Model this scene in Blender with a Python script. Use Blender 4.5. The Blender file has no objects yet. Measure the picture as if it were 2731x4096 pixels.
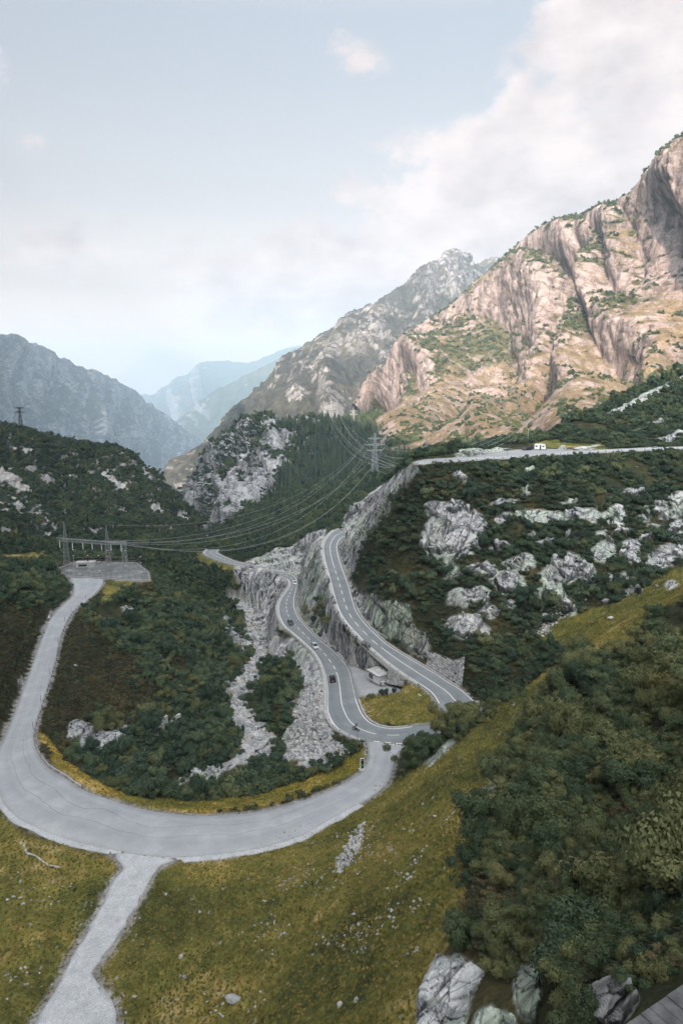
import bpy, bmesh, math, random
import numpy as np
from mathutils import Vector, Matrix

# ------------------------------------------------------------------ camera, sky, sun, exposure
SC = bpy.context.scene
COL = SC.collection
PITCH = math.radians(11.0)
cam_data = bpy.data.cameras.new('camera')
cam_data.sensor_fit = 'VERTICAL'
cam_data.sensor_height = 36.0
cam_data.lens = 24.0
cam_data.clip_start = 0.5
cam_data.clip_end = 40000.0
cam = bpy.data.objects.new('camera', cam_data)
COL.objects.link(cam)
cam.location = (0, 0, 0)
cam.rotation_euler = (math.radians(90) - PITCH, 0, 0)
SC.camera = cam

SUN_AZ = math.radians(14)        # from straight behind the viewer towards the left
SUN_EL = math.radians(24)
TOSUN = np.array([-math.sin(SUN_AZ) * math.cos(SUN_EL), -math.cos(SUN_AZ) * math.cos(SUN_EL), math.sin(SUN_EL)])
sun_data = bpy.data.lights.new('sun', 'SUN')
sun_data.energy = 2.0
sun_data.angle = math.radians(0.6)
sun_data.color = (1.0, 0.74, 0.57)
sun = bpy.data.objects.new('sun', sun_data)
COL.objects.link(sun)
sun.rotation_euler = Vector(TOSUN).to_track_quat('Z', 'Y').to_euler()
sun.location = Vector(TOSUN) * 3000

SC.view_settings.view_transform = 'Standard'
SC.view_settings.look = 'None'
SC.view_settings.gamma = 1.0
SC.view_settings.exposure = 2.34
SC.render.engine = 'CYCLES'
SC.cycles.use_denoising = True
SC.cycles.max_bounces = 5
SC.cycles.diffuse_bounces = 2
SC.cycles.glossy_bounces = 2
SC.cycles.transmission_bounces = 2
SC.cycles.transparent_max_bounces = 6
SC.cycles.volume_bounces = 1
SC.cycles.sample_clamp_indirect = 4.0

# ------------------------------------------------------------------ pixels of the 2731 x 4096 photograph <-> rays
FPX, CX, CY = 2731.0, 1365.5, 2048.0
CT, ST = math.cos(PITCH), math.sin(PITCH)
def rays(px, py):
    u = (np.asarray(px, float) - CX) / FPX
    v = (CY - np.asarray(py, float)) / FPX
    return np.stack([u, CT + v * ST, -ST + v * CT], -1)
def at_t(px, py, t):
    return rays(px, py) * np.asarray(t, float)[..., None]
def at_z(px, py, z):
    d = rays(px, py)
    return d * (np.asarray(z, float) / d[..., 2])[..., None]
def project(P):
    P = np.asarray(P, float)
    dep = P[..., 1] * CT - P[..., 2] * ST
    up = P[..., 1] * ST + P[..., 2] * CT
    return CX + FPX * P[..., 0] / dep, CY - FPX * up / dep, dep

# ------------------------------------------------------------------ noise
_rng = np.random.RandomState(7)
_PERM = np.tile(_rng.permutation(256).astype(np.int32), 3)
_G = _rng.normal(size=(256, 3)); _G /= np.linalg.norm(_G, axis=1)[:, None]; _G = _G.astype(np.float32)
def noise3(P, freq=1.0, seed=0):
    P = np.asarray(P, np.float32) * np.float32(freq) + np.float32(seed * 17.37)
    I = np.floor(P); f = P - I; I = I.astype(np.int32) & 255
    w = f * f * f * (f * (f * 6 - 15) + 10)
    out = np.zeros(P.shape[:-1], np.float32)
    for dx in (0, 1):
        wx = w[..., 0] if dx else 1 - w[..., 0]
        a = _PERM[I[..., 0] + dx]
        for dy in (0, 1):
            wy = wx * (w[..., 1] if dy else 1 - w[..., 1])
            b = _PERM[a + I[..., 1] + dy]
            for dz in (0, 1):
                g = _G[_PERM[b + I[..., 2] + dz] & 255]
                d = g[..., 0] * (f[..., 0] - dx) + g[..., 1] * (f[..., 1] - dy) + g[..., 2] * (f[..., 2] - dz)
                out += d * wy * (w[..., 2] if dz else 1 - w[..., 2])
    return out * 1.5
def fbm(P, freq, octaves=4, gain=0.5, seed=0):
    s = 0; a = 1.0
    for k in range(octaves):
        s = s + a * noise3(P, freq, seed + k); a *= gain; freq *= 2.03
    return s
def ridged(P, freq, octaves=4, gain=0.5, seed=0):
    s = 0; a = 1.0; n = 0
    for k in range(octaves):
        s = s + a * (1 - np.abs(noise3(P, freq, seed + k)) * 2); n += a; a *= gain; freq *= 2.03
    return s / n
def smooth(a, b, x):
    t = np.clip((x - a) / (b - a), 0, 1); return t * t * (3 - 2 * t)
def lerp(a, b, w): return a + (b - a) * w
def inpoly(px, py, poly):
    c = np.zeros(px.shape, bool); n = len(poly)
    for i in range(n):
        x0, y0 = poly[i]; x1, y1 = poly[(i + 1) % n]
        if y0 == y1: continue
        k = ((y0 > py) != (y1 > py)) & (px < (x1 - x0) * (py - y0) / (y1 - y0) + x0)
        c ^= k
    return c

# ------------------------------------------------------------------ object helpers
def tag(o, label=None, cat=None, group=None, kind=None):
    if label: o['label'] = label
    if cat: o['category'] = cat
    if group: o['group'] = group
    if kind: o['kind'] = kind
    return o
def link(name, me, mat=None, parent=None):
    o = bpy.data.objects.new(name, me)
    COL.objects.link(o)
    if mat is not None and me is not None:
        for m in (mat if isinstance(mat, (list, tuple)) else [mat]): me.materials.append(m)
    if parent is not None: o.parent = parent
    return o
def empty(name, loc=(0, 0, 0), rz=0.0):
    o = bpy.data.objects.new(name, None); COL.objects.link(o)
    o.location = loc; o.rotation_euler = (0, 0, rz); o.empty_display_size = 0.3
    return o
def mesh_np(name, V, Fq, smooth_shade=True):
    """mesh from vertex array and an (n,3|4) face array"""
    me = bpy.data.meshes.new(name)
    V = np.asarray(V, np.float32); Fq = np.asarray(Fq, np.int32)
    n, k = Fq.shape
    me.vertices.add(len(V)); me.vertices.foreach_set('co', V.ravel())
    me.loops.add(n * k); me.loops.foreach_set('vertex_index', Fq.ravel())
    me.polygons.add(n); me.polygons.foreach_set('loop_start', np.arange(0, n * k, k, dtype=np.int32))
    me.polygons.foreach_set('loop_total', np.full(n, k, np.int32))
    me.polygons.foreach_set('use_smooth', np.full(n, smooth_shade, bool))
    me.update(calc_edges=True)
    return me
def set_color(me, rgb, name='Col'):
    a = me.color_attributes.new(name, 'FLOAT_COLOR', 'POINT')
    c = np.ones((len(me.vertices), 4), np.float32); c[:, :3] = rgb
    a.data.foreach_set('color', c.ravel())
def set_float(me, val, name):
    a = me.attributes.new(name, 'FLOAT', 'POINT'); a.data.foreach_set('value', np.asarray(val, np.float32).ravel())
def grid_faces(nu, nv):
    i = np.arange(nu * nv).reshape(nu, nv)
    return np.stack([i[:-1, :-1], i[1:, :-1], i[1:, 1:], i[:-1, 1:]], -1).reshape(-1, 4)
def grid_normals(V):
    du = np.gradient(V, axis=0); dv = np.gradient(V, axis=1)
    n = np.cross(du, dv); n /= np.linalg.norm(n, axis=-1)[..., None] + 1e-9
    n[n[..., 2] < 0] *= -1
    return n

# ------------------------------------------------------------------ materials
def newmat(name):
    m = bpy.data.materials.new(name); m.use_nodes = True
    nt = m.node_tree; b = nt.nodes['Principled BSDF']
    b.inputs['Roughness'].default_value = 0.85
    b.inputs['Specular IOR Level'].default_value = 0.25
    return m, nt, b
def N(nt, kind, **kw):
    n = nt.nodes.new(kind)
    for k, v in kw.items():
        if k.startswith('i_'):
            key = k[2:]
            n.inputs[int(key) if key.isdigit() else key.replace('_', ' ')].default_value = v
        else: setattr(n, k, v)
    return n
def ramp(nt, src, stops):
    r = N(nt, 'ShaderNodeValToRGB'); e = r.color_ramp.elements
    while len(e) < len(stops): e.new(0.5)
    for k, (p, c) in enumerate(stops):
        e[k].position = p; e[k].color = (*c, 1) if len(c) == 3 else c
    nt.links.new(src, r.inputs[0]); return r.outputs[0]
def mixc(nt, fac, a, b, mode='MIX'):
    m = N(nt, 'ShaderNodeMix', data_type='RGBA', blend_type=mode)
    for sock, v in ((m.inputs[0], fac), (m.inputs[6], a), (m.inputs[7], b)):
        if hasattr(v, 'links'): nt.links.new(v, sock)
        else: sock.default_value = (*v, 1) if isinstance(v, tuple) and len(v) == 3 else v
    return m.outputs[2]
def plain(name, col, rough=0.7, metal=0.0, var=0.15, scale=3.0, spec=0.3):
    m, nt, b = newmat(name)
    tc = N(nt, 'ShaderNodeTexCoord'); nz = N(nt, 'ShaderNodeTexNoise', i_Scale=scale, i_Detail=5.0)
    nt.links.new(tc.outputs['Object'], nz.inputs['Vector'])
    c = ramp(nt, nz.outputs[0], [(0.25, tuple(x * (1 - var) for x in col)), (0.75, tuple(min(1, x * (1 + var)) for x in col))])
    nt.links.new(c, b.inputs['Base Color'])
    b.inputs['Roughness'].default_value = rough; b.inputs['Metallic'].default_value = metal
    b.inputs['Specular IOR Level'].default_value = spec
    return m
def terrain_mat(name, fine, coarse, bump, bump_dist, streak=0.0):
    """per-vertex ground kind colour x grain; attribute 'rock' fades in joints and water streaks on steep faces"""
    m, nt, b = newmat(name)
    L = nt.links.new
    geo = N(nt, 'ShaderNodeNewGeometry')
    col = N(nt, 'ShaderNodeVertexColor', layer_name='Col')
    rk = N(nt, 'ShaderNodeAttribute', attribute_name='rock')
    n1 = N(nt, 'ShaderNodeTexNoise', i_Scale=fine, i_Detail=6.0, i_Roughness=0.65)
    n2 = N(nt, 'ShaderNodeTexNoise', i_Scale=coarse, i_Detail=5.0, i_Roughness=0.6)
    L(geo.outputs['Position'], n1.inputs['Vector']); L(geo.outputs['Position'], n2.inputs['Vector'])
    soil = mixc(nt, 1.0, ramp(nt, n1.outputs[0], [(0.28, (0.45, 0.45, 0.45)), (0.72, (1.5, 1.5, 1.5))]), ramp(nt, n2.outputs[0], [(0.3, (0.72, 0.72, 0.72)), (0.7, (1.25, 1.25, 1.25))]), 'MULTIPLY')
    # rock: slightly paler tops, dark seep streaks down steep faces, a few joints
    mp = N(nt, 'ShaderNodeMapping'); mp.inputs['Scale'].default_value = (1, 1, 0.22)
    L(geo.outputs['Position'], mp.inputs['Vector'])
    st = N(nt, 'ShaderNodeTexNoise', i_Scale=coarse * 1.5, i_Detail=5.0, i_Roughness=0.6); L(mp.outputs[0], st.inputs['Vector'])
    sep = N(nt, 'ShaderNodeSeparateXYZ'); L(geo.outputs['True Normal'], sep.inputs[0])
    steep = ramp(nt, sep.outputs['Z'], [(0.35, (1, 1, 1)), (0.85, (0, 0, 0))])
    sv = ramp(nt, st.outputs[0], [(0.40, (0.30, 0.31, 0.33)), (0.54, (1.0, 1.0, 1.0))])
    sv = mixc(nt, steep, (1.08, 1.08, 1.08), sv)
    vo = N(nt, 'ShaderNodeTexVoronoi', feature='DISTANCE_TO_EDGE', i_Scale=coarse * 0.8)
    wv = N(nt, 'ShaderNodeVectorMath', operation='MULTIPLY_ADD'); wv.inputs[1].default_value = (.3 / coarse,) * 3
    L(n2.outputs[1], wv.inputs[0]); L(mp.outputs[0], wv.inputs[2]); L(wv.outputs[0], vo.inputs['Vector'])
    cv = ramp(nt, vo.outputs[0], [(0.0, (0.40, 0.40, 0.41)), (0.04, (1, 1, 1))])
    rc = mixc(nt, 1.0, sv, cv, 'MULTIPLY')
    rc = mixc(nt, 1.0, rc, ramp(nt, n1.outputs[0], [(0.3, (0.80, 0.80, 0.80)), (0.7, (1.15, 1.15, 1.15))]), 'MULTIPLY')
    rf = N(nt, 'ShaderNodeMath', operation='MULTIPLY'); rf.inputs[1].default_value = streak
    L(rk.outputs['Fac'], rf.inputs[0])
    c = mixc(nt, 1.0, col.outputs[0], mixc(nt, rf.outputs[0], soil, rc), 'MULTIPLY')
    L(c, b.inputs['Base Color'])
    bp = N(nt, 'ShaderNodeBump', i_Strength=bump, i_Distance=bump_dist)
    L(n1.outputs[0], bp.inputs['Height']); L(bp.outputs[0], b.inputs['Normal'])
    b.inputs['Roughness'].default_value = 0.95; b.inputs['Specular IOR Level'].default_value = 0.15
    return m

# ------------------------------------------------------------------ world: Nishita sky, thin veil and cumulus
world = bpy.data.worlds.new('World'); SC.world = world; world.use_nodes = True
def build_world():
    nt = world.node_tree; nt.nodes.clear(); L = nt.links.new
    out = N(nt, 'ShaderNodeOutputWorld'); bg = N(nt, 'ShaderNodeBackground'); bg.inputs['Strength'].default_value = 0.15
    L(bg.outputs[0], out.inputs[0])
    sky = N(nt, 'ShaderNodeTexSky', sky_type='NISHITA', sun_disc=False)
    sky.sun_elevation = SUN_EL; sky.sun_rotation = math.pi + SUN_AZ
    sky.altitude = 0; sky.air_density = 1.0; sky.dust_density = 9.0; sky.ozone_density = 1.5
    # high thin veil: greys the blue; dimmed low, brightened overhead for added fill light; pale band at horizon
    tc = N(nt, 'ShaderNodeTexCoord'); d = tc.outputs['Generated']
    sep = N(nt, 'ShaderNodeSeparateXYZ'); L(d, sep.inputs[0])
    el = sep.outputs['Z']
    lum = N(nt, 'ShaderNodeRGBToBW'); L(sky.outputs[0], lum.inputs[0])
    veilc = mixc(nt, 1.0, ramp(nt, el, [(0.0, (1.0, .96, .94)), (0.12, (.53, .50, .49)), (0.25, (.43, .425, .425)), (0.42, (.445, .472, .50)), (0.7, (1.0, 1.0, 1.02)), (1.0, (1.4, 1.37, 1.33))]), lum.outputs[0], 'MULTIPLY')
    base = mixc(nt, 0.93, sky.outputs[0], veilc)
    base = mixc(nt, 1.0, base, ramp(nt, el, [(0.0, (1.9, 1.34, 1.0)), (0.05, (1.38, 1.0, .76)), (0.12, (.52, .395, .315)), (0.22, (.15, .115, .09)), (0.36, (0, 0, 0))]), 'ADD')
    # cumulus: lumps of noise inside a few banks
    def noise(scale, off, detail, stretch=1.6):
        mp = N(nt, 'ShaderNodeMapping'); mp.inputs['Location'].default_value = off; mp.inputs['Scale'].default_value = (1, 1, stretch)
        L(d, mp.inputs['Vector'])
        n = N(nt, 'ShaderNodeTexNoise', i_Scale=scale, i_Detail=detail, i_Roughness=0.60); L(mp.outputs[0], n.inputs['Vector'])
        return n.outputs[0]
    banks = [(2620, 330, .20, .25, 1.05), (2350, 100, .13, .12, .75), (2050, 760, .15, .13, 1.25), (1940, 890, .20, .09, 1.2), (2300, 800, .07, .05, .8),
             (1560, 1100, .24, .09, 1.1), (1250, 1190, .24, .10, 1.05), (1050, 1310, .16, .06, .85), (1430, 225, .05, .03, .46),
             (330, 1010, .14, .045, .66), (470, 1085, .08, .04, .66), (640, 1500, .09, .05, .9), (-900, 900, .25, .1, .8), (3600, 600, .4, .2, .9),
             (-2500, 500, .5, .15, .8), (6500, 300, .5, .25, .9)]
    cov = None
    for bx, by, rx, ry, wgt in banks:
        c = rays(bx, by); c = c / np.linalg.norm(c)
        s = N(nt, 'ShaderNodeVectorMath', operation='SUBTRACT'); L(d, s.inputs[0]); s.inputs[1].default_value = tuple(c)
        mlt = N(nt, 'ShaderNodeVectorMath', operation='MULTIPLY'); L(s.outputs[0], mlt.inputs[0]); mlt.inputs[1].default_value = (1 / rx, 1 / rx, 1 / ry)
        ln = N(nt, 'ShaderNodeVectorMath', operation='LENGTH'); L(mlt.outputs[0], ln.inputs[0])
        sb = N(nt, 'ShaderNodeMath', operation='MULTIPLY_ADD'); L(ln.outputs['Value'], sb.inputs[0]); sb.inputs[1].default_value = -0.62 * wgt; sb.inputs[2].default_value = wgt
        if cov is None: cov = sb.outputs[0]
        else:
            mx = N(nt, 'ShaderNodeMath', operation='SMOOTH_MAX'); mx.inputs[2].default_value = 0.15
            L(cov, mx.inputs[0]); L(sb.outputs[0], mx.inputs[1]); cov = mx.outputs[0]
    n1 = noise(7.5, (3.1, 1.7, 0.4), 8.0)
    m1 = N(nt, 'ShaderNodeMath', operation='MULTIPLY_ADD'); L(n1, m1.inputs[0]); m1.inputs[1].default_value = 2.4; m1.inputs[2].default_value = -1.2
    ad = N(nt, 'ShaderNodeMath', operation='ADD'); L(cov, ad.inputs[0]); L(m1.outputs[0], ad.inputs[1])
    mr = N(nt, 'ShaderNodeMapRange', interpolation_type='SMOOTHSTEP'); L(ad.outputs[0], mr.inputs['Value'])
    mr.inputs['From Min'].default_value = 0.36; mr.inputs['From Max'].default_value = 0.68
    mr.inputs['To Max'].default_value = 0.85
    n2 = noise(9.0, (3.14, 1.76, 0.52), 6.0)
    cc = ramp(nt, n2, [(0.30, (.92, .83, .83)), (0.60, (1.46, 1.29, 1.23))])
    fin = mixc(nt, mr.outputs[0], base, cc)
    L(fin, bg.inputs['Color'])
build_world()

# ------------------------------------------------------------------ roads (measured edges in the photograph, climbing at a steady grade)
def z4(l): return [(1000 + x * .574, 2100 + y * .574) for x, y in l]
def cr_resample(P, step):
    """Catmull-Rom through rows of P (n,k), resampled at about `step` metres of the first 3 columns"""
    P = np.asarray(P, float); Q = np.vstack([2 * P[0] - P[1], P, 2 * P[-1] - P[-2]])
    out = []
    for i in range(1, len(Q) - 2):
        p0, p1, p2, p3 = Q[i - 1:i + 3]
        n = max(1, int(round(np.linalg.norm((p2 - p1)[:3]) / step)))
        for k in range(n):
            t = k / n
            out.append(.5 * (2 * p1 + (p2 - p0) * t + (2 * p0 - 5 * p1 + 4 * p2 - p3) * t * t + (3 * p1 - p0 - 3 * p2 + p3) * t ** 3))
    out.append(P[-1])
    return np.array(out)
def solve_road(L, R, z0, grade):
    res = []; prev = None; z = z0
    for l, r in zip(L, R):
        c = ((l[0] + r[0]) / 2, (l[1] + r[1]) / 2)
        if prev is not None:
            zz = np.arange(z - 12, z + 12, .01)
            Q = at_z(np.full(zz.shape, c[0]), np.full(zz.shape, c[1]), zz)
            e = np.abs(zz - z - grade * np.hypot(Q[:, 0] - prev[0], Q[:, 1] - prev[1]))
            z = zz[e.argmin()]
        prev = at_z(*c, z)
        res.append(np.concatenate([at_z(*l, z), at_z(*r, z)]))
    return np.array(res)
UL = z4([(1305,1245),(1260,1175),(1180,1115),(1100,1065),(1000,995),(900,915),(800,825),(730,755),(660,675),(615,600),(590,530),(568,450),(545,360),(520,270),(505,200),(504,150),(520,105),(562,55),(610,24)])
UR = z4([(1570,1230),(1480,1150),(1390,1095),(1290,1030),(1180,965),(1070,900),(960,830),(870,750),(795,670),(748,600),(718,515),(695,430),(668,355),(642,285),(622,220),(612,165),(616,125),(640,90),(690,75)])
LL = z4([(1060,1530),(900,1515),(780,1500),(650,1450),(580,1400),(545,1340),(528,1280),(530,1180),(525,1100),(513,1030),(490,970),(440,890),(380,830),(300,760),(240,710),(205,650),(192,590),(205,530),(240,480),(272,430),(268,392),(230,365),(150,335),(60,305),(0,292),(-130,273),(-240,240),(-300,215),(-322,195),(-300,172)])
LR = z4([(1130,1400),(1000,1415),(900,1400),(830,1365),(785,1310),(755,1240),(740,1190),(715,1080),(690,1000),(640,930),(575,865),(508,812),(440,755),(380,690),(340,640),(318,585),(312,550),(315,500),(325,450),(330,405),(325,372),(290,345),(200,320),(100,295),(0,275),(-100,250),(-175,220),(-215,198),(-228,185),(-200,168)])
ROAD_LO = cr_resample(solve_road(LL, LR, -86.0, -0.075), 1.5)
ROAD_UP = cr_resample(solve_road(UL, UR, -83.4, 0.078), 1.5)
# hidden hairpin behind the bushes joins the two
def hairpin():
    a, b = ROAD_LO[0], ROAD_UP[0]
    aL, aR, bL, bR = a[:3], a[3:], b[:3], b[3:]
    ta = ROAD_LO[0] - ROAD_LO[2]; tb = ROAD_UP[0] - ROAD_UP[2]
    ta /= np.linalg.norm(ta[:3]); tb /= np.linalg.norm(tb[:3])
    rows = []
    for k in range(15):
        t = k / 14.0; h = [(1 - t) ** 3, 3 * t * (1 - t) ** 2, 3 * t * t * (1 - t), t ** 3]
        ao = np.concatenate([aL, aR]); bo = np.concatenate([bL, bR])
        k1 = np.concatenate([ta[:3] * 24, ta[3:] * 11]); k2 = np.concatenate([tb[:3] * 9, tb[3:] * 24])
        # outer edge of the lower road is its left edge; of the upper road its right edge
        bo2 = np.concatenate([bR, bL]); k2 = np.concatenate([tb[3:] * 22, tb[:3] * 9])
        rows.append(h[0] * ao + h[1] * (ao + k1) + h[2] * (bo2 + k2) + h[3] * bo2)
    return np.array(rows)
ROAD_HP = cr_resample(hairpin(), 1.5)
AL = [(1468,2968),(1475,3028),(1459,3076),(1421,3108),(1357,3143),(1281,3178),(1191,3210),(1096,3236),(1000,3252),(880,3262),(765,3263),(660,3252),(574,3239),(446,3201),(325,3157),(255,3109),(191,3070),(147,3006),(134,2942),(143,2897),(169,2814),(198,2725),(223,2636),(239,2559),(261,2502),(287,2457),(332,2412),(383,2368),(408,2336),(412,2314)]
AR = [(1640,2968),(1590,3012),(1568,3070),(1555,3121),(1504,3172),(1434,3216),(1344,3267),(1255,3318),(1159,3363),(1000,3402),(829,3424),(720,3430),(638,3428),(510,3415),(287,3364),(140,3312),(38,3249),(-10,3170),(-25,3080),(-12,3020),(19,2948),(77,2802),(140,2629),(172,2540),(198,2483),(225,2446),(258,2415),(290,2385),(292,2350),(281,2310)]
AZ = np.interp(np.arange(30), [0, 4, 9, 14, 30], [-86.35, -85.0, -82.3, -81.0, -80.0])
ROAD_AC = cr_resample(np.array([np.concatenate([at_z(*l, z), at_z(*r, z)]) for l, r, z in zip(AL, AR, AZ)]), 1.5)
# gravel track from the bend down to the corner
TL = [(462,3412),(492,3470),(455,3520),(420,3600),(355,3720),(290,3830),(235,3940),(180,4030),(130,4110),(70,4220)]
TR = [(690,3438),(628,3472),(602,3515),(560,3590),(510,3680),(450,3770),(395,3850),(375,3905),(450,4010),(480,4220)]
TZ = np.linspace(-80.9, -78.4, 10)
TRACK = cr_resample(np.array([np.concatenate([at_z(*l, z), at_z(*r, z)]) for l, r, z in zip(TL, TR, TZ)]), 1.0)
# road past the lay-by above, on the right
PF = [(1668,1856),(1710,1853),(1800,1847),(1897,1841),(2030,1833),(2160,1825),(2357,1812),(2555,1802),(2731,1795),(3000,1778),(3300,1760)]
PB = [(1660,1846),(1700,1838),(1780,1832),(1880,1827),(2020,1815),(2160,1809),(2357,1800),(2555,1791),(2731,1785),(3000,1769),(3300,1752)]
PZ = np.interp(np.arange(11), [0, 4, 10], [-28.2, -27.2, -25.5])
ROAD_PK = cr_resample(np.array([np.concatenate([at_z(*l, z), at_z(*r, z)]) for l, r, z in zip(PF, PB, PZ)]), 1.5)
RIVER_PX = [(700,3200,-98.4),(784,3152,-99),(853,3118,-99.6),(993,3048,-101),(1027,2961,-103),(962,2874,-104.5),(965,2769,-106.5),(1010,2690,-109),(1048,2600,-112),(1040,2520,-115),(990,2450,-118.5),(940,2410,-120)]
RIVER = cr_resample(np.array([at_z(x, y, z) for x, y, z in RIVER_PX]), 2.0)

# ------------------------------------------------------------------ near terrain: thin-plate surface through surveyed points
CP = [  # px, py, z
 (0,3300,-81),(0,3500,-80.3),(0,3800,-79.2),(0,4096,-78),(300,3600,-80.2),(100,4300,-77.5),(600,3560,-80.6),(600,4096,-75),(900,3560,-79.6),(800,3800,-77),(1000,4096,-70),(1000,3700,-76.5),(-300,3500,-79.5),(-300,4096,-77.5),(-900,3400,-74),
 (1400,4096,-58),(1300,3500,-74),(1200,3800,-69),(1500,3350,-74),(1700,3900,-42.8),(1700,3400,-58.5),(1500,3700,-59),(1850,3620,-46),(1750,3150,-65),(1900,2980,-65),(2100,2770,-63),(1960,3200,-57.5),(1660,3060,-78),(1760,2920,-72),
 (2300,2620,-58.5),(2450,2500,-57),(2600,2420,-53.5),(2731,2330,-50.5),(3000,2200,-43),(3300,2100,-36),(2731,2700,-48),(2450,2900,-49.5),(2731,3100,-41.5),(2400,3200,-46),(3000,3000,-34),(2300,3500,-42),(2731,3600,-33),(2200,3900,-34),(2500,3800,-30),(2731,3950,-25.5),(2000,4000,-37),(2400,4060,-28),(2200,4300,-30),(1800,4300,-40),(2731,4300,-22),(3000,3700,-26),(3300,3300,-24),(3500,2600,-26),
 
 
 (2068,1797,-27.3),(2200,1796,-27),(2300,1793,-26.8),(2100,1806,-27.2),(1960,1800,-28.6),(1850,1812,-29.5),
 (1240,2160,-74),(1180,2200,-84),(1110,2205,-89),(1040,2235,-95),(1250,2260,-82),(1230,2350,-88),(1330,2480,-88),(1400,2600,-88.5),(1260,2440,-89),(1480,2660,-88.8),
 (1515,2741,-87.4),(1450,2720,-88.6),(1560,2735,-86.9),(1640,2745,-85.4),(1440,2780,-88.2),(1500,2830,-87.2),(1600,2860,-86.2),(1680,2800,-84.6),(1700,2870,-85.3),
 (1100,2340,-104),(1060,2380,-109),(1070,2440,-108.5),(1090,2500,-106),(1040,2300,-106),(960,2320,-108),(900,2300,-109.5),(850,2270,-110.5),(820,2240,-111.5),(760,2250,-113),(1120,2560,-101),(1150,2620,-98.5),(1200,2720,-96.5),(1100,2700,-103.5),(1110,2800,-101.5),(1240,2800,-93),(1200,2900,-95),(1130,2980,-98.5),(1300,2960,-89.5),(1380,3020,-87.6),(1250,3080,-92.5),(1120,3080,-97),(1080,2900,-102.5),
 (1400,3060,-87),(1340,3110,-87.2),(1200,3160,-87.3),(1080,3190,-88.5),(1000,3205,-88),(850,3215,-87.5),(700,3210,-87),(550,3170,-86.5),(420,3110,-86),(300,3060,-84.5),(880,3170,-96),(700,3140,-94),(1060,3130,-95),
 (230,2960,-82.5),(260,2800,-82),(350,2650,-82),(400,2780,-83.5),(420,2900,-86),(400,2550,-82.5),(500,2450,-84.5),(600,2330,-88.5),(450,2350,-81.5),(600,2600,-87.5),(650,2750,-90),(560,2880,-89.5),(640,2900,-92),(700,2880,-94.5),(560,3000,-91.5),(700,3000,-95.5),(800,2700,-97),(800,2500,-97.5),(900,2600,-103.5),(830,2850,-99.5),(880,2960,-100.5),(920,2520,-110),(750,2400,-94.5),(800,2320,-103),(700,2280,-97),(560,2260,-92),
 (350,2290,-80),(240,2275,-80.2),(480,2260,-80.8),(300,2245,-81),(520,2290,-82),
 (60,2760,-75.5),(0,2850,-76.5),(-60,2800,-73),(120,2560,-75),(60,2500,-69),(0,2560,-69),(180,2400,-74.5),(100,2350,-70),(0,2350,-66),(0,2280,-68.5),(160,2290,-76),(100,2255,-78),(-300,2500,-58),(-300,2300,-62),(-700,2500,-45),(-700,3000,-62),(-300,3000,-73),(80,2225,-82),(0,2240,-80),(200,2215,-85),(-300,2215,-80),
 (100,2190,-96),(300,2185,-104),(500,2190,-112),(650,2190,-120),(-300,2170,-90),
 (780,2190,-140),(900,2190,-146),(870,2130,-152),(900,2080,-156),(1000,2200,-112),(1020,2150,-128),(1100,2140,-122),(1150,2080,-126),(1250,2090,-112),(1300,2060,-108),(1400,1990,-100),(1300,1990,-114),(1500,1890,-88),(1450,1930,-95),(1560,1860,-84),(1650,1830,-80),(1750,1815,-74),(1500,1840,-92),(1000,2100,-140),(1700,1780,-66),(2000,1770,-50),
]
CPT = [  # px, py, depth
 (2000,1880,231),(2200,1880,236),(2400,1930,233),(2600,1900,243),(2731,1870,247),(2000,1930,226),(1850,1930,226),(1700,1950,227),(2200,2000,224),(2400,2150,211),(2600,2050,223),(2731,1980,232),(2000,2100,216),(1850,2080,219),(2000,2250,208),(2200,2250,206),(1850,2220,211),(1700,2250,214),(1700,2100,221),(1560,2400,217),(1560,2180,231),(1560,2050,241),(1560,1950,250),(1480,2280,241),(1480,2100,262),(1480,2030,272),(1420,2200,275),(1420,2090,290),(1640,1890,237),(3000,1900,255),
 (1850,2400,202),(2000,2400,201),(1700,2480,203),(2000,2570,193),(1900,2640,187),(2130,2500,195),(2300,2400,197),(2450,2330,199),(2600,2240,207),(2731,2150,216),(3000,2040,225),(1820,2600,191),(1700,2600,196),
 (2450,1770,285),(2731,1760,292),(2731,1640,350),(2600,1690,320),(2500,1720,300),(2731,1500,430),(2656,1519,415),(2592,1554,400),(2496,1596,385),(2433,1628,370),(2369,1672,350),(2273,1698,330),(2209,1736,318),(2100,1772,308),
 (3000,1400,450),(3000,1600,350),(3300,1600,330),(3000,1720,300),(3300,1300,460),
]
CPW = [(250, 540, -22), (330, 560, 0), (190, 480, -40), (130, 440, -55), (60, 420, -80), (120, 370, -44), (70, 360, -60), (60, 330, -47), (420, 330, 20), (250, 700, -40), (100, 700, -70), (-450, 450, -110), (-300, 600, -170), (-150, 700, -190), (-500, 700, -190), (500, 150, 10), (150, 60, -15)]
APRON = [(1384,2660,-90.2),(1420,2662,-89.5),(1470,2690,-88.6),(1560,2722,-87.2),(1640,2748,-86.2),(1600,2764,-86.4),(1480,2778,-87.6),(1437,2785,-88.5),(1420,2740,-89.0),(1404,2700,-89.6)]
YARD = [(228,2276,-80),(275,2308,-80),(470,2318,-80),(595,2322,-80),(588,2284,-80),(545,2250,-80),(300,2246,-80)]
LAYBY = [(1880,1836,-27.55),(1960,1812,-27.3),(2060,1798,-27.2),(2180,1795,-27.0),(2290,1799,-26.9),(2280,1812,-26.9),(2160,1822,-27.05),(2020,1830,-27.25)]
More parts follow.
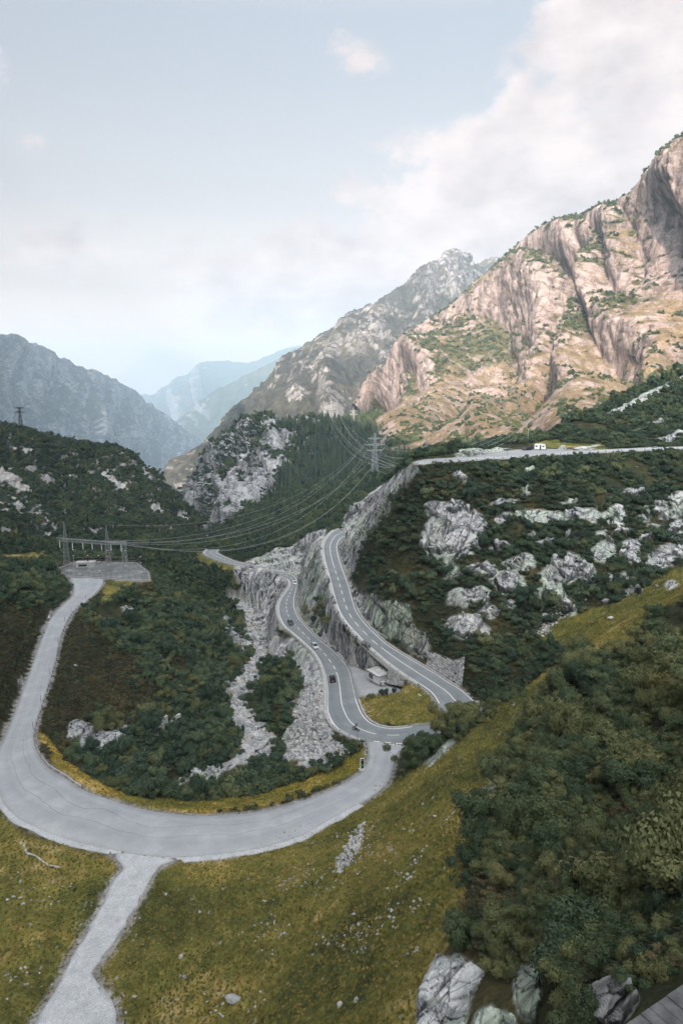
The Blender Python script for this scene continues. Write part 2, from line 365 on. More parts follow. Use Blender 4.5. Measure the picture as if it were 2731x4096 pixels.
def tps_fit(X, z, lam=0.4):
    n = len(X); r2 = ((X[:, None] - X[None]) ** 2).sum(-1)
    K = .5 * r2 * np.log(r2 + 1e-9) + lam * np.eye(n) * 100
    Pm = np.c_[np.ones(n), X]
    A = np.block([[K, Pm], [Pm.T, np.zeros((3, 3))]])
    return np.linalg.solve(A, np.r_[z, 0, 0, 0])
_cp = np.array(CP, float)
_cpw = at_z(_cp[:, 0], _cp[:, 1], _cp[:, 2])
_pts = [_cpw]
for rd, st in ((ROAD_LO, 6), (ROAD_UP, 6), (ROAD_HP, 5), (ROAD_AC, 7), (TRACK, 8), (ROAD_PK, 8)):
    _pts += [rd[::st, :3], rd[::st, 3:]]
_pts.append(RIVER[::4])
_pts = np.vstack(_pts)
_t = np.array(CPT, float)
_pts = np.vstack([_pts, at_t(_t[:, 0], _t[:, 1], _t[:, 2]), np.array(CPW, float)])
_keep = []
for _i in range(len(_pts)):
    if not _keep or (((_pts[_keep, :2] - _pts[_i, :2]) ** 2).sum(1)).min() > 5.0: _keep.append(_i)
_pts = _pts[_keep]
_sc = 100.0
_W = tps_fit(_pts[:, :2] / _sc, _pts[:, 2], 0.00003)
def tps(X):
    out = np.empty(len(X))
    C = _pts[:, :2] / _sc; X = X / _sc
    for i in range(0, len(X), 20000):
        x = X[i:i + 20000]; r2 = ((x[:, None] - C[None]) ** 2).sum(-1)
        out[i:i + 20000] = (.5 * r2 * np.log(r2 + 1e-9)) @ _W[:len(C)] + _W[len(C)] + x @ _W[len(C) + 1:]
    return out
NA, NR = 520, 1100
A0, A1 = math.radians(-40), math.radians(40)
R0, R1 = 14.0, 760.0
ANG = np.linspace(A0, A1, NA); RAD = np.concatenate([R0 * (150 / R0) ** np.linspace(0, 1, 370, endpoint=False), 150 * (330 / 150) ** np.linspace(0, 1, 560, endpoint=False), 330 * (R1 / 330) ** np.linspace(0, 1, NR - 930)])
_a, _r = np.meshgrid(ANG, RAD, indexing='ij')
TX, TY = _r * np.sin(_a), _r * np.cos(_a)
# evaluate the smooth surface on a coarser grid, then interpolate
_s = 4
_ca = np.linspace(A0, A1, 140); _cr = R0 * (R1 / R0) ** np.linspace(0, 1, 220); _cidx = _cr
_aa, _rr = np.meshgrid(_ca, _cr, indexing='ij')
_cz = tps(np.c_[(_rr * np.sin(_aa)).ravel(), (_rr * np.cos(_aa)).ravel()]).reshape(_aa.shape)
def bilin(Z, a, r, RR=None):
    RR = RAD if RR is None else RR
    na, nr = Z.shape
    fa = np.clip((a - A0) / (A1 - A0) * (na - 1), 0, na - 1.001); fr = np.clip(np.interp(r, RR, np.arange(nr)), 0, nr - 1.001)
    i = fa.astype(int); j = fr.astype(int); u = fa - i; v = fr - j
    return Z[i, j] * (1 - u) * (1 - v) + Z[i + 1, j] * u * (1 - v) + Z[i, j + 1] * (1 - u) * v + Z[i + 1, j + 1] * u * v
TZ0 = bilin(_cz, _a, _r, _cr)
# --- press the roads, the track and the river into it
from mathutils.kdtree import KDTree
def strip_samples(rd, n=9):
    w = np.linspace(0, 1, n)[None, :, None]
    return (rd[:, None, :3] * (1 - w) + rd[:, None, 3:] * w).reshape(-1, 3)
_rs = np.vstack([strip_samples(r) for r in (ROAD_LO, ROAD_UP, ROAD_HP, ROAD_AC, TRACK, ROAD_PK)])
def pad_samples(pts):
    P = np.array([at_z(x, y, z) for x, y, z in pts]); c = P.mean(0); out = [c]
    for i in range(len(P)):
        a, b_ = P[i], P[(i + 1) % len(P)]
        for u in np.linspace(0, 1, 14):
            for v in np.linspace(.05, 1, 16): out.append(c * (1 - v) + (a * (1 - u) + b_ * u) * v)
    return np.array(out)
_rs = np.vstack([_rs] + [pad_samples(p) for p in (APRON, YARD, LAYBY)])
_nsoft = len(strip_samples(ROAD_LO)) + len(strip_samples(ROAD_UP)) + len(strip_samples(ROAD_HP)) + len(strip_samples(ROAD_AC))
def kd_of(P):
    k = KDTree(len(P))
    for i, p in enumerate(P): k.insert((p[0], p[1], 0), i)
    k.balance(); return k
_kd = kd_of(_rs); _kr = kd_of(RIVER)
def nearest(kd, X, Y):
    idx = np.empty(X.size, np.int64); dist = np.empty(X.size)
    f = kd.find
    for i, (x, y) in enumerate(zip(X.ravel().tolist(), Y.ravel().tolist())):
        _, j, d = f((x, y, 0)); idx[i] = j; dist[i] = d
    return idx.reshape(X.shape), dist.reshape(X.shape)
_ri, RD = nearest(_kd, TX, TY)
_vi, VD = nearest(_kr, TX[::2, ::2], TY[::2, ::2])
VD = np.repeat(np.repeat(VD, 2, 0), 2, 1)[:NA, :NR]
_vz = np.repeat(np.repeat(RIVER[_vi][..., 2], 2, 0), 2, 1)[:NA, :NR]
TPOS = np.stack([TX, TY, TZ0], -1)
_far = smooth(1.5, 9.0, RD)
_z = TZ0 + _far * (1.5 * fbm(TPOS, 0.035, 3, seed=3) + 0.55 * fbm(TPOS, 0.16, 3, seed=9))
_ch = 1 - smooth(2.0, 9.0, VD + 1.5 * noise3(TPOS, .1, 5))
_z = lerp(_z, np.minimum(_z, _vz - .3 + .4 * noise3(TPOS, .25, 8)), _ch)
TZ = lerp(_rs[_ri][..., 2] - 0.16, _z, smooth(0.9, 4.2, RD))
TPX, TPY, TDEP = project(np.stack([TX, TY, TZ], -1))
D = 1.7417
def disp(l): return [(x * D, y * D) for x, y in l]
def reg3(l): return [(1731 + .6378 * x, 1500 + .6378 * y) for x, y in l]
_jx = TPX + 22 * noise3(TPOS, .12, 21) + 10 * noise3(TPOS, .5, 22); _jy = TPY + 16 * noise3(TPOS, .12, 23) + 8 * noise3(TPOS, .5, 24)
MEADOW = [disp(p) for p in (
 [(0,1850),(60,1920),(200,1960),(350,1985),(560,1955),(760,1870),(895,1795),(1000,1740),(1100,1670),(1190,1590),(1250,1535),(1300,1515),(1290,1570),(1220,1650),(1165,1725),(1110,1850),(1085,1950),(1065,2050),(1050,2150),(978,2250),(960,2420),(-400,2420),(-400,1850)],
 [(1230,1450),(1300,1410),(1400,1390),(1570,1295),(1650,1260),(1650,1345),(1500,1405),(1450,1490),(1340,1505),(1250,1475)],
 [(80,1680),(130,1760),(200,1820),(330,1862),(480,1874),(600,1855),(760,1805),(835,1765),(850,1700),(838,1712),(760,1768),(600,1822),(480,1838),(330,1830),(235,1800),(150,1750),(105,1680)],
 [(822,1605),(960,1570),(1005,1612),(1005,1662),(880,1668),(832,1640)],
 [(240,1330),(310,1330),(290,1360),(230,1390)], [(-50,1280),(60,1270),(115,1262),(120,1285),(0,1300)], [(585,1475)[::1],(0,0),(0,0)],
 [(685,1400),(700,1395),(712,1430),(705,1440)], [(1230,1010),(1380,1015),(1400,1025),(1300,1030),(1230,1030)], [(460,1265),(500,1290),(560,1305),(540,1320),(470,1300),(430,1290)])]
MEADOW = [m for m in MEADOW if m[-1] != (0, 0)]
ROCK = [  # polygons and ellipses in photograph pixels
 [(1370,2145),(1368,2090),(1400,2030),(1470,1980),(1560,1920),(1600,1888),(1645,1866),(1700,1880),(1610,1960),(1565,2010),(1535,2080),(1480,2130),(1450,2200),(1430,2260),(1395,2300),(1365,2230),(1352,2180)],
 [(1392,2330),(1440,2372),(1500,2372),(1520,2410),(1560,2408),(1640,2420),(1642,2470),(1672,2520),(1725,2560),(1720,2620),(1690,2630),(1600,2580),(1520,2530),(1450,2460),(1415,2400)],
 [(1310,2110),(1230,2135),(1170,2185),(1100,2195),(1035,2235),(985,2240),(985,2262),(1190,2305),(1185,2420),(1240,2510),(1320,2600),(1390,2660),(1480,2690),(1600,2700),(1480,2600),(1400,2500),(1340,2410),(1320,2330),(1295,2240)],
 [(930,2270),(1000,2255),(1100,2290),(1165,2330),(1150,2370),(1110,2420),(1112,2480),(1135,2530),(1090,2580),(1010,2600),(960,2500),(1000,2430),(960,2330)],
 [(1095,2560),(1180,2550),(1260,2640),(1295,2720),(1290,2800),(1300,2880),(1340,2960),(1400,3005),(1330,3060),(1240,3085),(1120,3060),(1130,2960),(1175,2880),(1150,2820),(1215,2760),(1200,2700),(1150,2650),(1090,2660),(1060,2620)],
 [(1742,3832),(1830,3812),(1940,3900),(1890,3990),(1850,4130),(1660,4130),(1668,3985),(1700,3905)],
 [(1900,4060),(1960,4030),(2060,4080),(2080,4130),(1880,4130)], [(2070,3870),(2150,3860),(2165,4000),(2140,4110),(2070,4060),(2055,3960)],
 [(2360,3960),(2460,3900),(2560,3990),(2480,4110),(2200,4120),(2300,4010)],
 [(1690,3060),(1760,2990),(1800,2950),(1830,2960),(1790,3010),(1720,3060)], [(1920,3170),(1960,3130),(2000,3160),(1990,3220),(1930,3210)],
 [(1010,3000),(1080,2940),(1110,2960),(1100,3050),(1030,3060)], [(850,3080),(930,3060),(960,3090),(940,3130),(830,3130),(770,3110)],
 [(270,2900),(330,2870),(420,2930),(500,2890),(520,2950),(440,3010),(330,3020),(260,2960)],
 [(840,2430),(880,2440),(960,2540),(990,2620),(960,2640),(900,2530)], [(640,2400),(660,2380),(710,2420),(690,2440)],[(490,2420),(540,2440),(550,2470),(500,2450)],
 [(155,2570),(200,2440),(215,2450),(190,2520),(165,2570)], [(65,2720),(90,2700),(95,2760),(70,2780)], [(860,2700),(920,2720),(960,2790),(900,2780)],
 [(1950,1815),(1830,1838),(1820,1825),(1840,1800),(1900,1795),(2040,1798),(2000,1810)],
 reg3([(1010,280),(1090,235),(1240,170),(1350,110),(1450,60),(1570,0),(1640,-30),(1640,60),(1540,60),(1400,130),(1330,180),(1150,250),(1060,290)]),
 reg3([(1110,390),(1250,355),(1400,280),(1510,240),(1500,260),(1380,320),(1200,380)]), reg3([(1410,400),(1460,385),(1640,330),(1640,380),(1500,420),(1430,430)]),
 reg3([(890,475),(1000,430),(1030,430),(960,470),(900,482)]),
]
ROCKE = [(60,1010,100,120,0),(165,990,70,130,15),(275,960,40,95,0),(690,895,150,42,0),(970,885,85,42,10),(1130,870,70,36,-25),(1330,875,28,40,0),(1420,825,38,30,0),(1545,800,50,60,-20),(1540,975,55,50,-20),(1070,1110,70,55,-15),(1250,1110,55,70,0),(1430,1150,95,55,-28),(1545,1110,40,40,0),(775,1270,70,95,0),(870,1220,55,85,15),(950,1245,50,45,0),(540,1180,90,35,-12),(320,1225,80,40,5),(470,1310,90,55,18),(110,1170,55,28,-30),(120,1255,50,40,0),(670,1400,30,60,0),(800,1420,35,30,0),(845,1445,28,50,-20),(165,1395,65,50,0),(285,1385,55,45,0),(1010,1305,30,25,0),(1110,1300,20,45,0),(1220,1270,40,22,0),(1215,1350,30,20,0),
 (215,1580,110,62,5),(580,740,20,30,30),(170,640,40,25,15),(1130,910,40,40,20),(560,1200,80,30,-15),(30,850,60,50,20),(140,830,50,30,-20),(600,610,50,14,-10),(450,800,70,16,-5),(1260,735,60,22,-8),(1390,470,40,12,0),(1400,960,30,20,0),(200,1110,30,20,0),(1490,1320,30,18,-30),(1280,1355,25,16,0)]
ROCKE = [(a, b_, c * 1.28, d * 1.22, e_) for a, b_, c, d, e_ in ROCKE] + [(420,900,60,26,-10),(880,1010,60,24,-8),(700,1060,70,24,-12),(1180,980,60,26,-20),(1330,1010,50,30,-20),(400,1080,60,26,-15),(1480,880,60,30,-25),(850,800,60,20,-8),(1040,1000,50,24,-10),(620,1010,50,22,-10),(1340,1230,50,28,-25),(360,1480,60,34,5),(480,1440,50,30,0)]
rockm = np.zeros(TX.shape, bool)
for p in ROCK: rockm |= inpoly(_jx, _jy, p)
for cx, cy, rx, ry, an in ROCKE:
    X0 = (_jx - (1731 + .6378 * cx)) / .6378; Y0 = (_jy - (1500 + .6378 * cy)) / .6378; an = math.radians(an)
    rockm |= ((X0 * math.cos(an) + Y0 * math.sin(an)) / rx) ** 2 + ((-X0 * math.sin(an) + Y0 * math.cos(an)) / ry) ** 2 < 1
rockm |= VD + 3 * noise3(TPOS, .2, 31) < 3.8
mead = np.zeros(TX.shape, bool)
for p in MEADOW: mead |= inpoly(_jx, _jy, p)
rockm &= (RD > .8)
def blur(M, k=1):
    M = M.astype(np.float32)
    for _ in range(k):
        P = np.pad(M, 1, mode='edge')
        M = (P[:-2, 1:-1] + P[2:, 1:-1] + P[1:-1, :-2] + P[1:-1, 2:] + 2 * P[1:-1, 1:-1]) / 6
    return M
ROCKW = blur(rockm, 1)
def worley(P, freq, seed=0):
    """nearest two cell points: returns F1, F2 and three random numbers of the nearest cell"""
    P = np.asarray(P, np.float32) * np.float32(freq); I = np.floor(P).astype(np.int64)
    f1 = np.full(len(P), 9.0, np.float32); f2 = f1.copy(); hid = np.zeros(len(P), np.int64)
    for dx in (-1, 0, 1):
        for dy in (-1, 0, 1):
            for dz in (-1, 0, 1):
                C = I + np.array([dx, dy, dz]); h = (C[:, 0] * 73856093) ^ (C[:, 1] * 19349663) ^ (C[:, 2] * 83492791) ^ (seed * 2654435)
                h = (h ^ (h >> 13)) * 1274126177 & 0x7fffffff; h = (h ^ (h >> 16)) & 0x7fffffff
                o = np.stack([(h & 1023), (h >> 10) & 1023, (h >> 20) & 1023], -1) / 1023.0
                d = np.sqrt((((C + o) - P) ** 2).sum(1)).astype(np.float32)
                b = d < f1; f2 = np.where(b, f1, np.minimum(f2, d)); hid = np.where(b, h, hid); f1 = np.where(b, d, f1)
    return f1, f2, np.stack([(hid & 1023), (hid >> 10) & 1023, (hid >> 20) & 1023], -1) / 1023.0
def blocks(P, freq, seed, tilt=.9):
    """height of jointed blocks: every cell its own level and lean, cracks between (unit: cell size)"""
    f1, f2, r = worley(P, freq, seed); fr = P * freq; fr = fr - np.floor(fr)
    crack = smooth(0, .10, f2 - f1)
    return (r[:, 0] - .5) + tilt * ((r[:, 1] - .5) * (fr[:, 0] - .5) + (r[:, 2] - .5) * (fr[:, 2] - .5)) - .45 * (1 - crack), crack
# rock stands proud of the soil, jointed into blocks and ribs
_tdir = np.stack([TX, TY, TZ], -1)
_n = grid_normals(_tdir)
_amp = blur(rockm, 5) * smooth(.8, 3, RD) * np.clip(TDEP / 160, .3, 1.1)
_ri2 = np.argwhere(_amp > .02); _rp = _tdir[_ri2[:, 0], _ri2[:, 1]]
_warp = _rp + 1.2 * np.stack([noise3(_rp, .2, 401), noise3(_rp, .2, 402), noise3(_rp, .2, 403)], -1)
_rot = np.array([[.85, .35, .39], [-.45, .87, .2], [-.27, -.35, .9]])
_b1, _k1 = blocks(_warp @ _rot * np.array([1, 1, .5]), .125, 1, 1.3); _b2, _k2 = blocks(_warp @ _rot * np.array([1, 1, .45]), .34, 2, 1.2)
_off = np.zeros(TX.shape); CRACK = np.ones(TX.shape)
_off[_ri2[:, 0], _ri2[:, 1]] = _amp[_ri2[:, 0], _ri2[:, 1]] * (.25 + .9 * _b1 + .5 * _b2)
CRACK[_ri2[:, 0], _ri2[:, 1]] = np.minimum(_k1, .35 + .65 * _k2)
_soil = (1 - blur(rockm, 4)) * smooth(1.0, 4, RD) * .25 * fbm(TPOS, .6, 2, seed=51)
TP = _tdir + _n * (_off + _soil)[..., None]
_under = RD < 1.2
TP[..., 2] = np.where(_under, np.minimum(TP[..., 2], _rs[_ri][..., 2] - .12), TP[..., 2])
TZ = TP[..., 2]
def H(x, y):
    x = np.asarray(x, float); y = np.asarray(y, float)
    return bilin(TZ, np.arctan2(x, y), np.hypot(x, y))
def hit(px, py, t0=20.0, t1=760.0):
    """first meeting of the viewing rays with the near terrain"""
    d = rays(np.atleast_1d(px), np.atleast_1d(py)); t = np.full(len(d), t0); done = np.zeros(len(d), bool); lo = t.copy()
    while (t[~done] < t1).any():
        P = d * t[:, None]; below = P[:, 2] < H(P[:, 0], P[:, 1])
        done |= below; lo = np.where(done, lo, t); t = np.where(done, t, t * 1.006)
        t = np.minimum(t, t1 * 1.01)
        if (done | (t >= t1)).all(): break
    hi = t
    for _ in range(12):
        mid = (lo + hi) / 2; P = d * mid[:, None]; b = P[:, 2] < H(P[:, 0], P[:, 1])
        hi = np.where(b, mid, hi); lo = np.where(b, lo, mid)
    P = d * hi[:, None]
    return P if np.ndim(px) else P[0]
# ground colours by what grows or lies there
def pick(*stops):
    """colour ramp over an array"""
    xs = [s[0] for s in stops]; cs = np.array([s[1] for s in stops])
    return lambda v: np.stack([np.interp(v, xs, cs[:, k]) for k in range(3)], -1)
_f1 = fbm(TPOS, .05, 4, seed=61); _f2 = fbm(TPOS, .3, 4, .6, seed=67); _f3 = fbm(TPOS, 1.1, 2, seed=71)
cveg = pick((-.8, (.02, .025, .014)), (0, (.042, .046, .022)), (.5, (.075, .064, .028)), (.9, (.10, .075, .04)))(_f1 + .6 * _f2)
cmea = pick((-.9, (.062, .070, .024)), (-.35, (.130, .134, .036)), (.1, (.215, .185, .050)), (.45, (.33, .25, .082)), (.9, (.42, .35, .18)))(1.05 * _f1 + .45 * _f2 + .35 * _f3 - .16)
crock = pick((-.9, (.27, .28, .29)), (0, (.43, .44, .45)), (.6, (.54, .54, .54)))(_f2 + .5 * _f1) * pick((-.2, (1, 1, 1)), (.5, (.86, .97, .80)))(fbm(TPOS, .03, 2, seed=77))
cmea = cmea * np.where(inpoly(_jx, _jy, MEADOW[2])[..., None], np.array([1.35, 1.2, .8]), 1.0)
_c = lerp(cveg, cmea, blur(mead, 2)[..., None]); _c = lerp(_c, crock, ROCKW[..., None])
# verge of broken stone beside the roads
_vg = (1 - smooth(.6, 1.5 + .8 * _f2, RD))[..., None]
_c = lerp(_c, np.array([.30, .29, .275]) * (1 + .3 * _f3[..., None]), _vg)
_fw = blur(mead, 1) * smooth(.62, .72, noise3(TPOS, 1.3, 81)) ; _c = lerp(_c, np.array([.5, .5, .48]), (_fw * .8)[..., None])
M_NEAR = terrain_mat('ground_cover_and_rock', 2.4, .42, .4, .3, streak=1.0)
me = mesh_np('hillside', TP.reshape(-1, 3), grid_faces(NA, NR)); set_color(me, _c.reshape(-1, 3)); set_float(me, ROCKW, 'rock')
me.polygons.foreach_set('use_smooth', (ROCKW[:-1, :-1] < .4).ravel())
tag(link('hillside_terrain', me, M_NEAR), 'steep hillside of meadow, scrub and grey granite around the road bends', kind='structure')

# ------------------------------------------------------------------ mountains: sheets lofted from crest to foot
def catmull_rows(P, n):
    """P (k,m,3) -> (n,m,3) smooth along axis 0, uniform parameter"""
    k = len(P); Q = np.concatenate([[2 * P[0] - P[1]], P, [2 * P[-1] - P[-2]]]); s = np.linspace(0, k - 1, n); i = np.minimum(s.astype(int), k - 2); t = (s - i)[:, None, None]
    p0, p1, p2, p3 = Q[i], Q[i + 1], Q[i + 2], Q[i + 3]
    return .5 * (2 * p1 + (p2 - p0) * t + (2 * p0 - 5 * p1 + 4 * p2 - p3) * t ** 2 + (3 * p1 - p0 - 3 * p2 + p3) * t ** 3)
def loft(rows, nu, nv, back=(250, -160), far=1.0):
    """rows from crest to foot, each a list of (px,py,depth); returns (nu along, nv down, 3) with a far side behind the crest"""
    W = [np.array([at_t(p[0], p[1], p[2] * far) for p in r]) for r in rows]
    b = W[0].copy(); dirs = b[:, :2] / np.linalg.norm(b[:, :2], axis=1)[:, None]; b[:, :2] += dirs * back[0]; b[:, 2] += back[1]
    W = np.array([b] + W)                       # (k, m, 3)
    W = catmull_rows(W.transpose(1, 0, 2), nu).transpose(1, 0, 2)
    # uneven: spend most rows on the face
    V = catmull_rows(W, nv * 2)
    k = len(rows) + 1; cut = int(nv * 2 / (k - 1))
    pick_i = np.unique(np.concatenate([np.linspace(0, cut, max(6, nv // 10)).astype(int), np.linspace(cut, nv * 2 - 1, nv).astype(int)]))
    return V[pick_i].transpose(1, 0, 2).copy(), len(pick_i), cut
def sheet(name, rows, nu, nv, shape, colour, mat, label, back=(250, -160), far=1.0):
    V, nv2, _ = loft(rows, nu, nv, (back[0] * far, back[1] * far), far)
    n = grid_normals(V)
    n[(n * V).sum(-1) > 0.35 * np.linalg.norm(V, axis=-1)] *= 1
    V = V + shape(V, n)
    n2 = grid_normals(V)
    px, py, dep = project(V)
    c, rk = colour(V, n2, px, py)
    me = mesh_np(name, V.reshape(-1, 3), grid_faces(nu, nv2)); set_color(me, c.reshape(-1, 3)); set_float(me, rk, 'rock')
    o = link(name, me, mat); tag(o, label, kind='structure')
    return V, n2, rk, px, py
def ribs(V, n, big, bigl, mid, midl, small, smallf, seed, skew=0.0):
    """rounded buttresses parted by sharp gullies that run down the slope; lengths in metres; leaves the hollows in ribs.cav"""
    c = V.shape[1] // 2; r = V.shape[0] // 2
    U = arclen3(V[:, c])[:, None] + np.zeros(V.shape[:2]); D_ = arclen3(V[r])[None] + np.zeros(V.shape[:2])
    wob = .5 * midl * fbm(V, .6 / bigl, 3, seed=seed + 31)
    Q = np.stack([U + skew * D_ + wob, D_ * .22 + .4 * wob, np.full(U.shape, 3.3)], -1)
    b1 = np.abs(noise3(Q, 1 / bigl, seed)); b2 = np.abs(noise3(Q * np.array([1, 1.4, 1]), 1 / midl, seed + 5)); b3 = np.abs(noise3(V, smallf, seed + 9)); b4 = np.abs(noise3(V, smallf * 2.7, seed + 11))
    e = np.clip(np.linspace(0, 1, V.shape[1]) * 5 - .35, 0.12, 1)[None]
    ribs.cav = 1.1 * b1 + .8 * b2 + .35 * b3
    d = big * (b1 - .3) * e + mid * (b2 - .3) * (.35 + .65 * e) + small * (b3 - .3) + .4 * small * (b4 - .3) + .35 * mid * fbm(V, .45 / midl, 2, seed=seed + 17)
    return n * d[..., None]
ribs.cav = None
def arclen3(P): return np.r_[0, np.cumsum(np.linalg.norm(np.diff(P, axis=0), axis=1))]
def crags(V, c1, c2, a1, a2, seed=31):
    P = V.reshape(-1, 3).astype(np.float64); W = P + .25 * c1 * np.stack([noise3(P, .5 / c1, seed), noise3(P, .5 / c1, seed + 1), noise3(P, .5 / c1, seed + 2)], -1)
    return (a1 * blocks(W * np.array([1, 1, .45]), 1 / c1, seed, 1.4)[0] + a2 * blocks(W * np.array([1, 1, .5]), 1 / c2, seed + 3, 1.3)[0]).reshape(V.shape[:2])
def mcol(rock, veg, grass, rthr, seed, f, gw=0.0, rpoly=(), vpoly=(), gpoly=(), soft=.10, cavw=.8, scree=False):
    def fn(V, n, px, py):
        a = fbm(V, f, 5, .6, seed=seed); b = fbm(V, f * 6, 3, .6, seed=seed + 7); jx = px + 18 * a + 8 * b; jy = py + 14 * b
        k = (1 - n[..., 2]) * 1.5 + .50 * a + .26 * b + (cavw * (ribs.cav - .55) if cavw else 0)
        for p, w in rpoly: k = k + w * blur(inpoly(jx, jy, p), 2)
        for p, w in vpoly: k = k - w * blur(inpoly(jx, jy, p), 2)
        r = smooth(rthr - soft, rthr + soft, k)
        g = smooth(-.1, .25, fbm(V, f * .8, 3, seed=seed + 3) + gw)
        for p, w in gpoly: g = np.clip(g + w * blur(inpoly(jx, jy, p), 3), 0, 1)
        c = lerp(np.array(veg), np.array(grass), g[..., None]) * (1 + .45 * b[..., None])
        if scree:
            sc = smooth(.05, .3, fbm(V * np.array([1, 1, .5]), f * 3.2, 4, .65, seed=seed + 21) + .25 * a - .1); c = lerp(c, np.array(rock) * (1.05 + .3 * b[..., None]), (.75 * g * sc)[..., None])
        cr = np.array(rock) * (1 + .28 * b + .2 * a)[..., None]
        fn.veg = 1 - g
        return np.clip(lerp(c, cr, r[..., None]), .008, .8), r
    return fn
M_MID = terrain_mat('mountain_scrub_and_granite', .30, .045, .7, 4.0, streak=.85)
M_FAR = terrain_mat('distant_mountainside', .05, .006, .7, 22.0, streak=.7)
GRAN = (.23, .193, .178); GREY = (.38, .39, .40); SCRUB = (.072, .070, .036); DARK = (.026, .031, .02); TURF = (.165, .132, .085)

right_rows = [
 [(4200,-300,650),(3500,0,750),(3000,330,850),(2731,549,930),(2612,688,1000),(2491,792,1080),(2386,853,1170),(2282,880,1250),(2142,932,1350),(2038,993,1420),(1933,1097,1480),(1811,1202,1540),(1672,1298,1600),(1567,1446,1600),(1480,1515,1600),(1393,1602,1600)],
 [(4000,300,540),(3330,500,640),(2870,700,760),(2600,860,850),(2480,960,920),(2350,1040,990),(2240,1080,1070),(2140,1110,1140),(2010,1150,1230),(1920,1200,1300),(1830,1260,1360),(1730,1340,1420),(1610,1400,1480),(1520,1505,1500),(1450,1560,1530),(1370,1628,1560)],
 [(3900,800,450),(3200,1000,550),(2750,1150,660),(2480,1240,745),(2340,1320,810),(2200,1370,870),(2090,1400,940),(2000,1410,1010),(1890,1440,1090),(1810,1460,1150),(1730,1490,1210),(1650,1510,1270),(1545,1535,1350),(1475,1580,1400),(1415,1610,1450),(1350,1655,1500)],
 [(3500,1700,300),(2950,1680,400),(2520,1690,460),(2240,1760,500),(2050,1790,560),(1900,1800,620),(1800,1800,680),(1720,1790,740),(1650,1775,800),(1580,1755,860),(1520,1735,930),(1470,1715,1000),(1420,1690,1080),(1380,1670,1150),(1350,1670,1250),(1310,1690,1350)],
 [(3500,2000,260),(2950,1850,380),(2480,1850,440),(2200,1850,480),(2020,1850,540),(1880,1860,600),(1780,1860,660),(1700,1850,720),(1630,1840,780),(1560,1820,840),(1500,1800,910),(1450,1780,980),(1400,1760,1060),(1360,1740,1130),(1330,1740,1230),(1290,1760,1330)]]
_rcol = mcol(GRAN, SCRUB, TURF, .54, 110, .012, gw=-.25, scree=True, gpoly=[(disp([(830,990),(900,930),(1000,880),(1200,830),(1300,790),(1568,640),(1700,600),(1700,950),(1300,1000),(1050,1020)]), 1.2)],
      vpoly=[(disp([(830,960),(960,880),(1060,800),(1180,760),(1260,780),(1150,850),(1000,920),(880,980)]), .15), (disp([(900,985),(1100,930),(1250,860),(1400,830),(1568,740),(1700,700),(1700,960),(1250,1000),(1000,1020)]), .22)],
      rpoly=[(disp([(1180,800),(1300,620),(1400,520),(1568,400),(1700,300),(1700,800),(1500,860),(1330,900)]), .22)])
_rfall = lambda V: np.interp(np.linspace(0, 1, V.shape[1]), [0, .08, .2, .52, .70, 1], [.2, .35, 1, 1, .12, .04])[None, :, None]
RMV = sheet('sunlit_mountain', right_rows, 470, 340, lambda V, n: (ribs(V, n, 330, 330, 125, 110, 8, .05, 100, .35) + n * crags(V, 34, 12, 6, 2)[..., None]) * _rfall(V), _rcol,
 M_MID, 'sunlit granite mountainside with ochre grass at its foot')
RMV_VEG = _rcol.veg
centre_rows = [
 [(560,2050,1900),(700,1900,1900),(819,1759,1800),(871,1698,1820),(940,1602,1850),(1028,1515,1900),(1132,1428,1970),(1254,1350,2050),(1376,1263,2150),(1480,1210,2250),(1567,1149,2350),(1672,1080,2500),(1742,1045,2650),(1766,1012,2720),(1794,998,2760),(1829,996,2800),(1855,1016,2830),(1881,1007,2870),(1900,1046,2900),(1968,1019,3000),(2050,1045,3100),(2250,1000,3300)],
 [(620,2080,1650),(760,1960,1600),(870,1850,1560),(930,1790,1560),(1010,1700,1580),(1100,1620,1610),(1210,1540,1660),(1330,1460,1720),(1440,1390,1800),(1540,1330,1880),(1630,1270,1970),(1730,1200,2100),(1800,1160,2200),(1830,1130,2280),(1860,1115,2330),(1890,1110,2380),(1915,1120,2420),(1940,1115,2460),(1965,1140,2500),(2030,1130,2600),(2110,1140,2700),(2300,1120,2900)],
 [(700,2130,1400),(850,2050,1300),(960,1970,1250),(1020,1930,1240),(1100,1860,1240),(1190,1800,1250),(1300,1740,1280),(1420,1680,1330),(1530,1620,1400),(1630,1560,1480),(1720,1500,1570),(1810,1440,1680),(1880,1400,1780),(1910,1380,1850),(1940,1370,1900),(1970,1370,1950),(1995,1370,1990),(2020,1370,2030),(2045,1380,2070),(2110,1370,2150),(2190,1370,2250),(2380,1350,2450)]]
sheet('hazy_ridge', centre_rows, 340, 210, lambda V, n: ribs(V, n, 170, 520, 70, 170, 10, .018, 200, .2) + n * crags(V, 70, 24, 13, 7)[..., None],
 mcol((.20, .193, .187), (.044, .044, .034), (.075, .068, .045), .60, 210, .005, gw=-.45, vpoly=[([(400,1500),(900,1600),(1060,1560),(1250,1640),(1300,1720),(1000,2250),(400,2250)], 1.0), ([(900,1600),(1250,1420),(1500,1400),(1500,1560),(1200,1660),(1000,1700)], .3)]), M_FAR, 'long hazy ridge rising to a rocky peak under the clouds', far=1.4)
